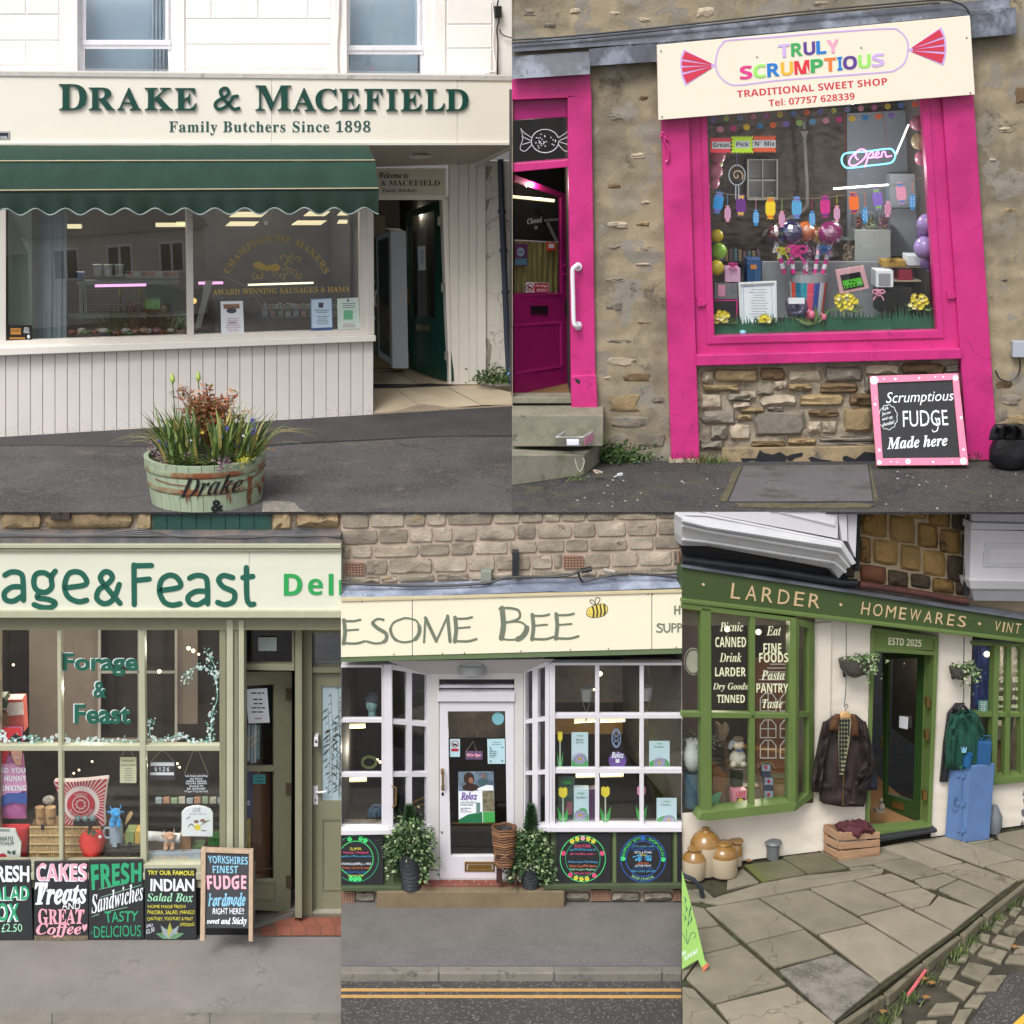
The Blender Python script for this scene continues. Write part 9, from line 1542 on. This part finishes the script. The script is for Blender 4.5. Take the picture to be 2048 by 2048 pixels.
DZ=F5.p(1364+.354*1250,1664,0).z;E5=T5.part('door_frame',MB().poly(g6,[(1075,655),(1450,705),(1450,725),(1075,675)],-.1,.04).poly(g6,[(1075,676),(1092,678),(1060,1800),(1042,1800)],-.1,.05).poly(g6,[(1430,720),(1452,724),(1410,1770),(1388,1776)],-.15,.05).poly(g6,[(1090,765),(1432,790),(1432,812),(1086,788)],-.1,.04),GP,bev=.005);T5.part('door_header',MB().poly(g6,[(1085,678),(1440,712),(1440,782),(1085,768)],-.1,.02),GP)
TX(T5,g6,'ESTD 2025',[(1168,708),(1354,722),(1352,762),(1166,750)],.024,CL,.003,st='bold')
T5.part('threshold',MB().poly(g6,[(1055,1800),(1410,1770),(1418,1790),(1055,1830)],-.1,.08),GP,bev=.005);T5.part('door_step',MB().poly(g6,[(1120,1838),(1418,1795),(1445,1790),(1445,1812),(1120,1868)],-.1,.16),CHAR,bev=.02)
Q=[g6.p(x,y,-.12)for x,y in((1075,780),(1445,800),(1420,1770),(1050,1790))];Q[2].z=Q[3].z=DZ;Bk=[q-F5.n*2.2 for q in Q];T5.part('hall_interior',MB().add(Q+Bk,[(4,5,6,7),(0,1,5,4),(3,0,4,7)]),DARKIN);lamp(g6.p(1250,860,-1),14);T5.part('inside_floor',MB().add([Q[2],Q[3],Bk[3],Bk[2]],[(0,1,2,3)]),M('door_mat',hx('8a6842'),.9,.2,30))  # extra point light inside the door, added for brightness
HA,HB=g7.p(1365,765,-.1),g7.p(1145,655,-.75);HA.z=HB.z=DZ;vd=View(Fac(HB,HA),1364,1380,.354);vd.fac.n*=-1 if vd.fac.n.y>0 else 1
D5=Thing('open_door','dark green glazed shop door standing open with brass hinges','door',HA);GD5=M('dark_green_door',hx('28421f'),.4,.1);D5.part('leaf',MB().ring(vd,[(1132,-210),(1385,-205),(1345,740),(1135,668)],[(1165,-175),(1330,-180),(1305,628),(1150,585)],-.05,0),GD5);D5.part('edge',MB().poly(vd,[(1370,-205),(1388,-205),(1362,745),(1345,740)],-.04,.02),GP);D5.part('pane',MB().poly(vd,[(1165,-175),(1330,-180),(1305,628),(1150,585)],-.03,-.025),GLASS);D5.part('letterbox',MB().poly(vd,[(1190,628),(1252,642),(1250,678),(1188,662)],0,.02),BRS);D5.part('handle',MB().tube([vd.p(1132,262,.03),vd.p(1128,330,.03)],.014,6),BRS);D5.part('hanging_card',MB().poly(vd,[(1228,148),(1275,155),(1272,222),(1226,212)],.0,.01),WHITE)
for y in(72,255,598):T5.part('hinge',MB().rect(g7,1385-y*.035,y-26,1405-y*.035,y+26,.0,.055),BRS)
one('bird_figure','small stone bird figure on the shop doorstep','figure',MB().vball(g7,1128,662,18,-.15,sz=1.3,n=10,m=8).vball(g7,1126,622,10,-.15,sz=1.4,n=8,m=6).rect(g7,1100,682,1150,694,-.2,-.1),M('bird_stone',hx('6f675c'),.8,.3,20),smooth=True)
T5.part('bay_frame',MB().poly(g6,[(1640,735),(1990,748),(1990,768),(1640,752)],-.05,.06).poly(g6,[(1768,745),(1798,748),(1778,1500),(1748,1500)],-.05,.08).poly(g6,[(1838,752),(1864,754),(1850,1500),(1822,1500)],-.05,.05).poly(g6,[(1620,1130),(1990,1140),(1990,1160),(1620,1158)],-.05,.05).poly(g6,[(1590,1520),(1990,1485),(1990,1520),(1590,1562)],-.1,.1).rect(g6,1915,748,1932,1500,-.05,.06),GP,bev=.005);T5.part('pane',MB().poly(g6,[(1630,748),(1950,760),(1950,1500),(1600,1530)],-.03,-.025),GLASS);T5.part('shop_interior',room(g6,[(1625,740),(1990,750),(1990,1500),(1595,1540)],-.06,2),M('larder_inside'))
one('blue_cloth','deep blue cloth hanging in the right bay','cloth',MB().sheet(g6,[(760,1650,1760),(1000,1645,1755),(1130,1640,1745)],-.4,.08,.12),M('cloth_blue',hx('27408f'),.8,.15),smooth=True);T=Thing('window_lettering','cream painted word columns on the right bay glass','lettering',g6.p(1850,1110,0))
for s,st,*q in(('Rare','bi',1798,778,1840,812),('DIPS','bold',1792,828,1842,865),('Local','bi',1788,882,1838,912),('POTS','bold',1786,932,1838,964),('Spices','bi',1784,985,1834,1014),('PRINTS','bold',1780,1040,1830,1066),('Throws','bi',1776,1082,1826,1108),('Lamps','bi',1872,785,1916,812),('BRUSHES','bold',1872,842,1916,862),('Crafts','bi',1870,884,1914,910),('WINE','bold',1868,932,1914,962),('JACKETS','bold',1866,992,1912,1012),('Rugs','bi',1864,1036,1912,1066),('ENAMEL','bold',1862,1088,1912,1108)):TX(T,g6,s,tuple(q),-.02,CL,st=st)
CARD('hours_card','small teal opening hours card in the right bay','card',g6,(1675,1064,1728,1136),-.01,M('teal_card',hx('5f8a7f'),.6),prints=[('print',scribble(MB(),g6,1682,1072,1722,1128,5,4,-.008),WHITE)]);one('dim_lamp_base','tan pottery lamp base in the right bay','lamp',MB().lathe(g7.p(1795,505,-.2),[(.1,0),(.13,.2),(.04,.5),(.04,.7)],14),M('lamp_tan',hx('7a5a3a'),.6),smooth=True);one('stoneware_pot','cream stoneware pot on the shelf in the right bay','pot',MB().lathe(g7.p(1790,270,-.2),[(.08,0),(.1,.2),(.09,.2)],14),M('pot_cream',hx('8f8878'),.6),smooth=True)
JK=M('waxed_brown',hx('2c2120'),.75,.1,5,.004,20);CO=M('corduroy_collar',hx('5a3a22'),.9,.2,40);J5=Thing('waxed_jacket','dark brown waxed jacket with corduroy collar on a wooden hanger','jacket',g7.p(910,660,.15))
J5.part('body',MB().sheet(g7,[(140,868,985),(185,806,1038),(300,790,1060),(450,785,1052),(560,778,1045),(640,780,1036),(660,905,1028)],.12,.12,.07,nx=16,freq=4),JK,smooth=True);J5.part('sleeve',MB().sheet(g7,[(180,800,850),(260,780,850),(400,752,820),(520,734,800),(578,738,798)],.16,.12,.12,freq=3),JK,smooth=True);J5.part('sleeve',MB().sheet(g7,[(180,985,1040),(280,1000,1065),(400,1010,1092),(450,1000,1094),(520,975,1060),(598,960,1045)],.16,.12,.12,freq=3),JK,smooth=True)
m=MB();PLD=[M('plaid_cream',hx('8f8a6a'),.8),M('plaid_dark',hx('1c2420'),.8),M('plaid_green',hx('3f4f42'),.8)];m.poly(g7,[(886,160),(958,160),(945,300),(912,478),(892,478),(888,300)],.26,.285);J5.part('lining',m,PLD[0]);m=MB()
for i in range(4):m.rect(g7,890+i*16,165,898+i*16,470-i*70,.284,.289)
for i in range(13):m.rect(g7,888,170+i*24,950-i*2.5,180+i*24,.286,.290)
J5.part('plaid_stripes',m,PLD[1],kind='stuff');J5.part('collar',MB().sheet(g7,[(138,870,900),(180,846,892),(232,832,886)],.27,.04,.03),CO,smooth=True);J5.part('collar',MB().sheet(g7,[(138,950,975),(190,955,998),(262,958,1002)],.27,.04,.03),CO,smooth=True)
for q in([(800,530),(848,534),(846,556),(798,552)],[(905,536),(958,540),(956,562),(906,558)]):J5.part('pocket_flap',MB().poly(g7,q,.24,.275),JK,bev=.008)
J5.part('zip',MB().tube([g7.p(912,478,.27),g7.p(908,650,.26)],.008,5),BRS)
HG=Thing('coat_hanger','pale wooden coat hanger holding the brown jacket','hanger',g7.p(922,140,.25));HG.part('bar',MB().sheet(g7,[(122,905,940),(140,892,955),(165,884,960)],.27,.03),M('hanger_wood',hx('c09a6a'),.5),smooth=True);HG.part('hook',MB().tube([g7.p(*q,.2)for q in crom([(925,125),(925,105),(938,95),(930,78),(918,88),(928,-55),(928,-400)])],.006,5),STEEL);one('dark_garment','navy garment edge showing behind the right jacket sleeve','garment',MB().sheet(g7,[(450,1062,1095),(520,1050,1106),(565,1045,1104)],.08,.05),M('navy_g',hx('1f2433'),.8),smooth=True)
JM=Thing('green_jumper','dark green jumper over a black garment on a hanger by the right pier','jumper',g7.p(1580,420,.15));JG=M('jumper_green',hx('16483a'),.95,.2,30,.006,80);JM.part('under_garment',MB().sheet(g7,[(75,1548,1600),(130,1502,1560),(300,1478,1530),(520,1458,1500)],.06,.06,.08),CHAR,smooth=True);JM.part('body',MB().sheet(g7,[(112,1570,1640),(150,1540,1680),(260,1540,1700),(420,1535,1690),(455,1540,1680)],.12,.1,.1,nx=14),JG,smooth=True);JM.part('sleeve',MB().sheet(g7,[(135,1520,1580),(260,1490,1560),(450,1492,1550)],.14,.09,.1),JG,smooth=True);JM.part('sleeve',MB().sheet(g7,[(140,1640,1670),(220,1660,1712),(290,1675,1722)],.14,.08,.08),JG,smooth=True);JM.part('hanger',MB().tube([g7.p(*q,.2)for q in crom([(1560,112),(1582,86),(1612,112)])],.02,6).tube([g7.p(*q,.2)for q in((1584,82),(1592,45),(1590,-30),(1594,-300))],.006,5),BLACK)
for x,yb,lb in((975,-63,'left'),(1572,-50,'right')):
 T=Thing('wall_planter',lb+' dark half bowl wall planter with trailing ivy','planter',g7.p(x,yb-6,.2));s=g7.k(x,yb);R_=(88 if lb=='left' else 62)*s;cc=g7.p(x,yb-8,.18);T.part('bowl',MB().ball(cc+Vector((0,0,R_)),R_,sy=.7,sz=1.0),M('bowl_dark',hx('3a3735'),.6,.3,20),smooth=True)if 0 else T.part('bowl',MB().lathe(cc,[(R_*.15,0),(R_*.55,R_*.2),(R_*.85,R_*.55),(R_,R_*1.1),(R_*.9,R_*1.1)],20,sq=.6),M('bowl_dark',hx('4a4642'),.6,.3,20),smooth=True)
 T.part('bracket',MB().rect(g7,x-60*R_/s/88,yb-100,x-45*R_/s/88,yb-10,.0,.04),CHAR);m=MB();random.seed(int(x))
 for i in range(16):
  q=cc+Vector((R_*random.uniform(.2,2.0),random.uniform(-.2,.05),R_*random.uniform(-.2 if lb=='left' else-.9,1.5)));p=cc+Vector((random.uniform(-.7,.6)*R_,0,R_*1.1))
  for j in range(16):t=j/15;m.mi=random.choice((0,1,2,3,3));m.leaf(p.lerp(q,t)+Vector((random.gauss(0,.02),random.gauss(0,.02),.05*sin(t*3)+random.gauss(0,.02))),(random.uniform(-1,1),-.6,random.uniform(-1,.5)),.05,.038)
 T.part('ivy',m,IVY)
cz=lambda x,y:g7.p(x,y,0)
q0,q1=G(1364+.354*885,1380+.354*965,Z5),G(1364+.354*1118,1380+.354*935,Z5);q2_=G(1364+.354*797,1380+.354*918,Z5);WD=M('crate_wood',hx('9a7a5f'),.8,.2,4,.004,40,rnd=.1,dirt=(hx('5f4634'),5,.3),stretch=(1,1,3))
CT5=Thing('wooden_crate','slatted wooden crate filled with maroon cloth on the flagstones','crate',q0);fv,lv=View(Fac(q0,q1),1364,1380,.354),View(Fac(q2_,q0),1364,1380,.354)
for a,b,c,e in((807,851,804,838),(866,901,846,884),(915,965,889,935)):CT5.part('slat',MB().poly(fv,[(890,a),(1120,c),(1118,e),(888,b)],-.02,0),WD,bev=.004)
for a,b,c,e in((759,799,812,853),(819,858,868,901),(875,918,917,965)):CT5.part('slat',MB().poly(lv,[(800,a),(888,c),(886,e),(797,b)],-.02,0),WD,bev=.004)
for v,x,y0,y1 in((fv,893,806,962),(fv,1100,806,938),(lv,804,760,916)):CT5.part('corner_post',MB().rect(v,x,y0,x+14,y1,-.06,-.021),WD)
up=Vector((0,0,zat(q0,1380+.354*812)-Z5));q3=q1+q2_-q0;CT5.part('slat',MB().ext([q2_+up*.6,q3+up*.6,q3+up,q2_+up],(0,.02,0)),WD);CT5.part('base',MB().ext([q0,q1,q3,q2_],(0,0,.03)),WD)
cc=(q0+q1+q2_+q3)/4+up*.9;m=MB()
for i,(dx,dy,r,sz)in enumerate(((-.12,0,.26,.5),(.2,.05,.3,.6),(.1,-.1,.27,.55),(-.25,.1,.2,.4),(.33,-.1,.2,.5))):m.ball(cc+Vector((dx,dy,.02))*1 if 0 else cc+Vector((dx*.5,dy*.5,.03)),r*.46,sz=sz,n=26,m=16)
m.v=[q+Vector((pnoise(q*8),pnoise(q*8+Vector((5,0,0))),1.3*pnoise(Vector((q.x*18+q.z*12,q.y*12,q.z*8)))))*.045 for q in m.v];one('maroon_cloth','crumpled maroon cloth heaped in the wooden crate','cloth',m,M('maroon',hx('4a1c26'),.8,.2,10),smooth=True)
b0,b1,b2=[G(1364+.354*x,1380+.354*y,Z5)for x,y in((1598,862),(1738,845),(1484,830))];BLM=M('blue_steel',hx('56739f'),.45,.08,4,dirt=(hx('3a558a'),5,.2));CB5=Thing('blue_cabinet','tall blue painted steel cabinet standing on the flagstones','cabinet',b0);H5=zat(b0,1380+.354*430)-Z5;b3=b1+b2-b0;CB5.part('body',MB().ext([b0,b1,b3,b2],(0,0,H5)),BLM,bev=.012)
lf,ff=View(Fac(b2,b0),1364,1380,.354),View(Fac(b0,b1),1364,1380,.354)
for y in(485,645,795):CB5.part('latch',MB().rect(lf,1552,y-8,1600,y+8,0,.025).rect(lf,1580,y-14,1594,y+14,0,.03),BLM)
CB5.part('rod',MB().tube([lf.p(1578,440,.03),lf.p(1574,850,.03)],.01,5),BLM);CB5.part('handle',MB().tube([lf.p(*q,.05)for q in crom([(1552,598),(1540,606),(1532,650),(1540,672),(1550,668)])],.012,5),BLM);tp=Vector((0,0,H5));CB5.part('top_handle',MB().tube([b2.lerp(b1,.5)+tp+Vector((x,0,z))for x,z in((-.06,0),(-.06,.06),(.06,.06),(.06,0))],.008,5),BLM)
ct_=(b0+b1+b2+b3)/4+tp;c=ct_+Vector((-.1,-.12,0));T=Thing('blue_cup','small blue tapered cup of pale clips on the cabinet','cup',c);T.part('cup',MB().lathe(c,[(.05,0),(.065,.16),(.055,.16)],16),M('cup_blue',hx('1f5a8a'),.4),smooth=True);T.part('clips',MB().poly(g7,[(1580,322),(1588,345),(1594,322),(1600,345),(1610,325),(1604,355),(1584,355)],.3,.32),CHALK['blue'])
c=ct_+Vector((.12,-.02,0));T=Thing('blue_fuel_can','dark blue square oil can with wire handle on the cabinet','can',c);CN=M('can_blue',hx('23527f'),.45,.1);T.part('can',MB().ext([c+Vector((a,b,0))for a,b in((-.085,-.06),(.085,-.06),(.085,.06),(-.085,.06))],(0,0,.3)),CN,bev=.01);T.part('handle',MB().tube([c+Vector((a,0,z))for a,z in((-.07,.3),(-.07,.36),(.07,.36),(.07,.3))],.007,5),CN);T.part('cap',MB().lathe(c+Vector((-.04,0,.3)),[(.025,0),(.025,.04)],10),CN)
one('yellow_tag','neon yellow tag hanging on the right bay','tag',MB().poly(g7,[(1708,345),(1718,345),(1720,370),(1706,370)],.1,.11),M('tag_neon',hx('c5f02a'),.5))
SWC,SWT=M('stoneware_cream',hx('b5a68f'),.35,.06,4),M('stoneware_tan',hx('84612f'),.2,.2,6,coat=.4)
def jar(lb,cx,yb,prof,split):
 yc=yb-.42*prof[0][1];c=G(1364+.354*cx,1380+.354*yc,Z5);k=(G(1364+.354*(cx+10),1380+.354*yc,Z5)-c).length/10;P=[(r*k,max(0,zat(c,1380+.354*min(y,yc))-Z5))for y,r in prof];lo=[p for p,(y,r)in zip(P,prof)if y>=split];hi=[lo[-1]]+[p for p,(y,r)in zip(P,prof)if y<split];T=Thing('stoneware_jar',lb,'jar',c,'stoneware jars by the white wall');T.part('base',MB().lathe(c,lo,30),SWC,smooth=True);T.part('glazed_shoulder',MB().lathe(c,hi,30),SWT,smooth=True)
jar('large flagon with honey brown shoulder at the back left',128,1062,((1062,78),(1020,84),(865,88),(850,84),(825,70),(803,42),(794,24),(786,20),(779,22)),864);jar('front centre jar with honey shoulder and wide mouth',232,1072,((1072,72),(1030,80),(930,83),(915,81),(895,72),(882,54),(874,40),(866,44),(860,40)),928);jar('front left jar with honey shoulder at the edge',66,1085,((1085,58),(1052,64),(952,68),(940,64),(922,50),(912,36),(904,34),(896,42)),950);jar('red brown jar peeping behind the front centre one',302,1000,((1000,36),(930,38),(900,38),(880,32),(865,24),(852,42),(848,40)),905)
c=G(1364+.354*512,1380+.354*950,Z5);k=(G(1364+.354*522,1380+.354*950,Z5)-c).length/10;T=Thing('vent_cowl','grey metal vent cowl standing at the foot of the white wall','vent',c);GV=M('zinc',hx('6f7274'),.5,.12,8,metal=.3);h=zat(c,1380+.354*850)-Z5;T.part('pipe',MB().lathe(c,[(36*k,0),(36*k,h*.55),(38*k,h*.55),(38*k,h*.9)],18),GV,smooth=True);T.part('hood',MB().lathe(c+Vector((0,0,h*.88)),[(50*k,0),(46*k,h*.08),(20*k,h*.16)],18),GV,smooth=True)
c=G(1364+.354*1912,1380+.354*755,Z5);T=Thing('vent_cowl','second grey vent cowl at the right edge of the white wall','vent',c);T.part('pipe',MB().lathe(c,[(24*k,0),(24*k,.42)],14),GV,smooth=True);T.part('hood',MB().lathe(c+Vector((0,0,.42)),[(32*k,0),(20*k,.1)],14),GV,smooth=True);c=G(1364+.354*1755,1380+.354*800,Z5);one('glass_demijohn','grey glass demijohn half hidden behind the blue cabinet','bottle',MB().lathe(c,[(.09,0),(.11,.08),(.11,.22),(.04,.36)],16),M('demijohn',hx('6f757c'),.15,.1),smooth=True)
c=G(1364-10,1380+.354*720,Z5);c.y-=.3;tz=zat(c,1380+.354*700);TT5=Thing('cafe_table','edge of a grey round metal cafe table at the left of the green shop','table',c);GM=M('table_grey',hx('3f454c'),.4,.1,metal=.4)
P=[(x,y)for x,y in[(0,655),(40,652),(75,665),(92,690),(80,715),(40,735),(0,742)]];TT5.part('top',MB().ext([c+Vector(((G(1364+.354*x,1380+.354*y,tz)-c).x,(G(1364+.354*x,1380+.354*y,tz)-c).y,tz-c.z))for x,y in P],(0,0,-.03)),GM,bev=.01)
cf=[G(1364+.354*x,1660+.354*y,Z5)for x,y in((0,800),(122,800))];fa=View(Fac(cf[0],cf[1]),1364,1660,.354)
CH=Thing('metal_chair','bent grey tube chair leg beside the green sandwich board','chair',g8(115,380));CH.part('leg',MB().tube([Vector((p.x,p.y,z))for p,z in((g8(0,400),zat(g8(0,400),1660+.354*255)),(g8(60,400),zat(g8(60,400),1660+.354*280)),(g8(105,390),zat(g8(105,390),1660+.354*330)),(g8(118,382),Z5))],.03,8),GM,smooth=True)
SBD=Thing('sandwich_board','lime green sandwich board with painted leaves and Sunday, cut off at the left','sign',cf[0]);LG=M('lime_green_board',hx('8ab35a'),.5,.04)
class Lean2(View):
 def p(s,x,y,d=0.0):return s.fac.p(s.ox+s.f*x,s.oy+s.f*y,d-.45*(800-y)/800)
fl2=Lean2(fa.fac,1364,1660,.354);SBD.part('board',MB().poly(fl2,[(0,230),(80,520),(130,740),(152,768),(122,805),(90,735),(0,790)],-.04,0),LG,bev=.006);SBD.part('back_board',MB().poly(fa,[(0,300),(60,560),(95,760),(0,740)],-.5,-.46),LG);SBD.part('worn_foot',MB().poly(fl2,[(112,775),(150,748),(152,768),(122,803)],.0,.004),M('worn_red',hx('b5654a'),.8,.3,20))
m=MB()
for x,y,a in((20,470,-.2),(36,500,.3),(14,520,-.4),(30,550,.2),(42,470,.5),(14,420,-.1),(46,530,.6)):m.poly(fl2,[(x,y),(x+10*cos(a)-6,y-22),(x+18*sin(a),y-50),(x+10*cos(a)+2,y-22)],0,.003)
SBD.part('painted_leaves',m,DG);SBD.part('painted_curls',MB().ribs(fl2,[[(30,640),(24,600),(26,560)],[(32,645),(50,590),(70,580),(78,600),(66,610)],[(26,640),(6,590),(0,585)]],2.5,.003),DG);TX(SBD,fl2,'SUNDAY',[(12,715),(88,668),(92,692),(16,738)],.004,CHALK['white'],st='sans');TX(SBD,fl2,'00',[(0,690),(22,680),(24,700),(0,712)],.004,CHALK['white'],st='sans')
# ==== across the road, seen only in the shop glass
CW_,CD_,CRF=M('cottage_white',hx('c9c6c0'),.9,.05),M('cottage_stone',hx('6a6458'),.9,.3,4),M('slate',hx('4a4744'),.8,.2,5)
for x,w,h,k,lb in((-17,7,2.6,1,'dark stone cottage far across the road at the left'),(-9.6,7,2.2,0,'white cottage across the road with three windows'),(-2.4,7,2.8,0,'taller white cottage across the road'),(5,7,2.4,1,'stone cottage across the road right of the white ones'),(12.4,7.5,3.0,0,'white cottage at the far right across the road')):
 b=Vector((x,-42,-1.2));T=Thing('cottage',lb,'house',b,'cottages across the road');v=lambda a,y,z:b+Vector((a,y,z));H=h+.7
 T.part('wall',MB().ext([v(-w/2,0,0),v(w/2,0,0),v(w/2,-5,0),v(-w/2,-5,0)],(0,0,H)),(CW_,CD_)[k]);T.part('roof',MB().ext([v(-w/2-.1,.3,H-.1),v(-w/2-.1,-2.5,H+1.5),v(-w/2-.1,-5.3,H-.1)],(w+.2,0,0)),CRF)
 for s in(-1,1):T.part('chimney',MB().ext([v(s*w*.42-.3,-2.2,H+.8),v(s*w*.42+.3,-2.2,H+.8),v(s*w*.42+.3,-2.8,H+.8),v(s*w*.42-.3,-2.8,H+.8)],(0,0,1.5)),CRF)
 for i in range(3):
  a=(i-1)*w*.3;f=T.part('window',MB().ext([v(a-.55,.03,H-1.9),v(a+.55,.03,H-1.9),v(a+.55,.03,H-.6),v(a-.55,.03,H-.6)],(0,-.06,0)),WHITE)
  for q in(-1,1):T.part('pane',MB().ext([v(a+q*.26-.2,.05,H-1.8),v(a+q*.26+.2,.05,H-1.8),v(a+q*.26+.2,.05,H-.7),v(a+q*.26-.2,.05,H-.7)],(0,-.03,0)),BLACK,parent=f)
LIM[0]=(-9e3,9e3,-9e3)
for nm,lb,cat,x0,x1,y,z0,z1,mt in(('retaining_wall','stone wall under the upper street left of the deli','wall',-40,-8.2,.1,-1.2,ZU,MORT),('retaining_wall','stone wall under the upper street right of the larder shop','wall',6.5,40,1.6,-1.2,ZU,MORT),('neighbouring_house','plain rendered house front left of the butcher','house',-40,-7.6,3.4,ZU,ZU+7,WALLW),('neighbouring_house','plain stone house front right of the sweet shop','house',6.9,40,2.6,ZU,ZU+7,REND)):one(nm,lb,cat,MB().ext([Vector((x0,y,z0)),Vector((x1,y,z0)),Vector((x1,y+.4,z0)),Vector((x0,y+.4,z0))],(0,0,z1-z0)),mt)
struct('pavement',MB().ext([Vector((-40,.02,ZU-.01)),Vector((40,.02,ZU-.01)),Vector((40,12,ZU-.01)),Vector((-40,12,ZU-.01))],(0,0,-.02)),ASPH)
for cu in _kc:bpy.data.curves.remove(cu)
